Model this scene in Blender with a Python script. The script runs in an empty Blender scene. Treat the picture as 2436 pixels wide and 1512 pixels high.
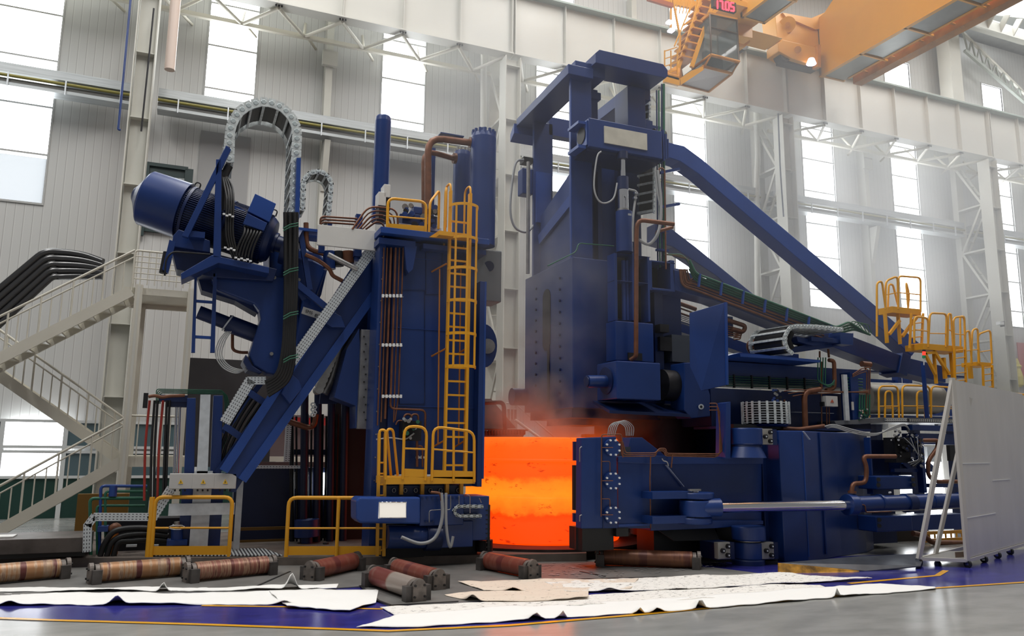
import bpy, bmesh, math, random
from math import sin, cos, pi, radians as rad, atan2, hypot
from mathutils import Vector as V, Matrix

S = bpy.context.scene
COL = S.collection
random.seed(7)

# ------------------------------------------------------------------ camera, sky, light, exposure
FPX, YAW, PITCH, ROLL, EYE = 1874.0, rad(22.68), rad(9.49), rad(0.527), 1.9
FW = V((sin(YAW)*cos(PITCH), cos(YAW)*cos(PITCH), sin(PITCH)))
_R0 = V((cos(YAW), -sin(YAW), 0)); _U0 = _R0.cross(FW)
RT = _R0*cos(ROLL) + _U0*sin(ROLL); UP = _U0*cos(ROLL) - _R0*sin(ROLL)
CAM = V((0, 0, EYE))
cd = bpy.data.cameras.new('camera'); cam = bpy.data.objects.new('camera', cd); COL.objects.link(cam)
cam.matrix_world = Matrix(((RT.x, UP.x, -FW.x, 0), (RT.y, UP.y, -FW.y, 0), (RT.z, UP.z, -FW.z, EYE), (0, 0, 0, 1)))
cd.sensor_width = 36; cd.lens = 36*FPX/2436; cd.clip_end = 400
S.camera = cam
S.view_settings.view_transform = 'Standard'; S.view_settings.look = 'None'
S.view_settings.exposure = 0.0; S.view_settings.gamma = 1.0; S.view_settings.use_curve_mapping = False
S.cycles.use_denoising = True
S.cycles.max_bounces = 7; S.cycles.diffuse_bounces = 3; S.cycles.glossy_bounces = 3
S.cycles.transmission_bounces = 4; S.cycles.volume_bounces = 0; S.cycles.transparent_max_bounces = 8
S.cycles.caustics_reflective = False; S.cycles.caustics_refractive = False
S.cycles.sample_clamp_indirect = 4.0

w = bpy.data.worlds.new('daylight'); S.world = w; w.use_nodes = True
w.node_tree.nodes['Background'].inputs[0].default_value = (0.97, 0.98, 1.0, 1)
w.node_tree.nodes['Background'].inputs[1].default_value = WORLD_STRENGTH = 0.17

def area(name, loc, rot, sx, sy, power, color=(1, 1, 1)):
    l = bpy.data.lights.new(name, 'AREA'); l.shape = 'RECTANGLE'; l.size = sx; l.size_y = sy; l.energy = power; l.color = color
    o = bpy.data.objects.new(name, l); COL.objects.link(o); o.location = loc; o.rotation_euler = rot
    return o
# daylight through the roof lights of the bay, above the machines
for x0 in (-10, 2, 14, 26, 38):
    area('rooflight', (x0, 12, 24.0), (0, 0, 0), 2.4, 20, 2450, (1.0, 0.985, 0.96))

# ------------------------------------------------------------------ pixel -> place
def ray(u, v): return FW + RT*((u-1218)/FPX) + UP*((756-v)/FPX)
def P(u, v, Y): d = ray(u, v); return CAM + d*(Y/d.y)
def PX(u, v, X): d = ray(u, v); return CAM + d*(X/d.x)
FZ = -0.16                                              # hall floor; the machine deck is the z = 0 plane
def G(u, v, z=-0.16): d = ray(u, v); return CAM + d*((z-EYE)/d.z)

# ------------------------------------------------------------------ materials
MATS = {}
def mat(name, col, rough=0.5, metal=0.0, emit=None, es=0.0, noise=0.0, nscale=3.0, bump=0.0, coat=0.0, col2=None, spec=None, stretch=None):
    if name in MATS: return MATS[name]
    m = bpy.data.materials.new(name); m.use_nodes = True; nt = m.node_tree; b = nt.nodes['Principled BSDF']
    b.inputs['Base Color'].default_value = (*col, 1); b.inputs['Roughness'].default_value = rough; b.inputs['Metallic'].default_value = metal
    if spec is not None: b.inputs['Specular IOR Level'].default_value = spec
    if coat: b.inputs['Coat Weight'].default_value = coat
    if emit: b.inputs['Emission Color'].default_value = (*emit, 1); b.inputs['Emission Strength'].default_value = es
    if noise or bump:
        tc = nt.nodes.new('ShaderNodeTexCoord'); mp = nt.nodes.new('ShaderNodeMapping'); nt.links.new(tc.outputs['Object'], mp.inputs[0])
        if stretch: mp.inputs['Scale'].default_value = stretch
        n = nt.nodes.new('ShaderNodeTexNoise'); n.inputs['Scale'].default_value = nscale; n.inputs['Detail'].default_value = 5
        nt.links.new(mp.outputs[0], n.inputs['Vector'])
        if noise:
            r = nt.nodes.new('ShaderNodeValToRGB'); nt.links.new(n.outputs['Fac'], r.inputs[0])
            c2 = col2 or tuple(c*(1-noise) for c in col)
            r.color_ramp.elements[0].position = 0.35; r.color_ramp.elements[0].color = (*c2, 1)
            r.color_ramp.elements[1].position = 0.62; r.color_ramp.elements[1].color = (*col, 1)
            nt.links.new(r.outputs[0], b.inputs['Base Color'])
        if bump:
            bp = nt.nodes.new('ShaderNodeBump'); bp.inputs['Strength'].default_value = bump; bp.inputs['Distance'].default_value = 0.02
            nt.links.new(n.outputs['Fac'], bp.inputs['Height']); nt.links.new(bp.outputs[0], b.inputs['Normal'])
    MATS[name] = m
    return m
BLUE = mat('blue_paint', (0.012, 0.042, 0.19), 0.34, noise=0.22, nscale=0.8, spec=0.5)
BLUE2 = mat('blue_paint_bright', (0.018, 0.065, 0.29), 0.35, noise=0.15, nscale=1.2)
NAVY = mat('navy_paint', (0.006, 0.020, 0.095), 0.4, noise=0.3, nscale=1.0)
DARK = mat('dark_steel', (0.018, 0.018, 0.022), 0.5, metal=0.3, noise=0.4, nscale=4)
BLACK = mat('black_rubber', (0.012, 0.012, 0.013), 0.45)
YEL = mat('yellow_paint', (0.82, 0.385, 0.018), 0.38)
ORANGE = mat('orange_paint', (0.66, 0.295, 0.016), 0.4, noise=0.08, nscale=0.6)
BEIGE = mat('beige_paint', (0.62, 0.59, 0.50), 0.5, noise=0.1, nscale=0.7)
CREAM = mat('cream_paint', (0.60, 0.59, 0.53), 0.5, noise=0.12, nscale=0.6)
GALV = mat('galvanised_steel', (0.70, 0.74, 0.77), 0.38, metal=0.2, noise=0.15, nscale=8)
CHROME = mat('chrome', (0.85, 0.85, 0.87), 0.12, metal=1.0)
STEEL = mat('bare_steel', (0.42, 0.41, 0.40), 0.38, metal=0.8, noise=0.3, nscale=5)
COPPER = mat('copper_pipe', (0.21, 0.082, 0.042), 0.42, metal=0.3, noise=0.25, nscale=6)
GREEN = mat('green_pipe', (0.02, 0.13, 0.075), 0.4)
WHITE = mat('white_panel', (0.72, 0.71, 0.68), 0.45, noise=0.05, nscale=2)
BOXGREY = mat('box_grey', (0.55, 0.54, 0.52), 0.5)
HOSE = mat('grey_hose', (0.36, 0.37, 0.38), 0.45)
PERF = None

# ------------------------------------------------------------------ mesh building
class MB:
    def __init__(s): s.v = []; s.f = []; s.sm = []; s.ops = []
    def add(s, vs, fs, smooth=False):
        n = len(s.v); s.ops.append((list(vs), fs, smooth)); s.v += [V(p) for p in vs]; s.f += [tuple(i+n for i in f) for f in fs]; s.sm += [smooth]*len(fs); return s
    def box(s, a, b):                                   # axis aligned, from corner to corner
        x0, x1 = sorted((a[0], b[0])); y0, y1 = sorted((a[1], b[1])); z0, z1 = sorted((a[2], b[2]))
        return s.add([(x0,y0,z0),(x1,y0,z0),(x1,y1,z0),(x0,y1,z0),(x0,y0,z1),(x1,y0,z1),(x1,y1,z1),(x0,y1,z1)],
                     [(0,3,2,1),(4,5,6,7),(0,1,5,4),(1,2,6,5),(2,3,7,6),(3,0,4,7)])
    def fb(s, u0, v0, u1, v1, Y, dy):                   # front face from its upper left to its lower right corner on plane Y, dy deep
        a = P(u0, v0, Y); b = P(u1, v1, Y); return s.box(a, (b.x, Y+dy, b.z))
    def prism(s, pts, off, hole=None):                  # a flat polygon given depth along off
        n = len(pts); off = V(off); pts = [V(p) for p in pts]
        nr = sum(((pts[i]-pts[0]).cross(pts[(i+1) % n]-pts[0]) for i in range(1, n-1)), V((0,0,0)))
        if nr.dot(off) > 0: pts = pts[::-1]
        return s.add(pts+[p+off for p in pts], [tuple(range(n)), tuple(range(2*n-1, n-1, -1))]+[(i, i+n, (i+1) % n+n, (i+1) % n) for i in range(n)])
    def fp(s, px, Y, dy): return s.prism([P(u, v, Y) for u, v in px], (0, dy, 0))
    def bar(s, a, b, w, h, up=(0,0,1)):                 # rectangular bar between two points
        a = V(a); b = V(b); d = (b-a).normalized(); up = V(up)
        if abs(d.dot(up)) > 0.98: up = V((0,1,0)) if abs(d.y) < .9 else V((1,0,0))
        x = d.cross(up).normalized()*w/2; y = x.cross(d).normalized()*h/2
        vs = [a-x-y, a+x-y, a+x+y, a-x+y, b-x-y, b+x-y, b+x+y, b-x+y]
        return s.add(vs, [(0,1,2,3),(7,6,5,4),(0,4,5,1),(1,5,6,2),(2,6,7,3),(3,7,4,0)])
    def cyl(s, a, b, r, r2=None, n=20, caps=True):
        a = V(a); b = V(b); d = (b-a).normalized(); t = V((0,0,1)) if abs(d.z) < .9 else V((1,0,0))
        x = d.cross(t).normalized(); y = x.cross(d); r2 = r if r2 is None else r2
        vs = [a+(x*cos(2*pi*i/n)+y*sin(2*pi*i/n))*r for i in range(n)]+[b+(x*cos(2*pi*i/n)+y*sin(2*pi*i/n))*r2 for i in range(n)]
        s.add(vs, [(i, i+n, (i+1) % n+n, (i+1) % n) for i in range(n)], True)
        if caps: s.add(vs, [tuple(range(n)), tuple(range(2*n-1, n-1, -1))])
        return s
    def lathe(s, a, d, prof, n=32):                     # prof: (distance along d, radius)
        a = V(a); d = V(d).normalized(); t = V((0,0,1)) if abs(d.z) < .9 else V((1,0,0))
        x = d.cross(t).normalized(); y = x.cross(d); m = len(prof)
        vs = [a+d*h+(x*cos(2*pi*i/n)+y*sin(2*pi*i/n))*r for h, r in prof for i in range(n)]
        for k in range(m-1):
            seg = vs[k*n:(k+2)*n]
            s.add(seg, [(i, i+n, (i+1) % n+n, (i+1) % n) for i in range(n)], True)
        s.add(vs[:n], [tuple(range(n))]); s.add(vs[-n:], [tuple(range(n-1, -1, -1))])
        return s
    def tube(s, pts, r, n=8, bend=None, closed=False):  # round tube through points, corners rounded by bend
        pts = [V(p) for p in pts]
        if bend and len(pts) > 2:
            q = [pts[0]]
            for i in range(1, len(pts)-1):
                p0, p1, p2 = pts[i-1], pts[i], pts[i+1]
                l = min(bend, (p1-p0).length*.49, (p2-p1).length*.49)
                a = p1+(p0-p1).normalized()*l; b = p1+(p2-p1).normalized()*l
                q += [a*(1-t)**2+p1*2*t*(1-t)+b*t*t for t in (0, .25, .5, .75, 1)]
            pts = q+[pts[-1]]
        m = len(pts); vs = []; x = None
        for i in range(m):
            d = (pts[min(i+1, m-1)]-pts[max(i-1, 0)])
            if closed: d = pts[(i+1) % m]-pts[i-1]
            d.normalize()
            if x is None:
                t = V((0,0,1)) if abs(d.z) < .9 else V((1,0,0)); x = d.cross(t).normalized()
            else:
                x = (x-d*x.dot(d)); x.normalize()
            y = x.cross(d)
            vs += [pts[i]+(x*cos(2*pi*k/n)+y*sin(2*pi*k/n))*r for k in range(n)]
        fs = [(i*n+k, (i+1)*n+k, (i+1)*n+(k+1) % n, i*n+(k+1) % n) for i in range(m-1) for k in range(n)]
        if closed: fs += [((m-1)*n+k, k, (k+1) % n, (m-1)*n+(k+1) % n) for k in range(n)]
        else: s.add(vs, [tuple(range(n)), tuple(range(m*n-1, (m-1)*n-1, -1))])
        return s.add(vs, fs, True)
    def ft(s, px, Y, r, n=8, bend=None): return s.tube([P(u, v, Y) if not isinstance(Y, (list, tuple)) else P(u, v, Y[i]) for i, (u, v) in enumerate(px)], r, n, bend)
    def mesh(s, name, org):
        me = bpy.data.meshes.new(name); me.from_pydata([v-org for v in s.v], [], s.f)
        me.polygons.foreach_set('use_smooth', s.sm); me.update()
        return me

def spline(pts, k=8):                                   # smooth curve through points
    pts = [V(p) for p in pts]; out = []
    for i in range(len(pts)-1):
        p0 = pts[max(i-1, 0)]; p1 = pts[i]; p2 = pts[i+1]; p3 = pts[min(i+2, len(pts)-1)]
        for j in range(k):
            t = j/k; out.append(0.5*((2*p1)+(p2-p0)*t+(2*p0-5*p1+4*p2-p3)*t*t+(3*p1-p0-3*p2+p3)*t**3))
    return out+[pts[-1]]

def link(o, parent=None):
    COL.objects.link(o)
    if parent: o.parent = parent
    return o
class T:                                                # a thing: an Empty at its base that parents its parts
    def __init__(s, name, label, cat, group=None, loc=None):
        s.o = link(bpy.data.objects.new(name, None)); s.org = V(loc) if loc is not None else V((0,0,0))
        s.o.location = s.org; s.o['label'] = label; s.o['category'] = cat; s.o.empty_display_size = .2
        if group: s.o['group'] = group
    def part(s, name, m, mb, sub=None, label=None, stuff=False, bevel=0):
        o = bpy.data.objects.new(name, mb.mesh(name, s.org)); o.data.materials.append(m)
        link(o, sub or s.o)
        if label: o['label'] = label
        if stuff: o['kind'] = 'stuff'
        if bevel: bev(o, bevel)
        return o
    def boxes(s, name, m, mb, sub=None, bevel=0):       # every block of the builder becomes a part of its own
        for vs, fs, sm in mb.ops: s.part(name, m, MB().add(vs, fs, sm), sub, bevel=bevel)
def bev(o, w=0.01, seg=2):
    b = o.modifiers.new('bevel', 'BEVEL'); b.width = w; b.segments = seg; b.limit_method = 'ANGLE'; b.angle_limit = rad(40)
    return o
def solo(name, label, cat, m, mb, group=None, bevel=0, kind=None):
    c = sum(mb.v, V((0,0,0)))/len(mb.v); c.z = min(v.z for v in mb.v)
    o = bpy.data.objects.new(name, mb.mesh(name, c)); o.location = c; o.data.materials.append(m); link(o)
    o['label'] = label; o['category'] = cat
    if group: o['group'] = group
    if kind: o['kind'] = kind
    if bevel: bev(o, bevel)
    return o
def struct(name, m, mb, parent=None):
    o = bpy.data.objects.new(name, mb.mesh(name, V((0,0,0)))); o.data.materials.append(m); link(o, parent)
    if not parent: o['kind'] = 'structure'
    return o
def text(name, body, size, m, loc, right, up, parent=None, org=V((0,0,0)), ext=0.002, align='CENTER'):
    c = bpy.data.curves.new(name, 'FONT'); c.body = body; c.size = size; c.extrude = ext; c.align_x = align; c.align_y = 'CENTER'
    tmp = bpy.data.objects.new(name, c); me = bpy.data.meshes.new_from_object(tmp); bpy.data.objects.remove(tmp)
    me.materials.clear(); me.materials.append(m)
    o = bpy.data.objects.new(name, me); link(o, parent)
    r = V(right).normalized(); u = (V(up)-r*V(up).dot(r)).normalized(); n = r.cross(u); p = V(loc)-org
    o.matrix_local = Matrix(((r.x, u.x, n.x, p.x), (r.y, u.y, n.y, p.y), (r.z, u.z, n.z, p.z), (0, 0, 0, 1)))
    return o

# ================================================================== THE HALL
WALLY = 27.0
# --- floor: polished concrete, blue painted band, yellow lines (paint on the floor)
def floor_mat():
    m = mat('polished_concrete', (0.37, 0.37, 0.35), 0.2, noise=0.22, nscale=1.2, bump=0.03, spec=0.6, stretch=(1, 2.2, 1))
    return m
CONC = floor_mat()
FBLUE = mat('floor_paint_blue', (0.035, 0.035, 0.26), 0.2, noise=0.35, nscale=3.0, bump=0.02, stretch=(1, 2, 1))
FYEL = mat('floor_paint_yellow', (0.85, 0.42, 0.02), 0.25, noise=0.1, nscale=6)
struct('floor', CONC, MB().add([(-30,-6,FZ),(60,-6,FZ),(60,27.2,FZ),(-30,27.2,FZ)], [(0,1,2,3)]))
def strip(px, px2, z): return MB().prism([G(*p) for p in px]+[G(*p) for p in px2], (0,0,-z))
yl = [G(-900,1438), G(140,1476), G(460,1485), G(925,1501), G(1210,1488), G(1500,1464), G(2100,1407), G(2436,1385), G(2900,1358)]
for p in yl: p.z = FZ
bk = [p.copy() for p in yl]
mb = MB()
band = yl + [V((24, 11.5, 0)), V((12.5, 12.6, 0)), V((8, 12.7, 0)), V((1, 15.6, 0)), V((-12, 19, 0))]
mb.add([V((p.x, p.y, FZ+.004)) for p in band], [tuple(range(len(band)))])
struct('trim_1', FBLUE, mb)
def line(ps, w, z=.008):
    mb = MB(); L = []; Rr = []
    for i, p in enumerate(ps):
        d = (ps[min(i+1, len(ps)-1)]-ps[max(i-1, 0)]).normalized(); n = V((-d.y, d.x, 0))
        L.append(p+n*w/2+V((0,0,z))); Rr.append(p-n*w/2+V((0,0,z)))
    for i in range(len(ps)-1): mb.add([Rr[i], Rr[i+1], L[i+1], L[i]], [(0,1,2,3)])
    return mb
struct('trim_2', FYEL, line(yl, 0.09))
struct('trim_3', FYEL, line([G(480,1441), G(700,1444), G(905,1449), G(960,1440)], 0.07))
struct('trim_4', FYEL, line([G(2020,1388), G(2230,1369), G(2250,1357)], 0.10))

# --- back wall: ribbed panels with tall window strips
def wall_mat():
    m = mat('ribbed_wall_panel', (0.56, 0.56, 0.545), 0.55); nt = m.node_tree; b = nt.nodes['Principled BSDF']
    tc = nt.nodes.new('ShaderNodeTexCoord'); sx = nt.nodes.new('ShaderNodeSeparateXYZ'); nt.links.new(tc.outputs['Object'], sx.inputs[0])
    d = nt.nodes.new('ShaderNodeMath'); d.operation = 'DIVIDE'; d.inputs[1].default_value = 0.24; nt.links.new(sx.outputs['X'], d.inputs[0])
    fr = nt.nodes.new('ShaderNodeMath'); fr.operation = 'FRACT'; nt.links.new(d.outputs[0], fr.inputs[0])
    r = nt.nodes.new('ShaderNodeValToRGB'); nt.links.new(fr.outputs[0], r.inputs[0])
    e = r.color_ramp.elements; e[0].position = 0.0; e[0].color = (0.30, 0.29, 0.28, 1); e[1].position = 0.09; e[1].color = (0.56, 0.56, 0.545, 1)
    e2 = r.color_ramp.elements.new(0.14); e2.color = (0.63, 0.63, 0.61, 1); e3 = r.color_ramp.elements.new(0.2); e3.color = (0.56, 0.56, 0.545, 1)
    nt.links.new(r.outputs[0], b.inputs['Base Color'])
    return m
WALL = wall_mat()
GREYPANEL = mat('grey_shutter_panel', (0.33, 0.33, 0.33), 0.5)
WINX = [(-6.35, -4.35), (0.0, 1.57), (6.0, 7.62), (12.25, 13.95), (18.68, 20.40), (25.84, 27.74), (31.45, 33.22), (38.55, 40.14), (44.6, 46.3)]
GLASS = mat('daylit_glazing', (0.9, 0.95, 1.0), 0.3, emit=(0.95, 0.98, 1.0), es=8.0)
GLASS2 = mat('daylit_ribbed_glazing', (0.8, 0.85, 0.9), 0.3, emit=(0.80, 0.88, 0.95), es=0.42)
FRAMEG = mat('window_frame_grey', (0.45, 0.45, 0.44), 0.5)
openings = [(a, b, (8.9 if i == 0 else 7.0 if i < 8 and i > 3 else 12.95), 21.6) for i, (a, b) in enumerate(WINX)]
for i, (a, b) in enumerate(WINX):
    z0 = {0: 9.2, 1: 13.1, 2: 13.1, 3: 12.0, 4: 8.5, 5: 8.4, 6: 8.4, 7: 8.4, 8: 8.4}[i]
    openings[i] = (a, b, z0, 21.6)
openings.sort()
mb = MB(); xs = -30.0
for a, b, z0, z1 in openings:
    mb.box((xs, WALLY, FZ), (a, WALLY+.25, 24)); mb.box((a, WALLY, FZ), (b, WALLY+.25, z0)); mb.box((a, WALLY, z1), (b, WALLY+.25, 24)); xs = b
mb.box((xs, WALLY, FZ), (60, WALLY+.25, 24))
struct('wall_back', WALL, mb)
for i, (a, b, z0, z1) in enumerate(openings):
    fr = MB()
    zs = [z0]
    z = 21.6
    k = []
    while z > z0+.5: k.append(z); z -= 1.55
    fr.box((a-.05, WALLY-.04, z0-.06), (b+.05, WALLY+.1, z0)).box((a-.05, WALLY-.04, z1), (b+.05, WALLY+.1, z1+.06))
    fr.box((a-.05, WALLY-.04, z0), (a, WALLY+.1, z1)).box((b, WALLY-.04, z0), (b+.05, WALLY+.1, z1))
    for z in k[1:]: fr.box((a, WALLY-.02, z-.03), (b, WALLY+.1, z+.03))
    f = struct('window_%d' % (i+1), FRAMEG, fr)
    if i == 0:
        f2 = struct('lower_pane', GLASS2, MB().box((a, WALLY+.06, z0), (b, WALLY+.12, z0+1.45)), f)
        struct('pane', GLASS, MB().box((a, WALLY+.06, z0+1.45), (b, WALLY+.12, z1)), f)
    else: struct('pane', GLASS, MB().box((a, WALLY+.06, z0), (b, WALLY+.12, z1)), f)
# closed grey shutters below the cable trays
for (a, b, z0, z1) in ((-0.02, 1.56, 7.4, 12.3), (5.98, 7.62, 7.0, 12.3), (12.2, 13.9, 4, 11.9)):
    solo('wall_shutter', 'grey shutter panel closing the lower window strip %s' % {True: 'behind the tall energy chain arch', False: 'x'}[True] if a < 1 else
         ('grey shutter panel closing the lower window strip beside the slim blue cylinder' if a < 7 else 'grey shutter panel closing the window strip behind the press posts'),
         'shutter', GREYPANEL, MB().box((a, WALLY-.05, z0), (b, WALLY, z1)).box((a, WALLY-.08, z0+2.5), (b, WALLY-.05, z0+2.56)), None)
# --- roof: only what the camera could see of it, with its purlins
ROOFM = mat('roof_sheet', (0.45, 0.47, 0.48), 0.5, noise=.1)
mb = MB().box((-30, -6, 24.2), (60, 27.3, 24.4)); struct('ceiling', ROOFM, mb)
for i in range(9):
    x = 20+i*3.0
# --- ground floor office band in the back wall, far left
OFFG = mat('office_glass', (0.08, 0.13, 0.15), 0.12, spec=0.8)
OFFGREEN = mat('dark_green_panel', (0.006, 0.04, 0.03), 0.45)
off = T('office_partition', 'glazed office partition under the stairs with white frames and dark green lower panels', 'partition', loc=(-3.4, 26.6, 0))
fm = MB(); xa, xb = -9.0, 3.0; Yo = 26.55
for z in (1.0, 1.72, 1.86, 2.6): fm.box((xa, Yo-.05, z-.04), (xb, Yo+.1, z+.04))
xk = [-9, -7.3, -5.9, -4.62, -3.03, -1.9, -0.6, .6, 1.8, 3.0]
for x in xk: fm.box((x-.06, Yo-.06, FZ), (x+.06, Yo+.1, 2.64))
off.part('frame', mat('office_frame', (0.62, 0.64, 0.64), 0.5), fm)
off.part('lower_panel', OFFGREEN, MB().box((xa, Yo, FZ), (xb, Yo+.06, 1.0)))
for i in range(len(xk)-1):
    lit = i in (3,)
    for z0, z1 in ((1.04, 1.68), (1.9, 2.56)):
        g = GLASS if (i == 3 or (i == 4 and z0 < 1.5 and False)) else OFFG
        off.part('pane', g, MB().box((xk[i]+.06, Yo+.01, z0), (xk[i+1]-.06, Yo+.03, z1)))

# --- crane runway: four girders between the columns, 12.5 m bays
RGY = 24.5
bays = [-14.55, -2.1, 10.25, 22.87, 35.44, 48.0]
names = ['leftmost above the tall energy chain', 'above the slim blue cylinder', 'behind the top frame of the press', 'with the orange crane girder crossing above it', 'at the right edge above the far column']
CREAM2 = mat('cream_girder_paint', (0.64, 0.63, 0.58), 0.45, noise=0.08, nscale=0.4)
nd = {0: 'far left, left of the tall column', 1: 'above the two energy chain arches', 2: 'directly behind the top frame of the press', 3: 'crossed by the orange crane girder', 4: 'at the right edge beyond the last column'}
for i in range(5):
    a, b = bays[i], bays[i+1]
    g = T('crane_runway_girder', 'long cream steel runway girder '+nd[i], 'girder', 'runway girders along the hall', (a, RGY, 16.03))
    g.part('web', CREAM2, MB().box((a+.02, RGY+.22, 16.08), (b-.02, RGY+.26, 18.45)))
    g.part('bottom_flange', CREAM2, MB().box((a+.02, RGY, 16.03), (b-.02, RGY+.5, 16.08)))
    g.part('top_flange', mat('green_grey_flange', (0.30, 0.36, 0.33), .5), MB().box((a+.02, RGY-.1, 18.45), (b-.02, RGY+.6, 18.52)))
    for k in range(7):
        x = a+(b-a)*k/6; x = min(max(x, a+.06), b-.06)
        g.part('stiffener', CREAM2, MB().box((x-.012, RGY+.04, 16.08), (x+.012, RGY+.22, 18.45)))
    # lacing between the girder and the wall, level with the bottom flange
    t = T('lacing_truss', 'pale lacing truss of tubes by the girder '+nd[i], 'truss', 'lacing trusses behind the runway girders', (a, RGY+1, 16))
    yb = 26.2; n = 6; dx = (b-a)/n; zt = 15.95
    t.part('chord', BEIGE, MB().bar((a+.3, yb, zt), (b-.3, yb, zt), .14, .14))
    for k in range(n):
        x0 = a+dx*k; xm = x0+dx/2; x1 = x0+dx
        if k > 0: t.part('diagonal', BEIGE, MB().cyl((x0, RGY+.2, zt), (xm, yb, zt), .06, n=8))
        else: t.part('diagonal', BEIGE, MB().cyl((x0+.3, RGY+.2, zt), (xm, yb, zt), .06, n=8))
        t.part('diagonal', BEIGE, MB().cyl((xm, yb, zt), (x1-(.3 if k == n-1 else 0), RGY+.2, zt), .06, n=8))
        t.part('strut', BEIGE, MB().cyl((xm, yb, zt), (xm+.1, 26.95, zt+.9), .05, n=8))
        t.part('strut', BEIGE, MB().cyl((xm+.1, yb, zt+.02), (x0+dx*.75, 26.95, zt+.02), .05, n=8))
        for s in (-.09, 0, .09): 
            if 0 < k: t.part('bolt', DARK, MB().cyl((x0+s, RGY+.12, 16.02), (x0+s, RGY+.12, 15.97), .03, n=6))
    # walkway rail on top of the girder
    r = T('walkway_railing', 'grey tube railing on the girder '+nd[i], 'railing', 'walkway railings on the runway girders', (a, 25.9, 18.5))
    for k in range(9): r.part('post', CREAM, MB().cyl((a+.1+(b-a-.2)*k/8, 25.9, 18.5), (a+.1+(b-a-.2)*k/8, 25.9, 19.55), .022, n=6))
    for z in (19.0, 19.53): r.part('rail', CREAM, MB().cyl((a+.1, 25.9, z), (b-.1, 25.9, z), .022, n=6))
    solo('walkway_deck', 'grey walkway plate by the girder '+nd[i], 'walkway', CREAM, MB().box((a+.02, RGY+.62, 18.4), (b-.02, 26.0, 18.46)), 'walkway decks beside the runway girders')

# --- columns. Front chord = H section, back chord tube near the wall, lacing between
def column(x, desc, laced=True, zt=15.9):
    c = T('building_column', desc, 'column', 'hall columns under the runway girders', (x, RGY, 0))
    w, h = .28, .30                                     # half width in X, half depth in Y
    yc = RGY+.25
    c.part('web', CREAM, MB().box((x-w+.03, yc-.02, FZ), (x+w-.03, yc+.02, zt)))
    for s in (-1, 1): c.part('flange', CREAM, MB().box((x+s*w-.03, yc-h, FZ), (x+s*w, yc+h, zt)))
    z = 1.2
    while z < zt: c.part('stiffener', CREAM, MB().box((x-w+.03, yc-h+.03, z-.012), (x+w-.03, yc-.02, z+.012))); z += 2.05
    if laced:
        yb = 26.3
        c.part('back_chord', CREAM, MB().box((x-.22, yb, FZ), (x+.22, yb+.3, 24)))
        k = 0; z = 0.6
        while z < zt-1.5:
            za, zb = (z, z+2.2) if k % 2 == 0 else (z+2.2, z)
            for s in (-1, 1): c.part('lacing', CREAM, MB().bar((x+s*.2, yc+h, za), (x+s*.2, yb, zb), .06, .1))
            c.part('batten', CREAM, MB().box((x-.22, yc+h, z-.04), (x+.22, yb, z+.04)))
            for q in (.55, 1.1, 1.65): c.part('rung', CREAM, MB().box((x-.2, yc+h+(yb-yc-h)*((q/2.2) if k % 2 == 0 else 1-q/2.2)-.02, z+q-.02), (x+.2, yc+h+(yb-yc-h)*((q/2.2) if k % 2 == 0 else 1-q/2.2)+.02, z+q+.02)))
            z += 2.2; k += 1
column(-1.72, 'tall cream H section column behind the steel staircase', False, 24)
column(10.2, 'cream column standing between the ladder tower and the press')
column(22.75, 'laced cream column behind the long diagonal blue strut')
column(35.25, 'laced cream column at the right behind the yellow platforms', zt=15.9)
# columns above the runway, back line
for x, d in ((10.2, 'behind the orange cab stair'), (22.75, 'behind the crane end carriage'), (35.25, 'right of the orange girder')):
    solo('upper_column', 'pale upper column above the runway girder '+d, 'column', CREAM, MB().box((x-.4, 25.9, 18.46), (x+.4, 26.6, 24.1)), 'upper columns above the runway')
# slim wall posts
for x, z0, d in ((4.0, 0, 'between the energy chain arches and slim blue cylinder'), (16.6, 0, 'behind the press posts'), (29.3, 0, 'between the two bright windows at right')):
    p = T('wall_post', 'slim cream wall post '+d, 'post', 'slim wall posts', (x, 26.7, 0))
    p.part('shaft', CREAM, MB().box((x-.12, 26.55, FZ), (x+.12, 26.99, 21)))
    p.part('bracket', CREAM, MB().box((x-.26, 26.4, 15.2), (x+.26, 26.6, 15.75)))
    p.part('tray_bracket', CREAM, MB().prism([(x-.1, 26.5, 12.3), (x-.1, 26.05, 12.3), (x-.1, 26.5, 10.6)], (.2, 0, 0)))
# --- cable trays along the wall, z 12.3-13.1
TRAY = mat('tray_grey', (0.50, 0.53, 0.54), 0.4, metal=.3, noise=.2, nscale=3, stretch=(.3, 3, 8))
OLIVE = mat('yellow_green_pipe', (0.27, 0.24, 0.06), 0.45)
tb = [(-12, -2.1, 'left of the tall column'), (-1.35, 9.85, 'between the first two columns'), (10.6, 22.4, 'behind the press'), (23.1, 34.9, 'between the two right columns'), (35.6, 48, 'at the far right')]
for a, b, d in tb:
    c = T('cable_tray', 'long grey cable tray run along the back wall '+d, 'cable tray', 'cable trays on the back wall', (a, 26.1, 12.4))
    c.part('upper_tray', TRAY, MB().box((a, 25.95, 12.82), (b, 26.5, 13.1)))
    c.part('yellow_pipe', OLIVE, MB().cyl((a, 25.98, 12.72), (b, 25.98, 12.72), .05, n=8))
    c.part('middle_tray', mat('tray_dark', (0.16, 0.16, 0.15), .5), MB().box((a, 26.05, 12.55), (b, 26.5, 12.66)))
    c.part('lower_tray', TRAY, MB().box((a, 25.95, 12.40), (b, 26.45, 12.5)))
    x = a+.6
    while x < b: c.part('clip', GALV, MB().box((x-.02, 25.9, 12.36), (x+.02, 25.95, 12.8))); x += 1.5
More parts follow.
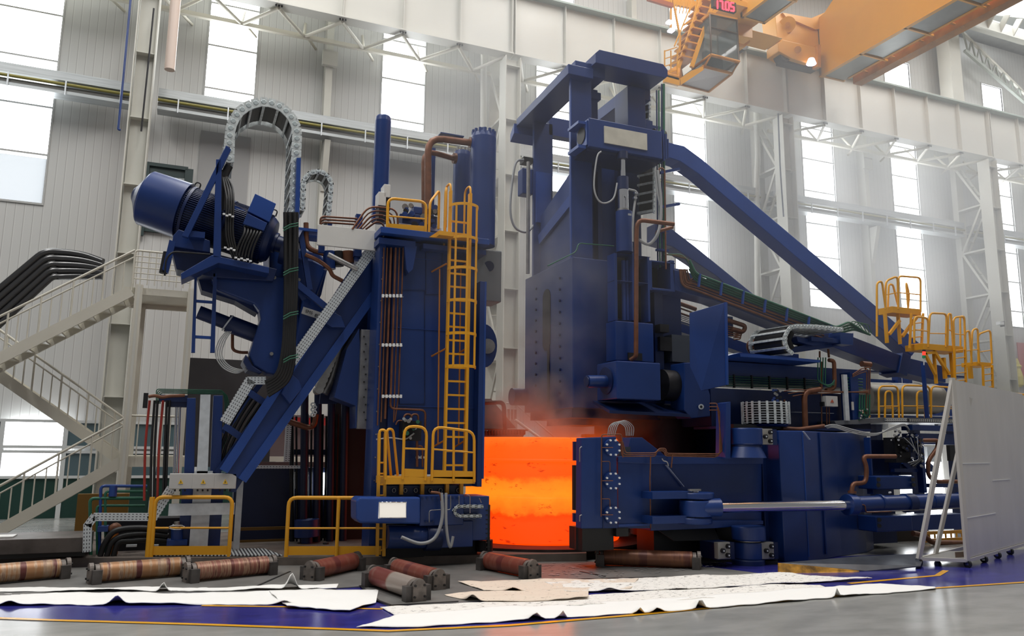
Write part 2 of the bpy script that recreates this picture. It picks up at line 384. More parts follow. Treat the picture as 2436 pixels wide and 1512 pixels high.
# --- rain pipes
RAIN = mat('rain_pipe_pink', (0.62, 0.50, 0.43), .45)
def vpipe(name, lab, pts, r, m, g=None): solo(name, lab, 'pipe', m, MB().tube(pts, r, 12, bend=.25), g)
vpipe('rain_pipe', 'thick pinkish vertical rain pipe right of the tall left column', [(-1.02, 24.4, 13.05), (-1.02, 24.4, 23)], .15, RAIN)
vpipe('rain_pipe', 'pale vertical rain pipe beside the column between tower and press', [P(1151, 125, 26), P(1148, 600, 26)], .12, CREAM)
vpipe('rain_pipe', 'pale rain pipe with an offset bend left of the right laced column', [P(1797, 250, 26), P(1803, 375, 26), P(1800, 410, 26), P(1802, 760, 26)], .12, CREAM)
vpipe('conduit', 'thin blue conduit running down left of the tall left column', [P(311, -5, 24.4), P(292, 200, 24.4), P(281, 308, 24.4), P(287, 309, 24.4)], .032, BLUE)
vpipe('conduit', 'thin dark conduit between the tall left column and the pink rain pipe', [P(366, 20, 24.3), P(355, 130, 24.3), P(336, 312, 24.3)], .025, DARK)
vpipe('conduit', 'thin dark cable hanging from the runway girder beside the laced column', [P(1851, 270, 24.2), P(1856, 400, 24.2), P(1864, 515, 24.2)], .03, NAVY)

# ================================================================== STEEL STAIRCASE at far left
def perf_mat(name, base, dark, px, pz, fx, fz, metal=.4):
    m = bpy.data.materials.new(name); m.use_nodes = True; nt = m.node_tree; b = nt.nodes['Principled BSDF']
    b.inputs['Roughness'].default_value = .4; b.inputs['Metallic'].default_value = metal
    tc = nt.nodes.new('ShaderNodeTexCoord'); sp = nt.nodes.new('ShaderNodeSeparateXYZ'); nt.links.new(tc.outputs['Object'], sp.inputs[0])
    res = []
    for out, p, f in (('X', px, fx), ('Z', pz, fz)):
        d = nt.nodes.new('ShaderNodeMath'); d.operation = 'DIVIDE'; d.inputs[1].default_value = p; nt.links.new(sp.outputs[out], d.inputs[0])
        fr = nt.nodes.new('ShaderNodeMath'); fr.operation = 'FRACT'; nt.links.new(d.outputs[0], fr.inputs[0])
        lt = nt.nodes.new('ShaderNodeMath'); lt.operation = 'LESS_THAN'; lt.inputs[1].default_value = f; nt.links.new(fr.outputs[0], lt.inputs[0]); res.append(lt)
    mu = nt.nodes.new('ShaderNodeMath'); mu.operation = 'MULTIPLY'; nt.links.new(res[0].outputs[0], mu.inputs[0]); nt.links.new(res[1].outputs[0], mu.inputs[1])
    mx = nt.nodes.new('ShaderNodeMixRGB'); mx.inputs[1].default_value = (*base, 1); mx.inputs[2].default_value = (*dark, 1); nt.links.new(mu.outputs[0], mx.inputs[0])
    nt.links.new(mx.outputs[0], b.inputs['Base Color'])
    return m
PERF = perf_mat('perforated_galvanised_tray', (0.66, 0.70, 0.72), (0.05, 0.05, 0.06), .06, .042, .5, .3)
PERFY = perf_mat('perforated_step_plate', (0.70, 0.74, 0.74), (0.08, 0.08, 0.09), .06, 50, .5, 1)
def oriented(name, m, a, b, w, h, parent=None, org=V((0,0,0)), up=(0,0,1)):   # bar whose local X runs along it
    a = V(a); b = V(b); x = (b-a).normalized(); y = V((0,1,0)); y = (y-x*y.dot(x)).normalized(); z = x.cross(y); L = (b-a).length
    mb = MB().box((0, -h/2, -w/2), (L, h/2, w/2))
    o = bpy.data.objects.new(name, mb.mesh(name, V((0,0,0)))); o.data.materials.append(m); link(o, parent)
    p = a-org
    o.matrix_local = Matrix(((x.x, y.x, z.x, p.x), (x.y, y.y, z.y, p.y), (x.z, y.z, z.z, p.z), (0, 0, 0, 1)))
    return o
SY = 20.0
st = T('steel_staircase', 'beige steel staircase of zigzag flights with railings at the far left', 'staircase', loc=P(300, 1300, SY))
def flight(p_hi, p_lo, dy, side=1):
    hi = P(*p_hi, SY+dy); lo = P(*p_lo, SY+dy)
    for yy in (0, .95):
        o = V((0, yy, 0))
        st.part('stringer', BEIGE, MB().bar(hi+o, lo+o, .07, .24))
    n = int(abs(hi.z-lo.z)/.19)
    for i in range(1, n):
        c = hi.lerp(lo, i/n); st.part('tread', BEIGE, MB().box((c.x-.14, SY+dy+.04, c.z-.02), (c.x+.14, SY+dy+.91, c.z+.02)))
    up = V((0, 0, .98))
    st.part('handrail', BEIGE, MB().cyl(hi+up, lo+up, .028, n=8))
    st.part('knee_rail', BEIGE, MB().cyl(hi+up*.83, lo+up*.83, .02, n=6))
    k = int((hi-lo).length/.24)
    for i in range(k+1):
        c = hi.lerp(lo, i/k); tall = i % 3 == 0
        st.part('baluster', BEIGE, MB().cyl(c, c+up*(1 if tall else .83), .024 if tall else .016, n=6))
flight((313, 692), (-75, 890), 0)
flight((-60, 852), (285, 1092), 1.15)
flight((288, 1098), (-70, 1300), 0)
for (v0, v1) in ((683, 708), (1086, 1110)):
    a = P(318, v0, SY); b = P(452, v1, SY)
    st.part('landing_beam', BEIGE, MB().box((a.x-.2, SY+.05, b.z), (b.x, SY+.15, a.z)))
    st.part('landing_deck', BEIGE, MB().box((a.x-.2, SY+.1, a.z-.03), (b.x, SY+2.2, a.z+.02)))
    st.part('landing_beam', BEIGE, MB().box((a.x-.2, SY+2.1, b.z), (b.x, SY+2.2, a.z)))
for x0 in (P(312, 900, SY).x, P(440, 900, SY).x):
    for dy in (0, 2.1):
        zt = P(318, 676, SY).z if dy == 0 else P(318, 695, SY).z
        st.part('post', BEIGE, MB().box((x0-.08, SY+dy-.06, FZ), (x0+.08, SY+dy+.1, zt)))
        if dy == 0: st.part('post_web', CREAM, MB().box((x0-.03, SY-.02, .02), (x0+.03, SY-.065, zt-.02)))
a = P(322, 595, SY); b = P(452, 686, SY)
g = st.part('landing_guard', BEIGE, MB().tube([(a.x, SY, b.z), (a.x, SY, a.z), (b.x, SY, a.z), (b.x, SY, b.z)], .025, 8, bend=.08))
for i in range(1, 8): st.part('guard_bar', BEIGE, MB().cyl((a.x+(b.x-a.x)*i/8, SY, b.z), (a.x+(b.x-a.x)*i/8, SY, a.z), .014, n=6), g)
for i in range(1, 6): st.part('guard_bar', BEIGE, MB().cyl((a.x, SY, b.z+(a.z-b.z)*i/6), (b.x, SY, b.z+(a.z-b.z)*i/6), .014, n=6), g)
a = P(312, 988, SY); b = P(418, 1088, SY)
g = st.part('landing_guard', BEIGE, MB().cyl((a.x, SY, a.z), (b.x, SY, a.z), .025, n=8))
for i in range(7): st.part('guard_bar', BEIGE, MB().cyl((a.x+(b.x-a.x)*i/6, SY, b.z), (a.x+(b.x-a.x)*i/6, SY, a.z-.03), .016, n=6), g)

# black duct pipes bending on the wall behind the stairs
SHINY = mat('glossy_black_pipe', (0.03, 0.03, 0.032), 0.22, spec=.8)
for i in range(5):
    pts = [P(-60+4*i, 735+19*i, 23.5), P(105+5*i, 597+15*i, 23.5), P(148, 598+15*i, 23.5), P(200, 605+13*i, 23.4), P(245, 622+9*i, 23.2)]
    solo('duct_pipe', 'glossy black duct pipe behind the upper stair flight, %s' % ['topmost of five', 'second from top', 'middle one of five', 'second from bottom', 'lowest of five'][i], 'pipe', SHINY, MB().tube(pts, .085, 12, bend=.5), 'bent black duct pipes')
# dark window box on the wall and indoor unit behind the motor
wb = T('wall_vent_window', 'dark framed window with inner blinds behind the blue motor', 'window', loc=P(390, 560, 26.9))
wb.part('frame', mat('dark_green_frame', (0.03, 0.05, 0.05), .4), MB().fb(334, 390, 448, 560, 26.88, .1).fb(334, 390, 341, 560, 26.8, .1).fb(441, 400, 448, 560, 26.8, .1).fb(334, 390, 448, 397, 26.8, .1))
for i in range(11):
    wb.part('blind_slat', mat('slat_grey', (.4, .43, .43), .5), MB().fb(344+9*i, 416+i*.8, 350+9*i, 446+i*.8, 26.84, .03))
wb.part('sill_bar', mat('slat_grey', (.4, .43, .43), .5), MB().fb(341, 450, 444, 454, 26.82, .04))

# ================================================================== ENERGY CHAINS
CHAINM = mat('chain_plate_silver', (0.72, 0.77, 0.77), 0.38, metal=.2, noise=.3, nscale=14)
CHAIND = mat('chain_boss_grey', (0.48, 0.54, 0.55), 0.4, metal=.4)
def energy_chain(th, path, off, plate, pitch, both=True, crossmat=None, plates=True):
    """path: 3D polyline; off: vector to the far side row of plates; plate: half height of a plate"""
    off = V(off); pts = [V(p) for p in path]; L = [0]
    for a, b in zip(pts, pts[1:]): L.append(L[-1]+(b-a).length)
    def at(s):
        for i in range(len(L)-1):
            if s <= L[i+1] or i == len(L)-2: t = (s-L[i])/(L[i+1]-L[i]); return pts[i].lerp(pts[i+1], t), (pts[i+1]-pts[i]).normalized()
    n = int(L[-1]/pitch); on = off.normalized()
    band = MB(); prev = None; inner = []
    for k in range(n):
        p, d = at((k+.5)*pitch); q = d.cross(on).normalized()
        for side in ((0, 1) if both else (0,)):
            c = p+off*side; mb = MB(); ring = []
            for j in range(16):
                an = 2*pi*j/16; ex = d*cos(an)*(pitch*.56)+q*sin(an)*plate
                if abs(sin(an)) > .6: ex = d*cos(an)*pitch*.62+q*plate*(1 if sin(an) > 0 else -1)*.95
                ring.append(c+ex)
            mb.prism(ring, on*.03)
            pl = th.part('link_plate', CHAINM, mb)
            if side == 0: th.part('link_boss', CHAIND, MB().lathe(c-on*.012, on, [(0, plate*.42), (.012, plate*.55), (.02, plate*.55)], n=10), pl)
        if k % 2 == 0:
            th.part('cross_bar', crossmat or CHAINM, MB().bar(p-q*plate*.8, p-q*plate*.8+off, .05, .02, up=q))
            th.part('cross_bar', crossmat or CHAINM, MB().bar(p+q*plate*.8, p+q*plate*.8+off, .05, .02, up=q))
        inner.append((p, q))
    vs = []
    for p, q in inner: vs += [p+off*.12-q*plate*.45, p+off*.12+q*plate*.45, p+off*.9+q*plate*.45, p+off*.9-q*plate*.45]
    m = len(inner)
    fs = [(i*4+k, i*4+(k+1) % 4, (i+1)*4+(k+1) % 4, (i+1)*4+k) for i in range(m-1) for k in range(4)]+[(0,3,2,1), ((m-1)*4, (m-1)*4+1, (m-1)*4+2, (m-1)*4+3)]
    th.part('cable_pack', BLACK, MB().add(vs, fs))
def arch(c, r, Y, left_v, right_v, lx=None):
    cx, cy = c; pts = [P(cx-r-2, left_v, Y)]
    a = 180
    while a >= 0: pts.append(P(cx+r*cos(rad(a)), cy-r*sin(rad(a)), Y)); a -= 10
    pts.append(P(cx+r-8, right_v, Y)); return pts
CY = 15.6
big = T('energy_chain', 'tall silver energy chain arch rising over the blue motor, the larger arch', 'energy chain', loc=P(543, 390, CY))
energy_chain(big, arch((627, 322), 80, CY, 385, 515), (0, .95, -.02), .10, .155)
sm = T('energy_chain', 'small silver energy chain arch right of the tall one', 'energy chain', loc=P(787, 530, 18))
energy_chain(sm, arch((755, 440), 33, 18.0, 500, 530), (0, .6, 0), .06, .11)

# ================================================================== TILTING DRIVE UNIT (motor, housing, diagonal slide beam)
MY = 15.6
tu = T('tilting_drive_unit', 'large dark blue tilted drive unit with round motor and swing arm housing', 'machine', loc=P(560, 1300, 16))
A = P(346, 470, 15.9); B = P(640, 572, 15.5); ax = (B-A).normalized(); L = (B-A).length
tu.part('motor_shroud', BLUE, MB().lathe(A, ax, [(0, .30), (.0, .50), (.03, .53), (.74, .55), (.74, .30)], 40))
tu.part('fan_cowl', NAVY, MB().lathe(A-ax*.22, ax, [(0, .12), (.06, .2), (.2, .46), (.24, .50)], 24))
fin = MB().lathe(A, ax, [(.72, .46), (L-.02, .46), (L+.06, .40), (L+.1, .2)], 36)
body = tu.part('motor_body', NAVY, fin)
_u = V((0,0,1)); _u = (_u-ax*_u.dot(ax)).normalized(); _w = ax.cross(_u)
for i in range(72):
    q = (_u*cos(i*pi/36)+_w*sin(i*pi/36))*.475; tu.part('cooling_fin', NAVY, MB().bar(A+ax*.76+q, A+ax*(L-.06)+q, .012, .05, up=q), body)
for s in (.80, 1.55, L-.2): tu.part('motor_ring', NAVY, MB().lathe(A+ax*s, ax, [(0, .46), (0, .515), (.05, .515), (.05, .46)], 36), body)
up = V((0,0,1)); up = (up-ax*up.dot(ax)).normalized(); fr = ax.cross(up)
if fr.y > 0: fr = -fr
for s in (.78, L-.1):
    c = A+ax*s+up*.5; tu.part('lifting_eye', BLACK, MB().tube([c-ax*.05, c-ax*.05+up*.12, c+ax*.05+up*.12, c+ax*.05], .014, 6, bend=.05), body)
tb_ = tu.part('terminal_box', BLUE2, MB().fp([(607, 460), (657, 484), (641, 528), (589, 502)], 14.95, .35), bevel=.01)
tu.part('terminal_base', BLUE, MB().fp([(588, 506), (636, 530), (628, 549), (578, 532)], 14.9, .5), bevel=.01)
tu.part('box_bracket', BLUE2, MB().fp([(553, 487), (583, 500), (582, 510), (552, 497)], 15.2, .5))
for i in range(6):
    u = 583+7.5*i
    tu.part('motor_cable', BLACK, MB().tube(spline([P(u, 536+2.5*i, 14.98), P(u-2, 555, 14.9), P(u-14, 580, 14.9), P(u-22, 608, 14.95), P(u-23, 640, 15.2)], 5), .022, 8))
    tu.part('gland', STEEL, MB().cyl(P(u, 533+2.5*i, 14.98), P(u, 541+2.5*i, 14.98), .03, n=8))
WTAG = mat('white_tag', (.85, .86, .86), .4)
for (u, v, n) in ((530, 506, 4), (533, 586, 4), (558, 610, 6)):
    for i in range(n): tu.part('cable_tag', WTAG, MB().fb(u+7*i, v+(3 if i % 2 else 0)+i*1.0, u+6+7*i, v+(3 if i % 2 else 0)+4+i, 14.84, .05))
for i in range(4):
    u = 536+5.5*i
    tu.part('hanging_cable', BLACK, MB().tube(spline([P(528, 405, 15.3), P(u-2, 440, 15.1), P(u+3, 480, 14.95), P(u+2, 560, 14.9), P(u+18, 612, 14.95), P(u+30, 625, 15)], 5), .02, 8))
tu.part('cable_trunk', BLACK, MB().ft([(545, 395), (532, 420), (530, 500), (534, 590)], 15.25, .075, 10, bend=.2))
# A frame over the motor
tu.part('frame_leg', BLUE, MB().fp([(514, 378), (527, 378), (526, 612), (507, 612)], 14.9, .14), bevel=.008)
tu.part('frame_leg', BLUE, MB().fp([(538, 345), (550, 355), (447, 565), (433, 560)], 14.9, .12), bevel=.008)
tu.part('frame_leg', NAVY, MB().fp([(538, 345), (548, 350), (532, 385), (514, 390)], 15.1, .3), bevel=.008)
tu.part('frame_foot', BLUE, MB().fp([(505, 606), (640, 635), (640, 650), (520, 625), (432, 665), (430, 650)], 14.9, .5), bevel=.008)
tu.part('motor_bed', BLUE, MB().fp([(425, 545), (500, 572), (500, 600), (408, 585), (412, 560)], 15.2, .35), bevel=.01)
tu.part('motor_bed', NAVY, MB().fp([(405, 580), (500, 600), (660, 640), (650, 668), (500, 658), (420, 640)], 15.3, .6), bevel=.01)
tu.part('side_plate', BLUE, MB().fp([(403, 570), (418, 575), (400, 650), (386, 640)], 15.0, .1))
tu.part('foot_pad', BLUE, MB().fb(452, 548, 487, 566, 15.0, .25))
tu.part('hydraulic_accumulator', DARK, MB().cyl(P(398, 600, 15.1), P(388, 650, 15.1), .07, n=12))
tu.part('brake_hose', DARK, MB().ft([(392, 655), (395, 615), (410, 598), (500, 605)], 14.95, .018, 6, bend=.1))
# hanging ladder frame
lf = [(455, 650, 464, 838), (500, 650, 511, 838)]
for q in lf: tu.part('hanger_leg', BLUE, MB().fp([(q[0]+8, q[1]), (q[2]+5, q[1]), (q[2], q[3]), (q[0], q[3])], 15.3, .1))
for v in (716, 801): tu.part('hanger_rung', BLUE2, MB().fb(463, v-4, 505, v+5, 15.32, .06))
# swing arm housing
tu.part('swing_arm', BLUE, MB().fp([(500, 655), (600, 648), (705, 662), (712, 780), (700, 900), (636, 888), (604, 870), (592, 845), (606, 800), (620, 758), (617, 738), (604, 722), (515, 688)], 15.5, .5), bevel=.03)
tu.part('arm_web', NAVY, MB().fp([(470, 655), (515, 660), (618, 722), (612, 745), (560, 715), (480, 690)], 15.8, .5))
tu.part('lower_shoe', NAVY, MB().fp([(585, 842), (600, 868), (625, 885), (618, 890), (590, 880), (578, 860)], 15.4, .7), bevel=.02)
tu.part('gearbox', BLUE, MB().fp([(640, 570), (665, 560), (705, 590), (760, 600), (782, 628), (765, 700), (740, 760), (700, 800), (640, 660)], 15.9, 1.2), bevel=.04)
tu.part('gearbox_cover', BLUE, MB().fp([(700, 610), (745, 616), (778, 632), (774, 650), (745, 730), (703, 800)], 15.7, .3), bevel=.05)
tu.part('gearbox_cover', BLUE, MB().fp([(722, 700), (800, 735), (800, 770), (705, 900), (690, 880)], 15.45, .3), bevel=.04)
tu.part('coupling', NAVY, MB().lathe(P(640, 572, 15.5), ax, [(0, .2), (.15, .2), (.15, .16), (.3, .16), (.3, .36), (.42, .36), (.42, .42), (.55, .42)], 28))
pl = tu.part('maker_plate', WHITE, MB().fp([(722, 729), (792, 752), (786, 768), (717, 745)], 15.42, .03))
d = (P(792, 752, 15.4)-P(722, 729, 15.4)); uu = (P(722, 729, 15.4)-P(717, 745, 15.4))
text('lettering', 'SMS  group', .085, mat('black_ink', (.02, .02, .025), .5), P(750, 747, 15.41), d, uu, pl, tu.org)
for (u, v) in ((711, 665), (646, 841), (688, 725), (653, 660)): tu.part('bolt', STEEL, MB().cyl(P(u, v, 15.5), P(u, v, 15.46), .035, n=8))
# hydraulic cylinder with its loops of hose, lower left
tu.part('tilt_cylinder', NAVY, MB().cyl(P(472, 742, 15.9), P(545, 770, 15.9), .13, n=20).cyl(P(540, 768, 15.9), P(612, 795, 15.9), .17, n=20))
tu.part('cylinder_ring', GALV, MB().cyl(P(540, 767, 15.9), P(543, 769, 15.9), .18, n=20))
CLEAR = mat('pale_hose', (.55, .56, .56), .3)
for i in range(4):
    o = 5*i
    tu.part('looped_hose', CLEAR, MB().tube(spline([P(538+o*.8, 788, 15.6), P(520+o, 812, 15.55), P(513+o, 845, 15.5), P(532+o, 875-o*.3, 15.5), P(565+o, 887-o*.5, 15.5), P(588+o*.5, 870, 15.6)], 6), .011, 6))
for pts in ([(553, 790), (553, 832), (570, 838), (590, 838)],): tu.part('copper_line', COPPER, MB().ft(pts, 16, .03, 8, bend=.1))

# --- diagonal slide beam
sb = T('diagonal_slide_beam', 'massive blue inclined beam running from the ladder tower down to the floor', 'machine beam', loc=P(555, 1300, 16.2))
DY = 15.35
sb.part('beam', BLUE, MB().fp([(848, 632), (893, 600), (893, 696), (815, 790), (575, 1142), (532, 1118), (640, 955), (800, 728)], DY, .45), bevel=.015)
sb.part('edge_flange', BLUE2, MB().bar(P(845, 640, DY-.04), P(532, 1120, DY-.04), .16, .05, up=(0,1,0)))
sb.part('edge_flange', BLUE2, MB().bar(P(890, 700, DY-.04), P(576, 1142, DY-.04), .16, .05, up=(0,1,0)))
sb.part('gusset', BLUE, MB().fp([(795, 742), (812, 752), (822, 778), (790, 778), (770, 765)], DY-.22, .2), bevel=.01)
sb.part('gusset', BLUE, MB().fp([(693, 888), (712, 905), (718, 925), (690, 960), (670, 935)], DY-.22, .2), bevel=.01)
sb.part('lower_leg', BLUE, MB().fp([(560, 1120), (592, 1120), (560, 1170), (545, 1170)], DY+.1, .4))
sb.part('side_rail', BLUE, MB().bar(P(690, 880, 15.7), P(515, 1125, 15.7), .12, .1))
sb.part('side_rail', BLUE, MB().bar(P(625, 905, 15.9), P(530, 1030, 15.9), .12, .1))
for a, b in (((588, 930), (642, 966)), ((533, 1012), (577, 1042))): sb.part('cross_brace', BLUE, MB().bar(P(*a, 15.5), P(*b, 15.5), .1, .12))
for i in range(5): sb.part('hydraulic_hose', BLACK, MB().ft([(600+9*i, 925+8*i), (560+7*i, 985+10*i), (528+7*i, 1050+14*i), (520+7*i, 1100+8*i)], 15.85, .03, 8, bend=.2))
sb.part('strut', BLUE, MB().bar(P(700, 670, 15.2), P(797, 748, 15.2), .09, .12))
sb.part('strut', BLUE, MB().bar(P(714, 548, 15.3), P(737, 690, 15.3), .09, .1))
sb.part('strut', BLUE, MB().bar(P(712, 705, 15.3), P(722, 700, 15.3), .05, .2))
sb.boxes('head_beam', BLUE2, MB().fb(710, 540, 760, 552, 15.2, .3).fb(712, 556, 762, 567, 15.3, .3))
sb.part('vertical_guard', BLUE2, MB().fp([(706, 375), (716, 375), (712, 520), (702, 520)], 15.45, .5))
sb.boxes('guide_post', BLUE, MB().fb(780, 530, 789, 560, 16.5, .1).fb(848, 508, 861, 560, 16.2, .15))
# gear rim and slide shoe between beam and tower
gear = sb.part('gear_rim', STEEL, MB().tube(spline([P(835, 790, 15.9), P(812, 820, 15.9), P(800, 860, 15.9), P(786, 905, 15.9), P(770, 935, 15.9)], 5), .09, 8))
for i in range(9): sb.part('gear_roller', STEEL, MB().cyl(P(800-5*i, 830+12*i, 15.7), P(794-5*i, 833+12*i, 16.3), .085, n=14), gear)
sb.part('inner_plate', NAVY, MB().fp([(780, 770), (850, 700), (890, 700), (888, 900), (800, 960), (760, 960)], 16.4, .1))
sb.part('shoe_plate', BLUE, MB().fp([(825, 830), (855, 780), (862, 1018), (846, 1018), (846, 965), (795, 945)], 15.3, .6), bevel=.01)
sb.part('slide_bar', STEEL, MB().fb(860, 783, 877, 1020, 15.2, .15), bevel=.006)
sb.part('slide_bar', DARK, MB().fb(878, 786, 890, 1020, 15.3, .15))
for i in range(12): sb.part('bolt', BLACK, MB().cyl(P(866+4*(i % 2), 800+18*i, 15.2), P(866+4*(i % 2), 800+18*i, 15.18), .018, n=8))
# black main cable bundle with green ties
cb = T('cable_bundle', 'thick bundle of black cables hanging in front of the blue swing arm', 'cables', loc=P(690, 905, 15))
for i in range(6):
    o = 6*i
    cb.part('cable', BLACK, MB().tube(spline([P(678+o*.95, 505, 14.95+.03*(i % 2)), P(679+o*.9, 560, 14.95+.05*(i % 2)), P(679+o*.85, 700, 14.95), P(676+o*.8, 800, 14.95), P(668+o, 862, 14.95), P(655+o*.9, 893+o*.5, 15.0), P(632+o*.2, 908+o*1.1, 15.1)], 6), .035, 8))
for v in (535, 641, 745, 848): cb.part('tie', GREEN, MB().ft([(674, v+8), (690, v-1), (710, v-5)], 14.86, .012, 6).ft([(674, v+14), (690, v+5), (710, v+1)], 14.86, .012, 6))
# perforated cable trays
pt = T('perforated_cable_tray', 'long perforated silver cable tray climbing diagonally along the blue beam', 'cable tray', loc=P(693, 859, 15))
oriented('tray_run', PERF, P(693, 862, 15.05), P(884, 596, 15.05), .19, .08, pt.o, pt.org)
pt = T('perforated_cable_tray', 'bent perforated silver cable tray left of the diagonal beam foot', 'cable tray', loc=P(595, 900, 15))
oriented('tray_run', PERF, P(588, 905, 15.25), P(632, 905, 15.25), .14, .08, pt.o, pt.org)
oriented('tray_run', PERF, P(534, 1005, 15.25), P(596, 903, 15.25), .19, .08, pt.o, pt.org)
pt = T('perforated_cable_tray', 'perforated silver cable tray bending down behind the left yellow guardrail', 'cable tray', loc=P(210, 1312, 15.4))
oriented('tray_run', PERF, P(360, 1236, 15.6), P(408, 1160, 15.6), .16, .08, pt.o, pt.org)
oriented('tray_run', PERF, P(222, 1229, 15.6), P(366, 1229, 15.6), .13, .08, pt.o, pt.org)
oriented('tray_run', PERF, P(208, 1250, 15.6), P(226, 1226, 15.6), .13, .08, pt.o, pt.org)
oriented('tray_run', PERF, P(207, 1312, 15.6), P(209, 1245, 15.6), .13, .08, pt.o, pt.org)
solo('blank_sign_plate', 'blank pale rectangular plate mounted left of the ladder tower top', 'sign', WHITE, MB().fb(757, 533, 893, 596, 14.9, .06), bevel=.005)
solo('rail_post', 'blue post holding the pale blank plate', 'post', BLUE, MB().fb(845, 560, 860, 610, 15.1, .15).fb(760, 560, 772, 600, 15.1, .1))

# ================================================================== CONTROL STAND with three grey boxes
QY = 15.7
cs = T('control_stand', 'blue frame stand with silver channel and three grey boxes behind the left guardrail', 'machine stand', loc=P(480, 1310, QY))
cs.part('post', BLUE, MB().fp([(445, 946), (466, 946), (462, 1125), (438, 1125)], QY, .2), bevel=.008)
cs.part('post', BLUE, MB().fp([(508, 940), (530, 940), (526, 1125), (500, 1125)], QY, .2), bevel=.008)
cs.part('post', BLUE, MB().fb(436, 1125, 460, 1308, QY+.05, .2))
cs.part('post', BLUE, MB().fb(493, 1125, 522, 1308, QY+.05, .2))
cs.part('channel', GALV, MB().fp([(477, 938), (501, 938), (494, 1126), (468, 1126)], QY-.1, .08))
cs.part('channel', GALV, MB().fb(463, 1120, 493, 1310, QY-.1, .08))
cs.part('cross_plate', GALV, MB().fb(402, 1198, 557, 1223, QY-.2, .08))
cs.boxes('top_beam', NAVY, MB().fb(380, 938, 446, 956, QY+.1, .2).fb(400, 948, 446, 968, QY+.15, .2))
cs.part('cable_guard', COPPER, MB().ft([(353, 943), (370, 940), (385, 945), (400, 942), (440, 940)], QY, .03, 8, bend=.1))
WARN = mat('warning_yellow', (.9, .55, .03), .4)
for (u0, u1) in ((404, 456), (458, 509), (511, 561)):
    b = cs.part('electrical_box', BOXGREY, MB().fb(u0, 1126, u1, 1162, QY-.35, .22), bevel=.01)
    c = (u0+u1)/2; t = cs.part('warning_triangle', WARN, MB().fp([(c, 1139), (c+6, 1150), (c-6, 1150)], QY-.36, .01), b)
    cs.part('lightning_mark', mat('black_ink', (.02, .02, .025), .5), MB().fp([(c+.5, 1142), (c-1.5, 1146.5), (c, 1146.5), (c-.8, 1149), (c+1.8, 1145.6), (c+.3, 1145.6)], QY-.365, .004), b)
    for k in range(3): cs.part('gland', BLACK, MB().cyl(P(u0+12+12*k, 1163, QY-.25), P(u0+12+12*k, 1168, QY-.25), .015, n=8), b)
for (u0, u1, ub, m) in ((356, 345, 343, 'r'), (368, 360, 358, 'b'), (375, 368, 366, 'b'), (388, 378, 374, 'r'), (397, 392, 388, 'b'), (404, 398, 394, 'b')):
    cs.part('hanging_cable', mat('red_cable', (.35, .03, .02), .4) if m == 'r' else BLACK, MB().ft([(u0, 952), (u1, 1060), (ub, 1190)], QY+.1, .022, 8, bend=.3))
for (u) in (420, 428): cs.part('guide_rod', CHROME, MB().cyl(P(u, 965, QY+.25), P(u-6, 1130, QY+.25), .025, n=10))
for k in range(4): cs.part('pipe_line', GREEN, MB().ft([(372+3*k, 960), (372+3*k, 925+3*k), (530+3*k, 928+3*k), (536+3*k, 960), (530+2*k, 1120)], QY+.3, .01, 6, bend=.05))
cs.part('counterweight', BLACK, MB().fb(342, 934, 350, 970, QY+.1, .1))
cs.part('warning_lamp', mat('red_lens', (.4, .05, .03), .3), MB().cyl(P(483, 968, QY+.2), P(483, 975, QY+.2), .03, n=8))
pm = T('pump_unit', 'small blue pump with motor behind the left yellow guardrail', 'pump', loc=P(425, 1308, 15.7))
pm.boxes('base', BLUE, MB().fb(397, 1286, 445, 1296, 15.5, .4).fb(410, 1296, 432, 1308, 15.6, .3))
pm.part('body', BLUE, MB().cyl(P(421, 1286, 15.7), P(421, 1255, 15.7), .10, n=16))
pm.part('valve', STEEL, MB().cyl(P(421, 1255, 15.7), P(421, 1240, 15.7), .05, n=12).cyl(P(410, 1250, 15.7), P(434, 1250, 15.7), .03, n=8))
pm.part('wire_loop', CLEAR, MB().tube([P(421+19*cos(t*pi/8), 1254+5*sin(t*pi/8), 15.4+.1*sin(t)) for t in range(16)], .01, 6, closed=True))

# ================================================================== LADDER TOWER (left stand of the ring mill)
TY = 14.6
tw = T('ladder_tower', 'tall blue machine tower left of the glowing ring with copper pipes on its face', 'machine tower', loc=P(1000, 1310, TY))
a = P(894, 566, TY); b = P(1145, 1157, TY); xL = P(888, 1000, TY).x; xR = P(1147, 900, TY).x; zB = P(1100, 1157, TY).z; zT = P(1000, 574, TY).z
tw.part('main_plate', BLUE, MB().box((xL+.3, TY+.12, zB), (xR-.12, TY+.7, zT)), bevel=.01)
tw.part('left_flange', BLUE, MB().box((xL, TY, .05), (xL+.12, TY+.6, zT)), bevel=.006)
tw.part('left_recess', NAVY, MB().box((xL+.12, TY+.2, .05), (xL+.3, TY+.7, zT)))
tw.part('right_flange', BLUE, MB().box((xR-.12, TY-.12, zB), (xR-.02, TY+.7, P(1148, 672, TY).z)), bevel=.006)
tw.part('right_flange', BLUE2, MB().box((xR-.02, TY-.12, zB+.15), (xR+.02, TY+.1, P(1148, 672, TY).z)))
tw.part('core', BLUE, MB().box((xL+.2, TY+.7, 2.6), (xR-.1, TY+2.6, zT-.1)))
tw.part('top_beam', BLUE2, MB().box((xL-.05, TY-.25, zT+.02), (xR+.02, TY+.5, zT+.14)), bevel=.006)
tw.part('top_beam', BLUE, MB().box((xL-.05, TY-.12, zT-.16), (P(985, 580, TY).x, TY+.5, zT-.04)), bevel=.006)
tw.part('top_beam', BLUE, MB().box((P(1003, 580, TY).x, TY-.12, zT-.16), (xR, TY+.5, zT-.06)), bevel=.006)
tw.part('top_deck', NAVY, MB().box((xL-.05, TY+.5, zT-.1), (xR+.02, TY+2.6, zT)))
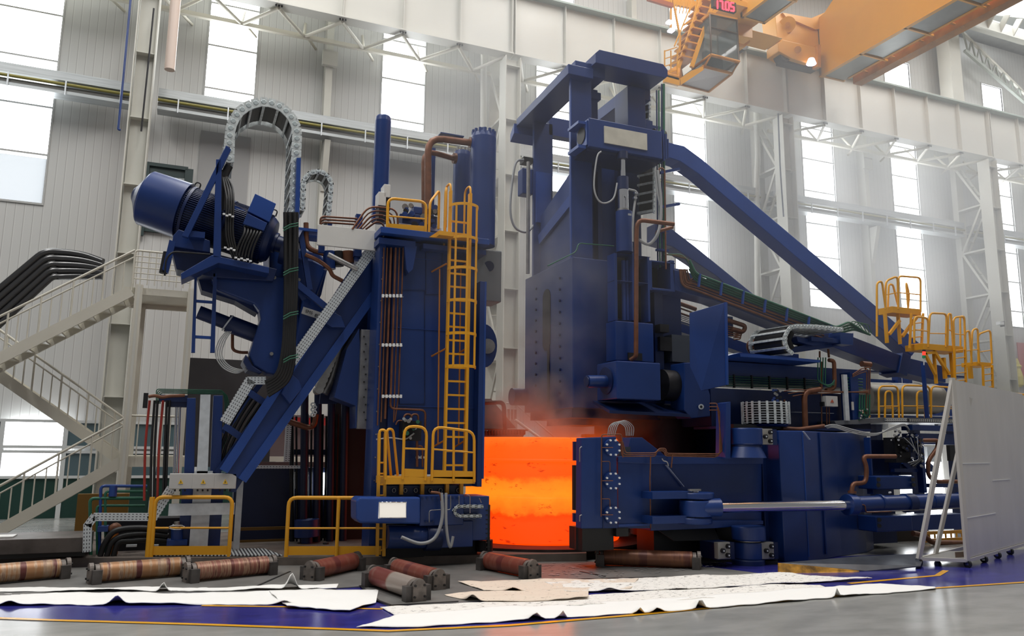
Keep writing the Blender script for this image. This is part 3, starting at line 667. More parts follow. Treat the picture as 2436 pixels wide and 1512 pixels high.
for u in (975, 1120):
    tw.part('console_bracket', BLUE, MB().fp([(u-13, 585), (u+18, 585), (u+8, 640), (u-3, 650), (u-8, 640)], TY-.12, .25), bevel=.01)
for px in ([(950, 690), (1010, 690), (1010, 960), (950, 960)], [(1013, 600), (1052, 600), (1052, 700), (1013, 700)]):
    tw.part('panel_seam', NAVY, MB().tube([P(u, v, TY+.11) for u, v in px], .008, 4, closed=True))
for z in (2.7, 4.2, 5.6): tw.part('weld_seam', BLUE2, MB().box((xL+.3, TY+.105, z), (xR-.12, TY+.12, z+.012)))
for i in range(14): tw.part('bolt', STEEL, MB().cyl((xL+.06, TY, .9+.42*i), (xL+.06, TY-.015, .9+.42*i), .014, n=6))
# copper pipes on the face
PX0 = [(914, .014), (922, .014), (931, .022), (942, .022), (951, .014), (960, .014)]
for i, (u, r) in enumerate(PX0):
    x = P(u, 590, TY-.05).x; zt = P(u, 590, TY).z; pts = [(x, TY-.03, zt)]
    if i == 3: pts += [(x, TY-.03, P(930, 972, TY).z), (P(1011, 978, TY).x, TY-.03, P(1011, 975, TY).z), (P(1011, 978, TY).x, TY-.03, P(1011, 1030, TY).z)]
    elif i == 5: pts += [(x, TY-.03, P(950, 940, TY).z), (x-.05, TY-.03, P(950, 1000, TY).z)]
    else: pts += [(x, TY-.03, P(920, 1012-8*(i % 3), TY).z)]
    tw.part('copper_pipe', COPPER, MB().tube(pts, r, 8, bend=.1))
for i, (u, v0, v1, r) in enumerate(((960, 1000, 1015, .014), (978, 985, 1020, .02), (995, 985, 1030, .02), (992, 1030, 1110, .025), (1005, 1060, 1110, .018))):
    tw.part('copper_pipe', COPPER, MB().ft([(u-18, v0+10), (u-14, v0), (u, v0), (u, v1)], TY-.1, r, 8, bend=.06))
for v in (703, 820, 942, 1087):
    c = tw.part('pipe_clamp', GALV, MB().fb(909 if v < 1000 else 990, v-2, 960-(v-700)*.02 if v < 1000 else 1010, v+3, TY-.08, .05))
    for k in range(6 if v < 1000 else 2): tw.part('clamp_nut', WTAG, MB().fb((909+k*8.5) if v < 1000 else 991+k*11, v-4, (914+k*8.5) if v < 1000 else 996+k*11, v+4, TY-.1, .03), c)
vb = tw.part('valve_block', DARK, MB().fb(958, 1000, 1002, 1048, TY-.25, .25))
for k in range(14):
    u = 958+random.random()*44; v = 992+random.random()*60; tw.part('valve_fitting', [STEEL, GREEN, BLACK, CHROME][k % 4], MB().cyl(P(u, v, TY-.38), P(u, v, TY-.2), .025+.02*random.random(), n=10), vb)
tw.part('valve_hose', HOSE, MB().ft([(895, 1045), (930, 1040), (965, 1046), (985, 1030)], TY-.3, .015, 6, bend=.1))
# steel head block and lug at the right rear of the tower
tw.part('grey_head_block', mat('grey_block', (.20, .21, .22), .5, metal=.3), MB().fb(1128, 589, 1193, 719, TY+1.0, .6), bevel=.03, label='bare grey steel block with a round hole')
tw.part('bore', NAVY, MB().cyl(P(1163, 633, TY+.98), P(1163, 633, TY+1.1), .115, n=24))
tw.part('round_lug', BLUE, MB().prism([P(1148, 760, TY+.9)]+[P(1152+31*sin(rad(t)), 822-52*cos(rad(t)), TY+.9) for t in range(0, 181, 15)], (0, .4, 0)), bevel=.01)
tw.part('lug_pin', STEEL, MB().cyl(P(1160, 823, TY+.85), P(1160, 823, TY+1), .16, n=20))
# --- ladder with safety cage
ld = T('caged_ladder', 'tall yellow ladder with safety cage hoops on the face of the blue tower', 'ladder', loc=P(1090, 1128, TY-.3))
LY = TY-.32; xl = P(1066, 800, LY).x; xr = P(1115, 800, LY).x; zb = P(1090, 1125, LY).z; zt = P(1090, 480, LY).z
xl = (P(1071, 560, LY).x+P(1056, 1100, LY).x)/2; xr = (P(1117, 560, LY).x+P(1108, 1100, LY).x)/2
ld.part('stile', YEL, MB().box((xl-.02, LY-.05, zb), (xl+.02, LY+.05, zt+.2)))
ld.part('stile', YEL, MB().box((xr-.035, LY-.05, zb), (xr+.02, LY+.05, zt+.2)))
for s, x in ((0, xl), (1, xr)): ld.part('stile_hoop', YEL, MB().tube([(x, LY, zt+.1), (x, LY, zt+.38), (x, LY+.35, zt+.38), (x, LY+.35, zt-.9)], .022, 8, bend=.15))
z = P(1090, 1106, LY).z
while z < zt-.3: ld.part('rung', YEL, MB().box((xl, LY-.02, z-.018), (xr, LY+.02, z+.018))); z += .262
for v in (487, 564, 636, 712, 790, 867):
    z = P(1090, v+6, LY).z; R_ = (xr-xl)/2+.09; cx = (xl+xr)/2+.06; pts = []
    for t in range(0, 181, 12): pts.append((cx-R_*cos(rad(t)), LY-.0-R_*1.65*sin(rad(t))*.62, z-.0))
    mb = MB()
    for i in range(len(pts)-1): mb.bar(pts[i], pts[i+1], .012, .055)
    ld.part('hoop', YEL, mb)
for t in (45, 90, 135): 
    ld.part('cage_strap', YEL, MB().bar((cx-R_*cos(rad(t)), LY-R_*1.02*sin(rad(t)), P(1090, 873, LY).z), (cx-R_*cos(rad(t)), LY-R_*1.02*sin(rad(t)), P(1090, 493, LY).z), .04, .01, up=(0,1,0)))
ld.part('cage_strap', YEL, MB().bar((cx+R_, LY, P(1090, 873, LY).z), (cx+R_, LY, P(1090, 493, LY).z), .01, .03, up=(0,1,0)))
STANDY = mat('orange_brown_paint', (.45, .16, .02), .45)
for v in (637, 838, 1055):
    for (u0, u1) in ((1062, 1027), (1110, 1080)): ld.part('standoff', STANDY, MB().cyl(P(u0, v-10, LY), P(u1, v+9, TY+.1), .018, n=8)); 
ld.part('standoff_tube', STANDY, MB().ft([(1046, 640), (1042, 1055)], TY-.1, .016, 8))
ld.part('standoff_tube', STANDY, MB().ft([(1096, 640), (1091, 1055)], TY-.1, .016, 8))
# --- yellow railings
def railing(name, lab, segs, Y, r=.028, mid=None, kick=None, deckv=None, grp=None):
    """segs: list of hoops, each ((u0,v0 bottom),(u0,v top),(u1,v top),(u1,v bottom))"""
    allp = [P(*p, Y) for s in segs for p in s]
    t = T(name, lab, 'railing', grp, loc=(sum(p.x for p in allp)/len(allp), Y, min(p.z for p in allp)))
    for s in segs:
        t.part('top_tube', YEL, MB().ft(s, Y, r, 10, bend=.14))
        if mid is not None:
            m0 = V(P(*s[0], Y)).lerp(P(*s[1], Y), mid); m1 = V(P(*s[3], Y)).lerp(P(*s[2], Y), mid)
            t.part('mid_rail', YEL, MB().cyl(m0, m1, r*.6, n=8))
        if kick:
            k0 = P(*s[0], Y); k1 = P(*s[3], Y)
            t.part('kick_plate', YEL, MB().prism([k0+V((0,0,.06)), k1+V((0,0,.06)), k1+V((0,0,.06+kick)), k0+V((0,0,.06+kick))], (0, .012, 0)))
    return t
upr = railing('guardrail', 'yellow guardrail on top of the ladder tower around the valves', [((921, 556), (923, 471), (1014, 480), (1012, 562))], TY-.15, mid=.5, kick=.15)
upr.part('end_loop', YEL, MB().tube([P(1020, 562, TY-.15), P(1023, 480, TY-.15), P(1045, 452, TY+.1), P(1043, 545, TY+.1)], .026, 10, bend=.1))
upr.part('end_loop', YEL, MB().tube([P(1058, 560, TY-.2), P(1062, 448, TY-.2), P(1062, 448, TY+.3), P(1060, 540, TY+.3)], .026, 10, bend=.1))
pf = T('ladder_landing', 'small yellow landing plate at the top of the caged ladder', 'platform', loc=P(1070, 565, TY-.3))
pf.part('deck', YEL, MB().fb(1045, 548, 1122, 567, TY-.5, .5)); pf.part('bracket', YEL, MB().fp([(1022, 563), (1045, 548), (1045, 565)], TY-.3, .1))
lp = T('work_platform', 'yellow work platform with three railings at the foot of the caged ladder', 'platform', loc=P(1020, 1150, 13.9))
PY_ = 13.75
lp.part('deck', YEL, MB().fb(918, 1134, 1130, 1150, PY_, .75), bevel=.004)
lp.part('grating', GALV, MB().fb(962, 1131, 1126, 1135, PY_+.03, .7))
for u in (955, 1005, 1064, 1098): lp.part('support_leg', YEL, MB().fb(u-3, 1148, u+4, 1176, PY_+.2, .08))
def prail(s, mid=.45, post=None, y=PY_):
    g = lp.part('rail_loop', YEL, MB().ft(s, y, .026, 10, bend=.16))
    m0 = P(*s[0], y).lerp(P(*s[1], y), .58); m1 = P(*s[3], y).lerp(P(*s[2], y), .58); lp.part('mid_rail', YEL, MB().cyl(m0, m1, .016, n=8), g)
    if post: lp.part('rail_post', YEL, MB().cyl(P(post[0], post[1], y), P(post[0], post[2], y), .024, n=8), g)
    k0 = P(*s[0], y); k1 = P(*s[3], y); lp.part('kick_plate', YEL, MB().prism([k0+V((0,0,.05)), k1+V((0,0,.05)), k1+V((0,0,.19)), k0+V((0,0,.19))], (0, .012, 0)), g)
prail([(958, 1140), (962, 1013), (1015, 1015), (1012, 1142)])
prail([(1027, 1143), (1031, 1014), (1128, 1026), (1128, 1146)], post=(1079, 1022, 1144))
lp.part('rail_loop', YEL, MB().tube([P(901, 1130, PY_), P(903, 1022, PY_), P(917, 1022, PY_), P(917, 1140, PY_)], .024, 8, bend=.1))
lp.part('rail_loop', YEL, MB().tube([P(930, 1130, PY_+.3), P(920, 1020, PY_), P(935, 1020, PY_+.1), P(946, 1130, PY_+.3)], .024, 8, bend=.1))
ll = T('access_ladder', 'short yellow ladder from the floor up to the work platform', 'ladder', loc=P(907, 1320, 14))
for u0, u1 in ((902, 897), (917, 913)): ll.part('stile', YEL, MB().bar(P(u0, 1030, 13.95), P(u1, 1322, 13.95), .05, .05))
for k in range(9): ll.part('rung', YEL, MB().cyl(P(901, 1100+26*k, 13.95), P(915, 1100+26*k, 13.95), .016, n=8))
# --- cylinders and pipes on top
def topcyl(lab, u0, u1, v0, v1, Y):
    c = T('vertical_cylinder', lab, 'cylinder', loc=P((u0+u1)/2, v1, Y))
    p0 = P((u0+u1)/2, v0, Y); p1 = P((u0+u1)/2+1, v1, Y); r = (P(u1, v0+60, Y).x-P(u0, v0+60, Y).x)/2
    c.part('barrel', BLUE, MB().lathe((p0.x, Y, p1.z), (0,0,1), [(0, r), (p0.z-p1.z-.12, r), (p0.z-p1.z-.03, r*.93), (p0.z-p1.z, r*.8)], 32))
    return c, V((p0.x, Y, p0.z)), r
topcyl('slim tall blue cylinder rising left of the tower top railing', 893, 931, 277, 530, 15.6)
c, p, r = topcyl('shorter blue cylinder behind the big one on the tower', 1080, 1120, 360, 560, 16.2)
for k in range(12): c.part('bolt', STEEL, MB().cyl(p+V((r*.8*cos(k*pi/6), r*.8*sin(k*pi/6), -.02)), p+V((r*.8*cos(k*pi/6), r*.8*sin(k*pi/6), .05)), .03, n=6))
c, p, r = topcyl('largest blue cylinder on the tower with a crown of bolts', 1122, 1179, 318, 586, 15.4)
for k in range(14): c.part('bolt', BLUE, MB().cyl(p+V((r*.85*cos(k*pi/7), r*.85*sin(k*pi/7), -.08)), p+V((r*.85*cos(k*pi/7), r*.85*sin(k*pi/7), .05)), .035, n=6))
c.part('top_stud', BLUE, MB().cyl(p, p+V((0,0,.14)), .05, n=8))
solo('copper_pipe_run', 'thick copper pipe rising behind the tower railing and bending to the big cylinder', 'pipe', COPPER, MB().ft([(1018, 560), (1018, 326), (1124, 340)], 15.5, .075, 14, bend=.35))
solo('copper_pipe_run', 'thick copper pipe with a U bend reaching the shorter blue cylinder', 'pipe', COPPER, MB().ft([(1010, 560), (1008, 356), (1084, 378)], 15.9, .06, 14, bend=.3))
for (u, v, Y) in ((1117, 338, 15.5), (1078, 376, 15.9)): solo('pipe_flange', 'brown pipe flange where the copper pipe meets the %s cylinder' % ('big' if u > 1100 else 'shorter'), 'flange', COPPER, MB().cyl(P(u, v, Y), P(u+7, v+1, Y), .12, n=18))
solo('pipe_post', 'thin blue post holding the copper pipes above the tower', 'post', BLUE, MB().fb(1024, 350, 1031, 560, 16.1, .1).fb(1048, 316, 1104, 323, 15.5, .3))
eb = T('switch_cabinet', 'narrow pale switch cabinet beside the slim blue cylinder', 'cabinet', loc=P(914, 500, 15))
eb.boxes('body', WHITE, MB().fb(901, 455, 918, 490, 15.1, .3).fb(914, 437, 928, 470, 15.1, .3), bevel=.01)
eb.boxes('side_panel', DARK, MB().fb(902, 488, 920, 520, 15.1, .3).fb(915, 466, 928, 500, 15.12, .3))
vt = T('valve_station', 'dark blue valve station with fittings behind the tower top railing', 'valve block', loc=P(985, 550, 15))
vt.part('base', NAVY, MB().fb(955, 535, 1050, 552, 15.0, .5)); vt.boxes('block', BLUE, MB().fb(958, 505, 1006, 536, 15.0, .4).fb(1022, 512, 1040, 545, 15, .3).fb(985, 490, 1005, 510, 15.1, .3), bevel=.015)
for k in range(22):
    u = 952+random.random()*96; v = 488+random.random()*52; vt.part('fitting', [BLUE, STEEL, BLACK, BLUE2][k % 4], MB().cyl(P(u, v, 14.85), P(u+2, v+2, 15.05), .03+.04*random.random(), n=10))
vt.part('white_strip', WTAG, MB().fb(950, 539, 1050, 542, 14.98, .03))
cg = T('copper_tube_group', 'group of thin copper tubes bending over the left edge of the tower top', 'pipes', loc=P(880, 560, 15))
for k in range(3): cg.part('tube', COPPER, MB().ft([(762, 560-4*k), (762, 514+7*k), (850, 520+7*k)], 15.8, .02, 8, bend=.1))
for k in range(5):
    cg.part('tube', COPPER, MB().ft([(838+8*k, 545), (876+5*k, 490+9*k), (945-8*k, 497+9*k), (947-8*k, 555)], 14.9+.05*k, .015 if k % 2 else .02, 8, bend=.18))
cg.part('tube', COPPER, MB().ft([(728, 530), (729, 590), (790, 610), (850, 640)], 15.3, .05, 10, bend=.15))
cg.part('tube', COPPER, MB().ft([(726, 605), (760, 620), (785, 640), (790, 655), (815, 668)], 15.2, .04, 10, bend=.15))
cg.part('tube', STEEL, MB().ft([(780, 605), (850, 640)], 15.0, .05, 10))
for k in range(4): cg.part('pump_head', [BLUE, DARK, COPPER, BLUE2][k], MB().cyl(P(782+22*k, 598, 15.3), P(784+22*k, 640-7*k, 15.3), .12-.02*(k % 2), n=16))

# ================================================================== LOWER CARRIAGE with screen
LC = 13.6
lc = T('lower_carriage', 'low blue machine carriage with a white panel below the work platform', 'machine', loc=P(1010, 1318, LC))
lc.part('nose', BLUE2, MB().fp([(856, 1182), (885, 1183), (1000, 1182), (1000, 1246), (858, 1244), (848, 1236), (848, 1190)], LC, .5), bevel=.03)
wp = lc.part('panel', mat('white_screen', (.9, .88, .82), .3, emit=(1, .93, .82), es=.5), MB().fb(902, 1194, 966, 1231, LC-.03, .03), label='white rectangular backlit panel')
lc.part('panel_frame', CHROME, MB().tube([P(902, 1194, LC-.03), P(966, 1194, LC-.03), P(966, 1231, LC-.03), P(902, 1231, LC-.03)], .012, 4, closed=True), wp)
lc.part('body', BLUE, MB().fb(1000, 1177, 1103, 1248, LC+.1, .8), bevel=.015)
lc.part('body', BLUE, MB().fb(1045, 1240, 1125, 1300, LC+.15, .8), bevel=.015)
lc.part('end_block', BLUE, MB().fb(1103, 1180, 1163, 1284, LC+.2, .7), bevel=.015)
lc.part('upper_block', NAVY, MB().fb(918, 1155, 1100, 1182, LC+.45, .5))
for u in (937, 964, 989, 1024, 1048, 1090): lc.part('ring_nut', STEEL, MB().tube([P(u+4*cos(t*pi/6), 1166+5*sin(t*pi/6), LC+.42) for t in range(12)], .01, 6, closed=True))
lc.part('drive_drum', BLUE, MB().cyl(P(920, 1276, LC+.3), P(1010, 1276, LC+.3), .2, n=28)); lc.part('drum_end', NAVY, MB().cyl(P(1010, 1276, LC+.3), P(1045, 1276, LC+.3), .24, n=28))
lc.part('base', mat('black_base', (.008, .009, .014), .6), MB().fb(915, 1246, 1135, 1318, LC+.55, .9))
lc.part('support_roller', DARK, MB().cyl(P(1152, 1283, LC+.5), P(1152, 1310, LC+.5), .16, n=24))
lc.part('scale_bar', BLACK, MB().fb(1161, 1200, 1165, 1308, LC+.2, .05))
for k in range(9): lc.part('scale_step', BLACK, MB().fb(1156, 1212+11*k, 1166, 1214+11*k, LC+.19, .05))
for (pts, r, m) in (([(1050, 1172), (1052, 1230), (1035, 1278), (1000, 1292), (955, 1277)], .03, HOSE), ([(1061, 1172), (1061, 1240), (1066, 1285), (1072, 1300), (1078, 1275)], .026, HOSE)):
    lc.part('hose', m, MB().tube(spline([P(u, v, LC-.1) for u, v in pts], 6), r, 10))
for pts in ([(1021, 1242), (1021, 1213), (1050, 1212)], [(1072, 1178), (1072, 1212), (1060, 1212)], [(1092, 1178), (1092, 1200)], [(1110, 1176), (1118, 1178), (1118, 1220)], [(1140, 1184), (1145, 1195)]):
    lc.part('thin_line', STEEL, MB().ft(pts, LC+.0, .008, 6, bend=.05))
lc.part('copper_elbow', COPPER, MB().ft([(1025, 1170), (1048, 1172), (1050, 1190)], LC-.1, .022, 8, bend=.06))
for k in range(8): lc.part('bolt', NAVY, MB().cyl(P(1005+12*k, 1184, LC+.1), P(1005+12*k, 1184, LC+.05), .02, n=6)); 
for k in range(3): lc.part('bolt', NAVY, MB().cyl(P(1014+8*k, 1240, LC+.1), P(1014+8*k, 1240, LC+.05), .02, n=6))
ec = T('energy_chain', 'small flat silver energy chain lying on the lower blue carriage', 'energy chain', loc=P(1120, 1230, LC))
pts = [P(1150, 1205, LC+.05), P(1095, 1204, LC+.05)]+[P(1092-11*sin(rad(t)), 1215-11*cos(rad(t)), LC+.05) for t in (0, 45, 90, 135, 180)]+[P(1095, 1227, LC+.05), P(1148, 1227, LC+.05)]
energy_chain(ec, pts, (0, .16, 0), .025, .055)

# ================================================================== GLOWING RING
def hot_mat():
    m = bpy.data.materials.new('glowing_steel'); m.use_nodes = True; nt = m.node_tree; b = nt.nodes['Principled BSDF']
    b.inputs['Base Color'].default_value = (.25, .05, .01, 1); b.inputs['Roughness'].default_value = .8
    tc = nt.nodes.new('ShaderNodeTexCoord'); sp = nt.nodes.new('ShaderNodeSeparateXYZ'); nt.links.new(tc.outputs['Object'], sp.inputs[0])
    # cooler (redder) skin in bands of height and in drifting patches of scale
    n = nt.nodes.new('ShaderNodeTexNoise'); n.inputs['Scale'].default_value = 1.8; n.inputs['Detail'].default_value = 6; n.inputs['Roughness'].default_value = .65
    mp = nt.nodes.new('ShaderNodeMapping'); mp.inputs['Scale'].default_value = (1, 1, 1.4); nt.links.new(tc.outputs['Object'], mp.inputs[0]); nt.links.new(mp.outputs[0], n.inputs['Vector'])
    a = nt.nodes.new('ShaderNodeMath'); a.operation = 'MULTIPLY_ADD'; a.inputs[1].default_value = .5; nt.links.new(n.outputs['Fac'], a.inputs[0]); nt.links.new(sp.outputs['Z'], a.inputs[2])
    r = nt.nodes.new('ShaderNodeValToRGB'); nt.links.new(a.outputs[0], r.inputs[0]); cr = r.color_ramp
    mr = nt.nodes.new('ShaderNodeMath'); mr.operation = 'MULTIPLY'; mr.inputs[1].default_value = 1/2.3; nt.links.new(a.outputs[0], mr.inputs[0]); nt.links.new(mr.outputs[0], r.inputs[0])
    cols = [(0.0, (1, .05, .0)), (.30, (1, .055, .002)), (.35, (1, .045, .0)), (.39, (1, .14, .005)), (.52, (1, .24, .01)), (.62, (1, .19, .008)), (.68, (1, .075, .003)), (.92, (1, .09, .004)), (1, (1, .13, .01))]
    cr.elements[0].position = 0; cr.elements[0].color = (*cols[0][1], 1); cr.elements[1].position = 1; cr.elements[1].color = (*cols[-1][1], 1)
    for p, c in cols[1:-1]: e = cr.elements.new(p); e.color = (*c, 1)
    n2 = nt.nodes.new('ShaderNodeTexNoise'); n2.inputs['Scale'].default_value = 3.0; n2.inputs['Detail'].default_value = 8; n2.inputs['Roughness'].default_value = .7
    m2 = nt.nodes.new('ShaderNodeMapping'); m2.inputs['Scale'].default_value = (1, 1, 2.6); nt.links.new(tc.outputs['Object'], m2.inputs[0]); nt.links.new(m2.outputs[0], n2.inputs['Vector'])
    r2 = nt.nodes.new('ShaderNodeValToRGB'); nt.links.new(n2.outputs['Fac'], r2.inputs[0]); r2.color_ramp.elements[0].position = .365; r2.color_ramp.elements[0].color = (.5, .35, .35, 1); r2.color_ramp.elements[1].position = .395; r2.color_ramp.elements[1].color = (1, 1, 1, 1)
    mx = nt.nodes.new('ShaderNodeMixRGB'); mx.blend_type = 'MULTIPLY'; mx.inputs[0].default_value = 1; nt.links.new(r.outputs[0], mx.inputs[1]); nt.links.new(r2.outputs[0], mx.inputs[2])
    nt.links.new(mx.outputs[0], b.inputs['Emission Color']); b.inputs['Emission Strength'].default_value = 1.25
    return m
HOT = hot_mat()
RC = V((7.38, 15.9, 0)); RR = 1.66; RH = P(1290, 1046, 14.3).z
prof = [(0, RR-.02), (.03, RR), (.9, RR), (.92, RR-.01), (RH-.50, RR), (RH-.48, RR+.03), (RH-.45, RR+.03), (RH-.43, RR), (RH-.03, RR), (RH, RR-.03), (RH, RR-.55)]
solo('glowing_ring', 'huge glowing orange hot steel ring standing between the two blue machines', 'steel ring', HOT, MB().lathe(RC+V((0,0,.06)), (0,0,1), prof, 96))
RS = mat('hot_scale_red', (.3, .02, .01), .6, emit=(1, .05, .005), es=.35)
solo('support_table', 'low dark round table glowing red under the hot steel ring', 'table', mat('table_steel', (.05, .03, .03), .5, metal=.4, noise=.4), MB().lathe((RC.x, RC.y+.2, 0), (0,0,1), [(0, 2.35), (.05, 2.35), (.06, 2.2)], 64))

# ================================================================== FRONT GUARDRAILS
def floor_rail(lab, u0, u1, post_u=None, vtop=(1190, 1190), vb=1324, double=False):
    a = G(u0, vb, 0); b = G(u1, vb-1, 0); H_ = 1.02
    t = T('guardrail', lab, 'railing', 'yellow guardrails along the deck edge', loc=a.lerp(b, .5))
    up = V((0,0,H_))
    t.part('top_tube', YEL, MB().tube([a, a+up, b+up, b], .035, 12, bend=.14))
    t.part('mid_rail', YEL, MB().cyl(a+up*.48, b+up*.48, .018, n=8))
    t.part('kick_plate', YEL, MB().prism([a+V((0,0,.03)), b+V((0,0,.03)), b+V((0,0,.18)), a+V((0,0,.18))], (0, .012, 0)))
    if post_u: p = G(post_u, vb, 0); t.part('post', YEL, MB().cyl(p, p+up, .032, n=10))
    return t, a, b
floor_rail('yellow guardrail loop in front of the blue control stand at left', 359, 544)
t, a, b = floor_rail('yellow guardrail with a middle post left of the lower carriage', 680, 912, post_u=800)
p = G(351, 1324, 0); solo('rail_bollard', 'single yellow post standing left of the left guardrail', 'post', YEL, MB().tube([p, p+V((0,0,1.02))], .045, 12))
solo('step_plate', 'pale perforated step plate on the deck between the guardrails', 'step', PERFY, MB().prism([G(362, 1322, .01), G(672, 1322, .01), G(628, 1306, .01), G(545, 1306, .01), G(545, 1318, .01), G(362, 1318, .01)], (0,0,.02)))

# ================================================================== PRESS / RADIAL MILL STAND (tall blue machine right of the ring)
XS = 7.44; FY = 14.5                                    # its left side plane and its front plane
pr = T('mill_stand', 'tallest blue machine with an open top frame above the glowing ring', 'machine', loc=(8.8, 15.5, 0))
def zpx(u, v, Y): return P(u, v, Y).z
# top frame: three beams
zt = 10.66; zl = 10.33
pr.part('top_frame_beam', BLUE, MB().prism([(7.9, 14.25, zl), (9.72, 14.25, zl), (9.78, 14.25, zl+.06), (9.78, 14.25, zt-.12), (9.66, 14.25, zt), (8.0, 14.25, zt), (7.9, 14.25, zt-.1)], (0, .7, 0)), bevel=.01)
pr.part('top_frame_beam', BLUE, MB().prism([(7.30, 14.4, 10.02), (7.30, 17.3, 9.93), (7.30, 17.3, 10.12), (7.30, 14.4, 10.25)], (.62, 0, 0)), bevel=.01)
pr.part('top_frame_beam', BLUE, MB().box((7.5, 14.45, 10.1), (8.25, 15.3, 10.4)), bevel=.01)
pr.part('top_frame_beam', BLUE, MB().box((9.15, 14.9, 10.05), (9.72, 17.0, 10.35)), bevel=.01)
pr.part('frame_notch', BLUE2, MB().prism([(7.24, 17.3, 9.75), (7.24, 17.55, 9.6), (7.24, 17.55, 9.8), (7.24, 17.3, 10.0)], (.68, 0, 0)))
# posts
zb = 5.9
pr.part('front_post', BLUE, MB().box((7.46, 14.6, zb), (7.98, 14.7, 10.1)), bevel=.01)
pr.part('post_edge_highlight', BLUE2, MB().box((7.44, 14.58, zb), (7.47, 14.63, 10.05)))  # brighter strip paints the highlight on the post's left edge
pr.part('inner_post', BLUE, MB().box((8.12, 15.0, 8.4), (8.36, 15.5, 10.1)), bevel=.01)
pr.part('inner_post', BLUE, MB().box((8.06, 14.95, 9.85), (8.42, 15.5, 10.02)), bevel=.01)
pr.part('rear_post', BLUE, MB().box((P(1270, 450, 16.85).x, 16.85, zb-.6), (P(1315, 450, 16.85).x, 16.95, 9.95)), bevel=.01)
pr.part('rear_post', BLUE2, MB().box((P(1274, 450, 16.85).x, 16.78, zpx(1290, 530, 16.8)), (P(1308, 450, 16.85).x, 16.85, zpx(1290, 410, 16.8))))
pr.part('right_post', BLUE, MB().box((8.98, 14.7, 8.6), (9.45, 15.3, 10.2)), bevel=.01)
pr.part('right_post', NAVY, MB().box((8.85, 14.9, zb), (9.4, 15.6, 9.0)), bevel=.01)
pr.part('rear_link', BLUE, MB().box((8.0, 16.85, zpx(1340, 332, 17)), (9.2, 17.1, zpx(1340, 290, 17))))
pr.part('mid_block', BLUE, MB().prism([(8.35, 15.9, 8.7), (9.2, 15.9, 8.7), (9.2, 15.9, 9.35), (8.9, 15.9, 9.35), (8.85, 15.9, 9.45), (8.6, 15.9, 9.45), (8.55, 15.9, 9.35), (8.35, 15.9, 9.2)], (0, .5, 0)), bevel=.01)
pr.part('side_link', BLUE, MB().prism([(7.75, 14.75, 5.9), (7.75, 16.8, 5.9), (7.75, 16.8, 7.5), (7.75, 14.75, 8.25)], (.1, 0, 0)))
pr.part('side_stiffener', BLUE2, MB().bar((7.72, 16.8, 6.9), (7.72, 14.8, 7.5), .06, .25))
pr.part('rear_wall', NAVY, MB().box((8.0, 16.0, zb), (9.4, 16.4, 7.7)))
pr.boxes('stub_bracket', BLUE, MB().box((9.4, 14.8, 9.3), (9.7, 15.2, 9.5)).box((9.45, 14.7, 8.85), (9.85, 15.0, 9.35)))
pr.part('counter_roller', DARK, MB().cyl((9.5, 14.5, 9.0), (9.78, 14.5, 9.0), .16, n=18).cyl((9.5, 14.5, 8.7), (9.7, 14.5, 8.7), .1, n=14))
# nameplate beam
NB = 13.9
a = P(1401, 279, NB); b = P(1576, 378, NB)
nb = pr.part('nameplate_beam', BLUE, MB().box((a.x, NB, b.z), (b.x, NB+.55, a.z)), bevel=.015)
pr.part('end_plate', BLUE2, MB().box((a.x-.03, NB+.05, b.z+.05), (a.x, NB+.5, a.z-.05)))
pr.part('end_bore', BLACK, MB().cyl((a.x-.05, NB+.28, (a.z+b.z)/2), (a.x+.02, NB+.28, (a.z+b.z)/2), .18, n=28))
pr.boxes('end_hook', BLUE2, MB().box((a.x-.2, NB+.1, a.z-.12), (a.x-.02, NB+.6, a.z-.06)).box((a.x-.2, NB+.1, b.z-.02), (a.x-.02, NB+.6, b.z+.05)))
pr.part('lower_lip', NAVY, MB().box((a.x, NB+.1, b.z-.06), (b.x, NB+.9, b.z)))
pr.part('blank_plate', mat('aged_plate', (.66, .63, .54), .4, noise=.15, nscale=3), MB().fb(1438, 299, 1540, 357, NB-.03, .03), label='pale blank rectangular plate')
for k, (u0, v0, u1, v1) in enumerate(((1577, 308, 1582, 382), (1582, 318, 1588, 378), (1588, 330, 1592, 376))): pr.part('strut_shoe', BLUE, MB().fb(u0, v0, u1, v1, NB+.05, .5))
for u in (1444, 1535):
    pr.part('lifting_lug', GALV, MB().fb(u-6, 362+(u-1444)*.17, u+6, 372+(u-1444)*.17, NB+.3, .05))
# screw-down cylinder in the middle
SC = 13.95
def vcyl(name, m, u, v0, v1, r, Y=SC, n=24): return pr.part(name, m, MB().cyl(P(u, v0, Y), (P(u, v0, Y).x, Y, P(u, v1, Y).z), r, n=n))
vcyl('cap_nut', NAVY, 1481, 362, 379, .115); vcyl('piston_rod', CHROME, 1481, 376, 428, .06); vcyl('rod_gland', NAVY, 1481, 422, 452, .125)
vcyl('chrome_sleeve', CHROME, 1482, 450, 500, .115); vcyl('sleeve_ring', STEEL, 1482, 498, 504, .125); vcyl('cylinder_barrel', BLUE, 1484, 504, 600, .175)
# recessed back plates and ribs seen behind the cylinder
pr.part('recess_plate', BLUE, MB().box((7.98, 14.95, zb), (9.0, 15.1, 8.4)))
pr.part('recess_rib', NAVY, MB().box((8.2, 14.75, zb), (8.3, 14.97, 8.3)))
pr.part('recess_rib', NAVY, MB().box((8.75, 14.7, zb), (8.83, 14.97, 8.2)))
pr.part('haunch', NAVY, MB().prism([(7.95, 14.7, 8.2), (8.3, 14.7, 8.2), (7.95, 14.7, 7.7)], (0, .3, 0)))
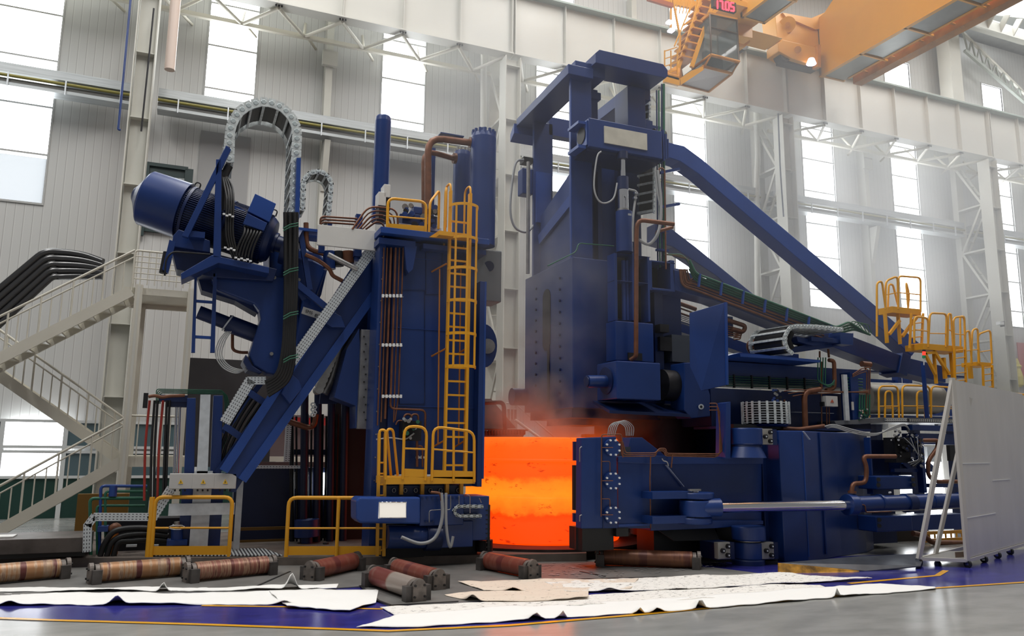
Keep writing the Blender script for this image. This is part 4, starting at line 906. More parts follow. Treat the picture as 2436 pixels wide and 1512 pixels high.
# main block hanging above the ring
zmb = zpx(1400, 985, FY)
pr.part('main_block', BLUE, MB().box((XS, FY, zmb+.12), (10.15, 17.0, 5.95)), bevel=.02)
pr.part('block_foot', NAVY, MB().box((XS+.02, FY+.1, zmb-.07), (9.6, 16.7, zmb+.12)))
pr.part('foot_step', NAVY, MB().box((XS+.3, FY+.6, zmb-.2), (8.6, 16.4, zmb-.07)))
# oval window and bolt columns on the left side face
ov = []
for k in range(24):
    an = 2*pi*k/24; ov.append((XS-.012, 15.78+.2*cos(an), 4.78+(.5 if sin(an) >= 0 else -.5)+.2*sin(an)))
pr.part('oval_window', DARK, MB().prism(ov, (.02, 0, 0)))
for k in range(11):
    for y in (15.1, 16.35): pr.part('side_bolt', NAVY, MB().cyl((XS, y, 3.1+.25*k), (XS-.03, y, 3.1+.25*k), .03, n=8))
pr.part('side_slot', BLACK, MB().box((XS-.02, 15.62, zmb+.2), (XS, 15.72, 4.2)))
pr.part('side_boss', NAVY, MB().cyl((XS-.35, 16.95, zpx(1235, 944, 17)), (XS+.1, 16.95, zpx(1235, 944, 17)), .2, n=24))
solo('piston_rod_stand', 'tall slim steel rod with hose standing at the rear left of the mill stand', 'rod', STEEL, MB().cyl(PX(1257, 385, 7.3), (7.3, PX(1257, 385, 7.3).y, 5.98), .045, n=10))
g = T('side_cylinder', 'small blue cylinder with hanging hose at the rear left edge of the mill stand', 'cylinder', loc=PX(1250, 460, 7.3))
g.part('barrel', BLUE, MB().fb(1243, 398, 1268, 463, 16.9, .3), bevel=.02); g.part('head', DARK, MB().fb(1246, 372, 1268, 388, 16.9, .25))
g.part('hose', HOSE, MB().tube(spline([P(1246, 380, 16.8), P(1228, 386, 16.8), P(1219, 430, 16.8), P(1214, 500, 16.8), P(1225, 540, 16.8), P(1252, 552, 16.8), P(1270, 535, 16.9)], 6), .03, 8))
# front frame with vertical slots and the roll drive below
pr.boxes('slot_frame', BLUE, MB().fb(1461, 601, 1470, 762, 13.9, .3).fb(1540, 611, 1548, 765, 13.9, .3).fb(1461, 601, 1548, 611, 13.9, .3).fb(1461, 665, 1548, 675, 13.9, .3).fb(1503, 601, 1511, 762, 13.9, .3), bevel=.008)
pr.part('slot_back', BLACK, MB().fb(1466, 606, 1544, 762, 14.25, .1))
for u in (1483, 1492): pr.part('guide_rod', BLUE2, MB().cyl(P(u, 620, 14.1), (P(u, 620, 14.1).x, 14.1, P(u, 762, 14.1).z), .05, n=12))
pr.part('front_plate', BLUE, MB().fb(1464, 762, 1556, 862, 13.8, .4), bevel=.015)
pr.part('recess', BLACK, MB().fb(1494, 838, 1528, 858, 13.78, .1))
pr.part('drive_box', BLUE, MB().fb(1467, 857, 1573, 952, 13.3, .8), bevel=.02)
pr.part('drive_shaft', BLUE, MB().cyl(P(1397, 907, 13.7), P(1445, 907, 13.7), .125, n=28)); pr.part('shaft_face', NAVY, MB().cyl(P(1394, 907, 13.7), P(1398, 907, 13.7), .1, n=24))
pr.part('shaft_flange', NAVY, MB().cyl(P(1440, 905, 13.7), P(1470, 905, 13.7), .27, n=32))
pr.part('drive_drum', DARK, MB().cyl(P(1572, 915, 13.8), P(1612, 918, 13.8), .32, n=36)); pr.part('drum_rim', NAVY, MB().cyl(P(1608, 918, 13.8), P(1620, 919, 13.8), .37, n=36))
pr.part('under_plate', NAVY, MB().prism([P(1410, 952, 14.2), P(1600, 960, 14.2), P(1650, 985, 13.4), P(1450, 975, 13.4)], (0, 0, -.06)))
pr.boxes('right_box', BLUE, MB().fb(1549, 618, 1606, 628, 13.9, .7).fb(1594, 618, 1606, 690, 13.9, .7).fb(1549, 683, 1606, 694, 13.9, .7).fb(1544, 618, 1552, 690, 13.9, .7), bevel=.008)
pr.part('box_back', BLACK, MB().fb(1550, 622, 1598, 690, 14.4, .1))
pr.part('mid_column', NAVY, MB().fb(1556, 690, 1582, 960, 14.1, .6)); pr.part('grey_plate', mat('slate_plate', (.05, .06, .08), .5), MB().fb(1598, 795, 1642, 862, 14.0, .3))
pr.boxes('guide_box', DARK, MB().fb(1570, 770, 1592, 790, 13.9, .2).fb(1570, 800, 1600, 835, 14.0, .2))
pr.part('mandrel', mat('hot_mandrel', (.12, .05, .04), .5, metal=.3, noise=.3), MB().lathe((8.95, 15.5, .3), (0,0,1), [(0, .42), (2.6, .42)], 36))
pr.part('main_roll', mat('dark_roll', (.06, .03, .03), .45, metal=.5, noise=.3), MB().lathe((10.1, 15.3, .1), (0,0,1), [(0, .75), (2.5, .75), (2.5, .9), (2.7, .9)], 48))
pr.part('shield_plate', BLUE, MB().prism([P(1640, 744, 12.95), P(1725, 719, 12.6), P(1728, 915, 12.6), P(1668, 929, 12.75), P(1641, 872, 12.95)], (.05, .06, 0)), bevel=.006)
pr.part('shield_edge', BLUE2, MB().bar(P(1726, 719, 12.6), P(1729, 915, 12.6), .05, .05))
pr.part('side_bracket', BLUE, MB().fp([(1628, 862), (1665, 862), (1690, 940), (1690, 990), (1645, 995), (1628, 975)], 13.4, .5), bevel=.015)
pr.part('bolt_washer', GALV, MB().cyl(P(1668, 967, 13.4), P(1668, 967, 13.36), .055, n=16)); pr.part('bolt_head', DARK, MB().cyl(P(1668, 967, 13.36), P(1668, 967, 13.33), .028, n=6))
# black backdrop added to darken the gap, then the mill stand's base column
pr.part('dark_backdrop', BLACK, MB().box((9.3, 17.5, FZ), (14.5, 17.7, 2.3)))
pr.part('base_column', NAVY, MB().box((10.9, 14.3, FZ), (12.0, 16.5, zmb+.3)))
# copper riser with bends
solo('copper_riser', 'thick copper pipe running down the front of the mill stand from a double bend', 'pipe', COPPER, MB().tube([P(1603, 533, 13.4), P(1516, 522, 13.5), P(1514, 560, 13.55), P(1513, 848, 13.6), P(1500, 856, 13.7)], .047, 14, bend=.2))
solo('copper_riser', 'second copper bend beside the hoses on the mill stand', 'pipe', COPPER, MB().tube([P(1600, 540, 13.6), P(1565, 550, 13.6), P(1562, 556, 14.0)], .038, 12, bend=.1))
hs = T('hydraulic_hose_set', 'grey looped hydraulic hoses right of the chrome sleeve on the mill stand', 'hoses', loc=P(1540, 580, 13.6))
for pts, r in (([(1430, 360), (1420, 375), (1413, 440), (1422, 474), (1440, 483), (1460, 470), (1468, 435)], .018), ([(1495, 450), (1512, 455), (1512, 468), (1506, 520), (1506, 575)], .024), ([(1564, 405), (1572, 480), (1568, 545), (1545, 580), (1520, 570)], .034), ([(1558, 400), (1566, 470), (1574, 510), (1565, 560), (1545, 582)], .02)):
    hs.part('hose', HOSE, MB().tube(spline([P(u, v, 13.6) for u, v in pts], 6), r, 8))
for (u, v) in ((1514, 458), (1512, 470), (1498, 510)): hs.part('fitting', CHROME, MB().fb(u-4, v-3, u+4, v+3, 13.55, .06))
gp = T('thin_pipe_set', 'bundle of thin green and copper pipes running up the right edge of the mill stand', 'pipes', loc=P(1570, 640, 14))
for k, u in enumerate((1562, 1567, 1572, 1577)):
    gp.part('thin_pipe', GREEN if k % 2 else NAVY, MB().ft([(u+(2 if k > 1 else 0), 200 if k > 1 else 215), (u+3, 640-4*k)], 14.1, .018 if k < 3 else .028, 8))
gp.part('thin_pipe', COPPER, MB().ft([(1584, 640), (1581, 402), (1568, 398), (1567, 412)], 13.9, .02, 8, bend=.08))
for v in (405, 487, 545, 590): gp.part('pipe_bracket', BLUE, MB().bar(P(1570, v+6, 14.0), P(1616, v-2 if v > 450 else v-3, 14.0), .06, .06) if v < 540 else MB().fb(1565, v, 1592, v+8, 14, .1))
gp.part('green_line', GREEN, MB().ft([(1303, 632), (1372, 598), (1375, 578), (1460, 585)], 14.45, .014, 6, bend=.1))
for k in range(4): gp.part('thin_pipe', [GREEN, COPPER][k % 2], MB().ft([(1580+4*k, 605), (1625+5*k, 604+4*k), (1650+3*k, 645+6*k)], 14.0, .015, 6, bend=.15))
ec = T('energy_chain', 'vertical silver energy chain behind the thin pipes on the mill stand', 'energy chain', loc=P(1557, 505, 14.4))
energy_chain(ec, [P(1558, 385, 14.5), P(1557, 508, 14.5)], (-.22, .35, 0), .055, .11, both=False)
ec = T('energy_chain', 'short silver chain piece under the mill stand top frame', 'energy chain', loc=P(1550, 310, 14.8))
energy_chain(ec, [P(1548, 225, 15.2), P(1545, 305, 15.2)], (-.2, .3, 0), .05, .1, both=False)

# ================================================================== LONG STRUTS AND CROSSHEAD BEAM running right
sd = .42
solo('diagonal_strut', 'long diagonal blue strut falling from the mill stand nameplate beam to the right', 'strut', BLUE2, MB().fp([(1590, 338), (1628, 347), (1670, 378), (1824, 509), (2096, 738), (2190, 818), (2170, 846), (2109, 792), (1775, 509), (1662, 413), (1618, 383), (1590, 374)], 14.2, sd), bevel=.015)
solo('diagonal_strut', 'shorter lower diagonal blue strut behind the pipe bundle', 'strut', BLUE, MB().fp([(1560, 530), (1600, 545), (1655, 587), (1800, 705), (1740, 690), (1706, 657), (1601, 587), (1560, 575)], 16.2, sd), bevel=.015)
xb = T('crosshead_beam', 'sloping blue beam carrying copper and green pipes right of the mill stand', 'beam', loc=P(1850, 800, 13.9))
xb.part('beam', BLUE, MB().fp([(1600, 640), (1640, 648), (2035, 803), (2157, 850), (2250, 872), (2250, 910), (2140, 884), (2005, 834), (1853, 773), (1700, 714), (1605, 690)], 13.9, .5), bevel=.01)
xb.part('splice', BLUE, MB().fp([(2148, 838), (2168, 846), (2158, 894), (2138, 886)], 13.85, .6), bevel=.008)
xb.part('lower_tie', BLUE, MB().fp([(1560, 745), (1730, 800), (1830, 835), (1900, 842), (1900, 858), (1800, 850), (1700, 815), (1560, 770)], 15.2, .3))
for k in range(4):
    xb.part('green_pipe', GREEN, MB().ft([(1640, 618+7*k), (1655, 650+6*k), (1990, 778+5*k), (2020+4*k, 765+6*k), (2058+4*k, 790+2*k)], 13.7+.04*k, .026, 8, bend=.1))
for k in range(5):
    xb.part('copper_pipe', COPPER, MB().ft([(1618+4*k, 640), (1622+5*k, 680-3*k), (1650, 688-7*k), (1960, 806-8*k)], 13.78+.02*k, [.03, .018, .03, .018, .018][k], 8, bend=.15))
for t in range(7):
    u = 1665+52*t; v = 652+20.5*t; xb.part('pipe_saddle', BLUE2, MB().bar(P(u, v-1, 13.68), P(u-3, v+30, 13.68), .035, .05))
for k in range(3): xb.part('copper_pipe', COPPER, MB().ft([(1570, 705+11*k), (1655, 735+11*k)], 14.6, [.05, .02, .02][k], 8))
for k in range(6): xb.part('thin_rod', STEEL, MB().ft([(1572, 728+5*k), (1642, 755+4*k)], 14.7, .012, 6))
xb.part('copper_loop', COPPER, MB().ft([(1720, 757), (1752, 768), (1774, 775), (1768, 790), (1740, 782)], 14.0, .05, 12, bend=.1))
for k in range(5): xb.part('thin_loop', COPPER, MB().ft([(1730, 775+5*k), (1762, 783+5*k), (1768-2*k, 790+4*k), (1745, 788+5*k)], 14.0, .014, 6, bend=.08))
xb.part('loop_bracket', BLUE, MB().fb(1733, 752, 1745, 800, 14.05, .1))
xb.part('copper_u_bend', COPPER, MB().ft([(1838, 832), (1785, 835), (1783, 815), (1838, 812)], 13.9, .08, 14, bend=.2))
for k in range(4): xb.part('green_loop', GREEN, MB().ft([(2005+9*k, 790-3*k), (2028+9*k, 763+2*k), (2040+9*k, 766+2*k), (2058+5*k, 792)], 14.2, .012, 6, bend=.06))

# ================================================================== CENTRING ARM (clamp) right of the ring
AY = 12.4
ca = T('centring_arm', 'blue centring arm with three bolted discs right beside the glowing ring', 'machine arm', loc=P(1600, 1310, AY))
ca.part('arm_head', BLUE, MB().fp([(1384, 1041), (1466, 1038), (1471, 1256), (1383, 1257)], AY, .22), bevel=.015)
ca.part('head_groove', NAVY, MB().fb(1432, 1040, 1436, 1256, AY-.01, .05))
for v in (1064, 1143, 1224):
    c = P(1453, v, AY); d = ca.part('flange_disc', BLUE, MB().cyl(c, c+V((0, -.07, 0)), .155, n=32))
    for k in range(8):
        an = pi/8+k*pi/4; q = c+V((.135*cos(an), -.07, .135*sin(an))); ca.part('bolt', WTAG, MB().cyl(q, q+V((0, -.03, 0)), .018, n=8), d)
    ca.part('copper_line', COPPER, MB().ft([(1432, v), (1458, v)], AY-.1, .008, 6))
ca.part('copper_line', COPPER, MB().ft([(1430, 1228), (1431, 1033), (1479, 1032), (1482, 1088)], AY-.09, .01, 6, bend=.05))
ca.part('copper_line', COPPER, MB().ft([(1432, 1097), (1451, 1097), (1451, 1122)], AY-.09, .008, 6, bend=.03))
ca.part('copper_line', COPPER, MB().ft([(1432, 1186), (1451, 1186), (1451, 1205)], AY-.09, .008, 6, bend=.03))
for (u0, v0, u1, v1, m) in ((1366, 1050, 1384, 1095, NAVY), (1362, 1106, 1386, 1212, BLACK), (1366, 1220, 1384, 1240, NAVY), (1362, 1252, 1400, 1306, BLACK)):
    p0 = P((u0+u1)/2+9, v0, AY+.42); p1 = P((u0+u1)/2+9, v1, AY+.42); ca.part('guide_roller', m, MB().cyl(p0, (p0.x, p0.y, p1.z), .17, n=28))
ca.part('roller_shaft', BLACK, MB().fb(1385, 1256, 1460, 1307, AY+.2, .5))
ca.part('small_pad', BLACK, MB().fb(1466, 1256, 1495, 1275, AY+.1, .4))
ca.part('grip_rod', STEEL, MB().ft([(1384, 1062), (1379, 1065), (1379, 1098)], AY-.03, .01, 6, bend=.03)); ca.part('grip_rod', STEEL, MB().ft([(1384, 1224), (1379, 1226), (1379, 1240)], AY-.03, .01, 6, bend=.03))
ca.part('arm_panel', BLUE, MB().fp([(1470, 1096), (1550, 1090), (1550, 1256), (1471, 1256)], AY+.12, .7))
ca.part('arm_body', BLUE, MB().fp([(1550, 1100), (1812, 1100), (1812, 1240), (1550, 1250)], AY+.25, .7), bevel=.01)
ca.part('top_lip', BLUE, MB().fp([(1470, 1086), (1548, 1083), (1816, 1088), (1816, 1103), (1550, 1103), (1470, 1099)], AY+.05, .9), bevel=.008)
ca.part('bottom_lip', BLUE, MB().fp([(1548, 1238), (1816, 1238), (1816, 1247), (1700, 1256), (1548, 1262)], AY+.1, .85), bevel=.008)
ca.part('bottom_lip', BLUE2, MB().fb(1471, 1247, 1548, 1250, AY+.08, .05))
ca.part('wedge_rib', BLUE, MB().fp([(1500, 1040), (1528, 1040), (1572, 1074), (1590, 1092), (1490, 1092)], AY+.35, .3), bevel=.008)
ca.part('steel_block', mat('slate_plate', (.05, .06, .08), .5), MB().fb(1472, 1062, 1500, 1090, AY+.3, .3))
ca.part('white_strip', mat('pale_strip', (.45, .5, .62), .4), MB().bar(P(1584, 1105, AY+.2), P(1626, 1157, AY+.2), .012, .05, up=(0,1,0)), label='pale slanted strip')
for k in range(5): ca.part('hose_arch', HOSE, MB().tube(spline([P(1446+4*k, 1036, AY+.2+.1*k), P(1450+5*k, 1014-k, AY+.2+.1*k), P(1466+5*k, 1004-k, AY+.2+.1*k), P(1486+5*k, 1014, AY+.2+.1*k), P(1490+4*k, 1036, AY+.2+.1*k)], 6), .009, 8))
for k in range(3): ca.part('copper_line', COPPER, MB().ft([(1475+3*k, 1050), (1480+4*k, 1085-4*k), (1560, 1085-4*k), (1562+3*k, 1072-3*k), (1580+2*k, 1072-3*k), (1582+2*k, 1084-3*k), (1702+4*k, 1087-4*k), (1712+3*k, 1080-4*k), (1712-3*k, 975-8*k), (1688, 975-8*k)], AY+.0, .011, 6, bend=.05))
for pts in ([(1548, 1085), (1546, 1140), (1548, 1255)], [(1575, 1090), (1578, 1096), (1588, 1098), (1590, 1108)], [(1600, 1080), (1598, 1100), (1597, 1112)]): ca.part('copper_line', COPPER if pts[0][0] != 1575 else STEEL, MB().ft(pts, AY-.03, .012, 6, bend=.04))
# knuckle
def disc(th, name, m, u, v0, v1, r, Y, n=40, **k):
    p = P(u, v0, Y); q = P(u, v1, Y); return th.part(name, m, MB().lathe((p.x, Y, q.z), (0,0,1), [(0, r*.97), (.02, r), (p.z-q.z-.02, r), (p.z-q.z, r*.97)], n), **k)
ca.part('knuckle_ear', BLUE, MB().fb(1552, 1170, 1650, 1185, AY-.25, .6)); disc(ca, 'knuckle_disc', BLUE, 1655, 1170, 1185, .33, AY-.1)
ca.part('knuckle_ear', BLUE, MB().fb(1552, 1228, 1650, 1243, AY-.25, .6)); disc(ca, 'knuckle_disc', BLUE, 1650, 1229, 1244, .33, AY-.1)
disc(ca, 'knuckle_pin', CHROME, 1650, 1165, 1171, .1, AY-.15)
ca.part('knuckle_bolt', STEEL, MB().fb(1640, 1163, 1668, 1167, AY-.3, .05))
# piston rod and cylinder
rc = T('positioning_cylinder', 'long chrome piston rod and blue cylinder lying across the right machine', 'hydraulic cylinder', loc=P(2000, 1320, 11.9))
p0 = P(1712, 1206, 12.0); p1 = P(2015, 1201, 12.0); dirn = (p1-p0).normalized()
disc(rc, 'rod_eye', BLUE, 1655, 1189, 1227, .30, 12.25)
rc.part('rod_clevis', BLUE, MB().cyl(P(1670, 1207, 12.1), P(1713, 1206, 12.0), .16, n=24))
rc.part('piston_rod', CHROME, MB().cyl(p0, p1, .098, n=32), label='long polished chrome rod')
rc.part('end_flange', BLUE, MB().cyl(P(2014, 1200, 12.0), P(2032, 1200, 12.0), .2, n=32))
for k in range(16):
    c = P(2032, 1200, 12.0)+V((0, .17*cos(k*pi/8), .17*sin(k*pi/8))); rc.part('flange_bolt', NAVY, MB().cyl(c, c+dirn*.035, .016, n=6))
rc.part('barrel', BLUE, MB().cyl(P(2030, 1199, 12.0), P(2340, 1189, 12.0), .155, n=36), bevel=0)
for u in (2090, 2150, 2212, 2280): c = P(u, 1197-(u-2030)*.03, 12.0); rc.part('barrel_band', BLUE, MB().cyl(c, c+dirn*.05, .168, n=36))
rc.part('trunnion_band', NAVY, MB().cyl(P(2152, 1196, 12.0), P(2170, 1195, 12.0), .19, n=36))
rc.part('clip_light', WTAG, MB().cyl(P(2115, 1171, 11.95), P(2119, 1171, 11.95), .02, n=10))
rc.part('copper_elbow', COPPER, MB().ft([(2026, 1172), (2028, 1150), (2060, 1148), (2062, 1110), (2052, 1085), (2130, 1085)], 12.0, .045, 12, bend=.12))
rc.part('pipe_flange', COPPER, MB().cyl(P(2027, 1173, 12.0), P(2027, 1167, 12.0), .08, n=16))
rc.part('support_line', STEEL, MB().ft([(2060, 1217), (2150, 1214), (2298, 1208)], 11.85, .012, 6)); rc.part('copper_line', COPPER, MB().ft([(2046, 1199), (2058, 1201), (2060, 1218), (2120, 1216)], 11.83, .012, 6, bend=.04))
# hinge column with hubs
hc = T('hinge_column', 'blue hinge column with bolted grey bracket plates right of the centring arm', 'machine column', loc=P(1780, 1345, 12.2))
hc.part('column', BLUE, MB().fb(1812, 1058, 1856, 1290, 12.7, .6), bevel=.01)
disc(hc, 'upper_hub', BLUE, 1776, 1018, 1057, .30, 12.3); disc(hc, 'hub_collar', NAVY, 1776, 1057, 1063, .27, 12.3)
p = P(1776, 1062, 12.3); q = P(1776, 1088, 12.3); hc.part('hub_cone', BLUE, MB().lathe((p.x, 12.3, q.z), (0,0,1), [(0, .36), (p.z-q.z, .27)], 40))
disc(hc, 'lower_hub', BLUE, 1780, 1250, 1283, .31, 12.3); disc(hc, 'hub_seam', STEEL, 1780, 1283, 1287, .24, 12.3); disc(hc, 'lower_hub', BLUE, 1780, 1288, 1328, .27, 12.3); disc(hc, 'foot_hub', NAVY, 1780, 1328, 1352, .30, 12.3)
BRK = mat('bracket_grey', (.34, .33, .30), .5, noise=.15, nscale=4)
for (u0, v0, u1, v1) in ((1809, 1019, 1839, 1057), (1811, 1290, 1842, 1328), (1708, 1290, 1738, 1328)):
    b = hc.part('bracket_plate', BRK, MB().fb(u0, v0, u1, v1, 12.05, .12), bevel=.006)
    hc.part('bracket_block', NAVY, MB().fb(u0-4, v0+1, u1+10, v1+1, 12.15, .5))
    for (du, dv) in ((.33, .5), (.74, .22), (.74, .78)):
        c = P(u0+(u1-u0)*du, v0+(v1-v0)*dv, 12.05); hc.part('hex_bolt', DARK, MB().cyl(c, c+V((0, -.05, 0)), .042, n=18), b); hc.part('bolt_centre', GALV, MB().cyl(c+V((0, -.05, 0)), c+V((0, -.06, 0)), .016, n=8), b)
hc.part('glow_stop_backing', NAVY, MB().fb(1700, 1100, 1862, 1335, 13.35, .5))  # dark backing added to close the gap where ring glow leaks through
ca.part('glow_stop_block', BLACK, MB().box((8.35, 13.0, FZ), (9.62, 13.6, .66)))  # black box added to keep ring glow off the bracket blocks
hc.part('glow_stop_wall', BLACK, MB().box((9.75, 12.95, FZ), (11.4, 13.3, .62)))  # black wall added to stop ring glow between arm and hinge
hc.part('side_post', BLUE, MB().fp([(1727, 958), (1738, 955), (1738, 1090), (1726, 1090)], 12.3, .3))
# horizontal silver chain reel
cr = T('chain_reel', 'drum shaped silver energy chain reel lying flat above the hinge column', 'energy chain', loc=P(1820, 1010, 12.9))
c0 = P(1820, 956, 12.9); c1 = P(1820, 1008, 12.9); hh = c0.z-c1.z; rr = .46
cr.part('inner_drum', BLACK, MB().lathe((c0.x, 12.9, c1.z+.02), (0,0,1), [(0, rr-.03), (hh-.04, rr-.03)], 40))
for k in range(9): cr.part('reel_band', GALV, MB().lathe((c0.x, 12.9, c1.z+hh*(k+.5)/9-.006), (0,0,1), [(0, rr-.02), (0, rr), (.012, rr), (.012, rr-.02)], 40))
for k in range(20):
    an = 2*pi*k/20; x = V((cos(an), sin(an), 0)); q = V((c0.x, 12.9, c1.z))+x*(rr+.01); cr.part('reel_slat', CHAINM, MB().bar(q, q+V((0,0,hh)), .045, .02, up=x))
cr.part('reel_base', NAVY, MB().lathe((c0.x-.02, 12.9, c1.z-.06), (0,0,1), [(0, rr-.05), (.05, rr+.02)], 40)); cr.part('reel_support', BLACK, MB().fb(1745, 1008, 1860, 1020, 12.7, .5))
# big blue housing
hg = T('roll_housing', 'broad faceted dark blue housing at the lower right behind the chrome rod', 'machine housing', loc=P(1960, 1340, 12.3))
f0, f1, f2, f3, f4 = P(1852, 1025, 12.3), P(1908, 1024, 12.15), P(1985, 1024, 12.6), P(2044, 1030, 12.9), P(2062, 1030, 13.3)
ring = [f0, f1, f2, f3, f4, V((14.3, 14.4, 0)), V((11.2, 14.4, 0)), V((f0.x, 13.2, 0))]; ztp = f1.z
hg.part('body', BLUE, MB().prism([(p.x, p.y, FZ) for p in ring], (0, 0, ztp-FZ)), bevel=.02)
hg.part('face_rib', BLUE2, MB().bar((f1.x, f1.y-.01, FZ+.1), (f1.x, f1.y-.01, ztp-.02), .02, .02)); hg.part('face_rib', BLUE, MB().bar(((f1.x+f2.x)/2, (f1.y+f2.y)/2-.02, FZ+.1), ((f1.x+f2.x)/2, (f1.y+f2.y)/2-.02, ztp-.02), .03, .03))
hg.part('white_strip', mat('pale_strip', (.45, .5, .62), .4), MB().bar(P(1911, 1026, 12.1), P(1926, 1045, 12.1), .012, .04, up=(0,1,0)), label='small pale slanted strip')
hg.part('rear_block', NAVY, MB().fb(2044, 1045, 2135, 1290, 13.3, 1.2)); hg.boxes('clamp_block', BLUE, MB().fb(2085, 1132, 2178, 1163, 12.3, .5).fb(2085, 1228, 2172, 1262, 12.3, .5), bevel=.02)
for (u, v) in ((2090, 1140), (2090, 1153), (2172, 1140), (2174, 1153), (2092, 1236), (2092, 1250)): hg.part('clamp_bolt', BLACK, MB().cyl(P(u, v, 12.3), P(u, v, 12.22), .04, n=14))
hg.boxes('frame_post', BLUE, MB().fb(2068, 1040, 2080, 1175, 12.5, .15).fb(2190, 1050, 2206, 1172, 12.5, .15)); hg.part('frame_panel', NAVY, MB().fb(2136, 1040, 2172, 1130, 12.9, .3))
hg.boxes('cross_beam', BLUE, MB().fb(2170, 1010, 2300, 1026, 12.9, .3).fb(2180, 1030, 2300, 1058, 13.0, .4).fb(2150, 1226, 2300, 1256, 12.6, .4), bevel=.006)
for k in range(3): hg.part('frame_brace', BLUE, MB().bar(P(2145+30*k, 1100, 12.9), P(2165+30*k, 1118, 12.9), .08, .06))
hg.boxes('beam_tie', BLUE, MB().fb(2128, 1114, 2220, 1122, 12.6, .1)); hg.boxes('beam_tie', BLUE, MB().fb(2210, 1150, 2300, 1158, 12.7, .1))
solo('copper_pipe_run', 'copper pipe bending down and right behind the leaning barrier leg', 'pipe', COPPER, MB().ft([(2190, 1047), (2232, 1047), (2230, 1065), (2208, 1095), (2207, 1130), (2225, 1145), (2300, 1145)], 12.6, .045, 12, bend=.12))
# upper body of the right machine
ub = T('rolling_machine', 'long blue machine body with thin green pipes between mill stand and steel tank', 'machine body', loc=P(1880, 1020, 13.6))
ub.part('wall', BLUE, MB().fb(1700, 858, 2072, 925, 13.6, 1.2)); ub.part('wall', NAVY, MB().fb(1690, 922, 2072, 1022, 13.5, 1.2))
ub.part('sill', NAVY, MB().fb(1736, 1012, 2072, 1026, 12.8, 1.2)); ub.part('grey_ledge', GALV, MB().fb(1890, 979, 1984, 983, 13.2, .2))
for k in range(5): ub.part('green_line', mat('dull_green_pipe', (.012, .06, .045), .4), MB().ft([(1728, 894+5.5*k), (1950, 905+4.5*k)], 13.5, .016, 6))
for k in range(5): ub.part('line_clamp', DARK, MB().fb(1746+42*k, 890+2*k, 1750+42*k, 922+1.5*k, 13.46, .05))
ub.part('deck_plate', BLUE2, MB().fp([(1760, 841), (1845, 846), (1952, 856), (1950, 862), (1840, 853), (1762, 848)], 12.9, 1.2)); ub.part('deck_plate', BLUE, MB().fp([(1730, 846), (1760, 838), (1850, 845), (1850, 860), (1735, 852)], 13.3, 1.0))
ub.part('under_frame', BLUE, MB().fb(1930, 800, 2028, 818, 13.0, .6).fp([(1880, 840), (1885, 826), (2030, 795), (2030, 818)], 13.2, .3), bevel=.006); ub.part('end_box', BLUE, MB().fb(1998, 790, 2030, 820, 12.95, .3))
for (u0, v0, v1, r, m) in ((1866, 950, 1020, .022, COPPER), (1953, 860, 925, .03, COPPER), (1954, 935, 1012, .014, COPPER), (1966, 960, 1012, .014, COPPER), (1972, 960, 1012, .014, COPPER)): ub.part('pipe', m, MB().ft([(u0, v0), (u0+1, v1)], 13.1, r, 8))
ub.part('copper_elbow', COPPER, MB().ft([(1916, 1020), (1913, 932), (1950, 926)], 13.0, .06, 12, bend=.15)); ub.part('copper_elbow', COPPER, MB().ft([(1972, 856), (1984, 858), (1986, 924), (1965, 928)], 13.1, .045, 12, bend=.15))
ub.part('copper_elbow', COPPER, MB().ft([(1860, 1018), (1900, 1021), (1960, 1013)], 12.7, .045, 12, bend=.1))
for k in range(4): ub.part('green_pipe', GREEN, MB().ft([(1946+6*k, 850), (1945+6*k, 905+4*k), (1960+5*k, 915+2*k), (1985, 915-4*k)], 13.05, .013, 6, bend=.08))
for k in range(5): ub.part('green_pipe', GREEN, MB().ft([(2010, 898+7*k), (2052, 902+7*k)], 13.1, .014, 6))
for k in range(5): ub.part('green_pipe', GREEN, MB().ft([(2045+6*k, 938), (2044+6*k, 1000-2*k)], 13.0, .018, 8))
for k in range(3): ub.part('copper_line', COPPER, MB().ft([(2068-4*k, 985), (2070-4*k, 873+5*k), (2050, 876+5*k), (2028, 890+3*k)], 13.0, .012, 6, bend=.05))
for k in range(3): ub.part('copper_line', COPPER, MB().ft([(1865+10*k, 930+6*k), (1880+8*k, 928+6*k), (1890+8*k, 926+6*k), (2065, 934-2*k)], 12.98, .012, 6, bend=.05))
for k in range(16):
    u = 2045+random.random()*24; v = 970+random.random()*25; ub.part('pipe_fitting', [GREEN, CHROME][k % 2], MB().fb(u, v, u+4, v+4, 12.95, .04))
for k in range(14):
    u = 1838+random.random()*22; v = 925+random.random()*28; ub.part('solenoid', [BLUE, DARK, STEEL][k % 3], MB().cyl(P(u, v, 13.0), P(u, v, 12.9), .03, n=8))
b = ub.part('electrical_box', BOXGREY, MB().fb(1965, 941, 1994, 967, 12.9, .15), bevel=.008); ub.part('warning_triangle', mat('red_mark', (.5, .1, .05), .4), MB().fp([(1980, 949), (1984, 957), (1976, 957)], 12.89, .006), b)
ub.part('electrical_box', DARK, MB().fb(1958, 955, 1966, 966, 12.95, .1)); ub.part('silver_strip', GALV, MB().fb(2006, 890, 2022, 1000, 12.95, .06), label='vertical silver cover strip')
ub.part('end_wall', BLUE, MB().fb(2022, 885, 2048, 1010, 13.05, .3)); ub.part('name_strip', WHITE, MB().fb(2026, 955, 2032, 975, 13.03, .02))
for k in range(5): ub.part('thin_copper', COPPER, MB().ft([(2010+10*k, 845-3*k), (2060, 862+5*k)], 14.2, .02, 6))
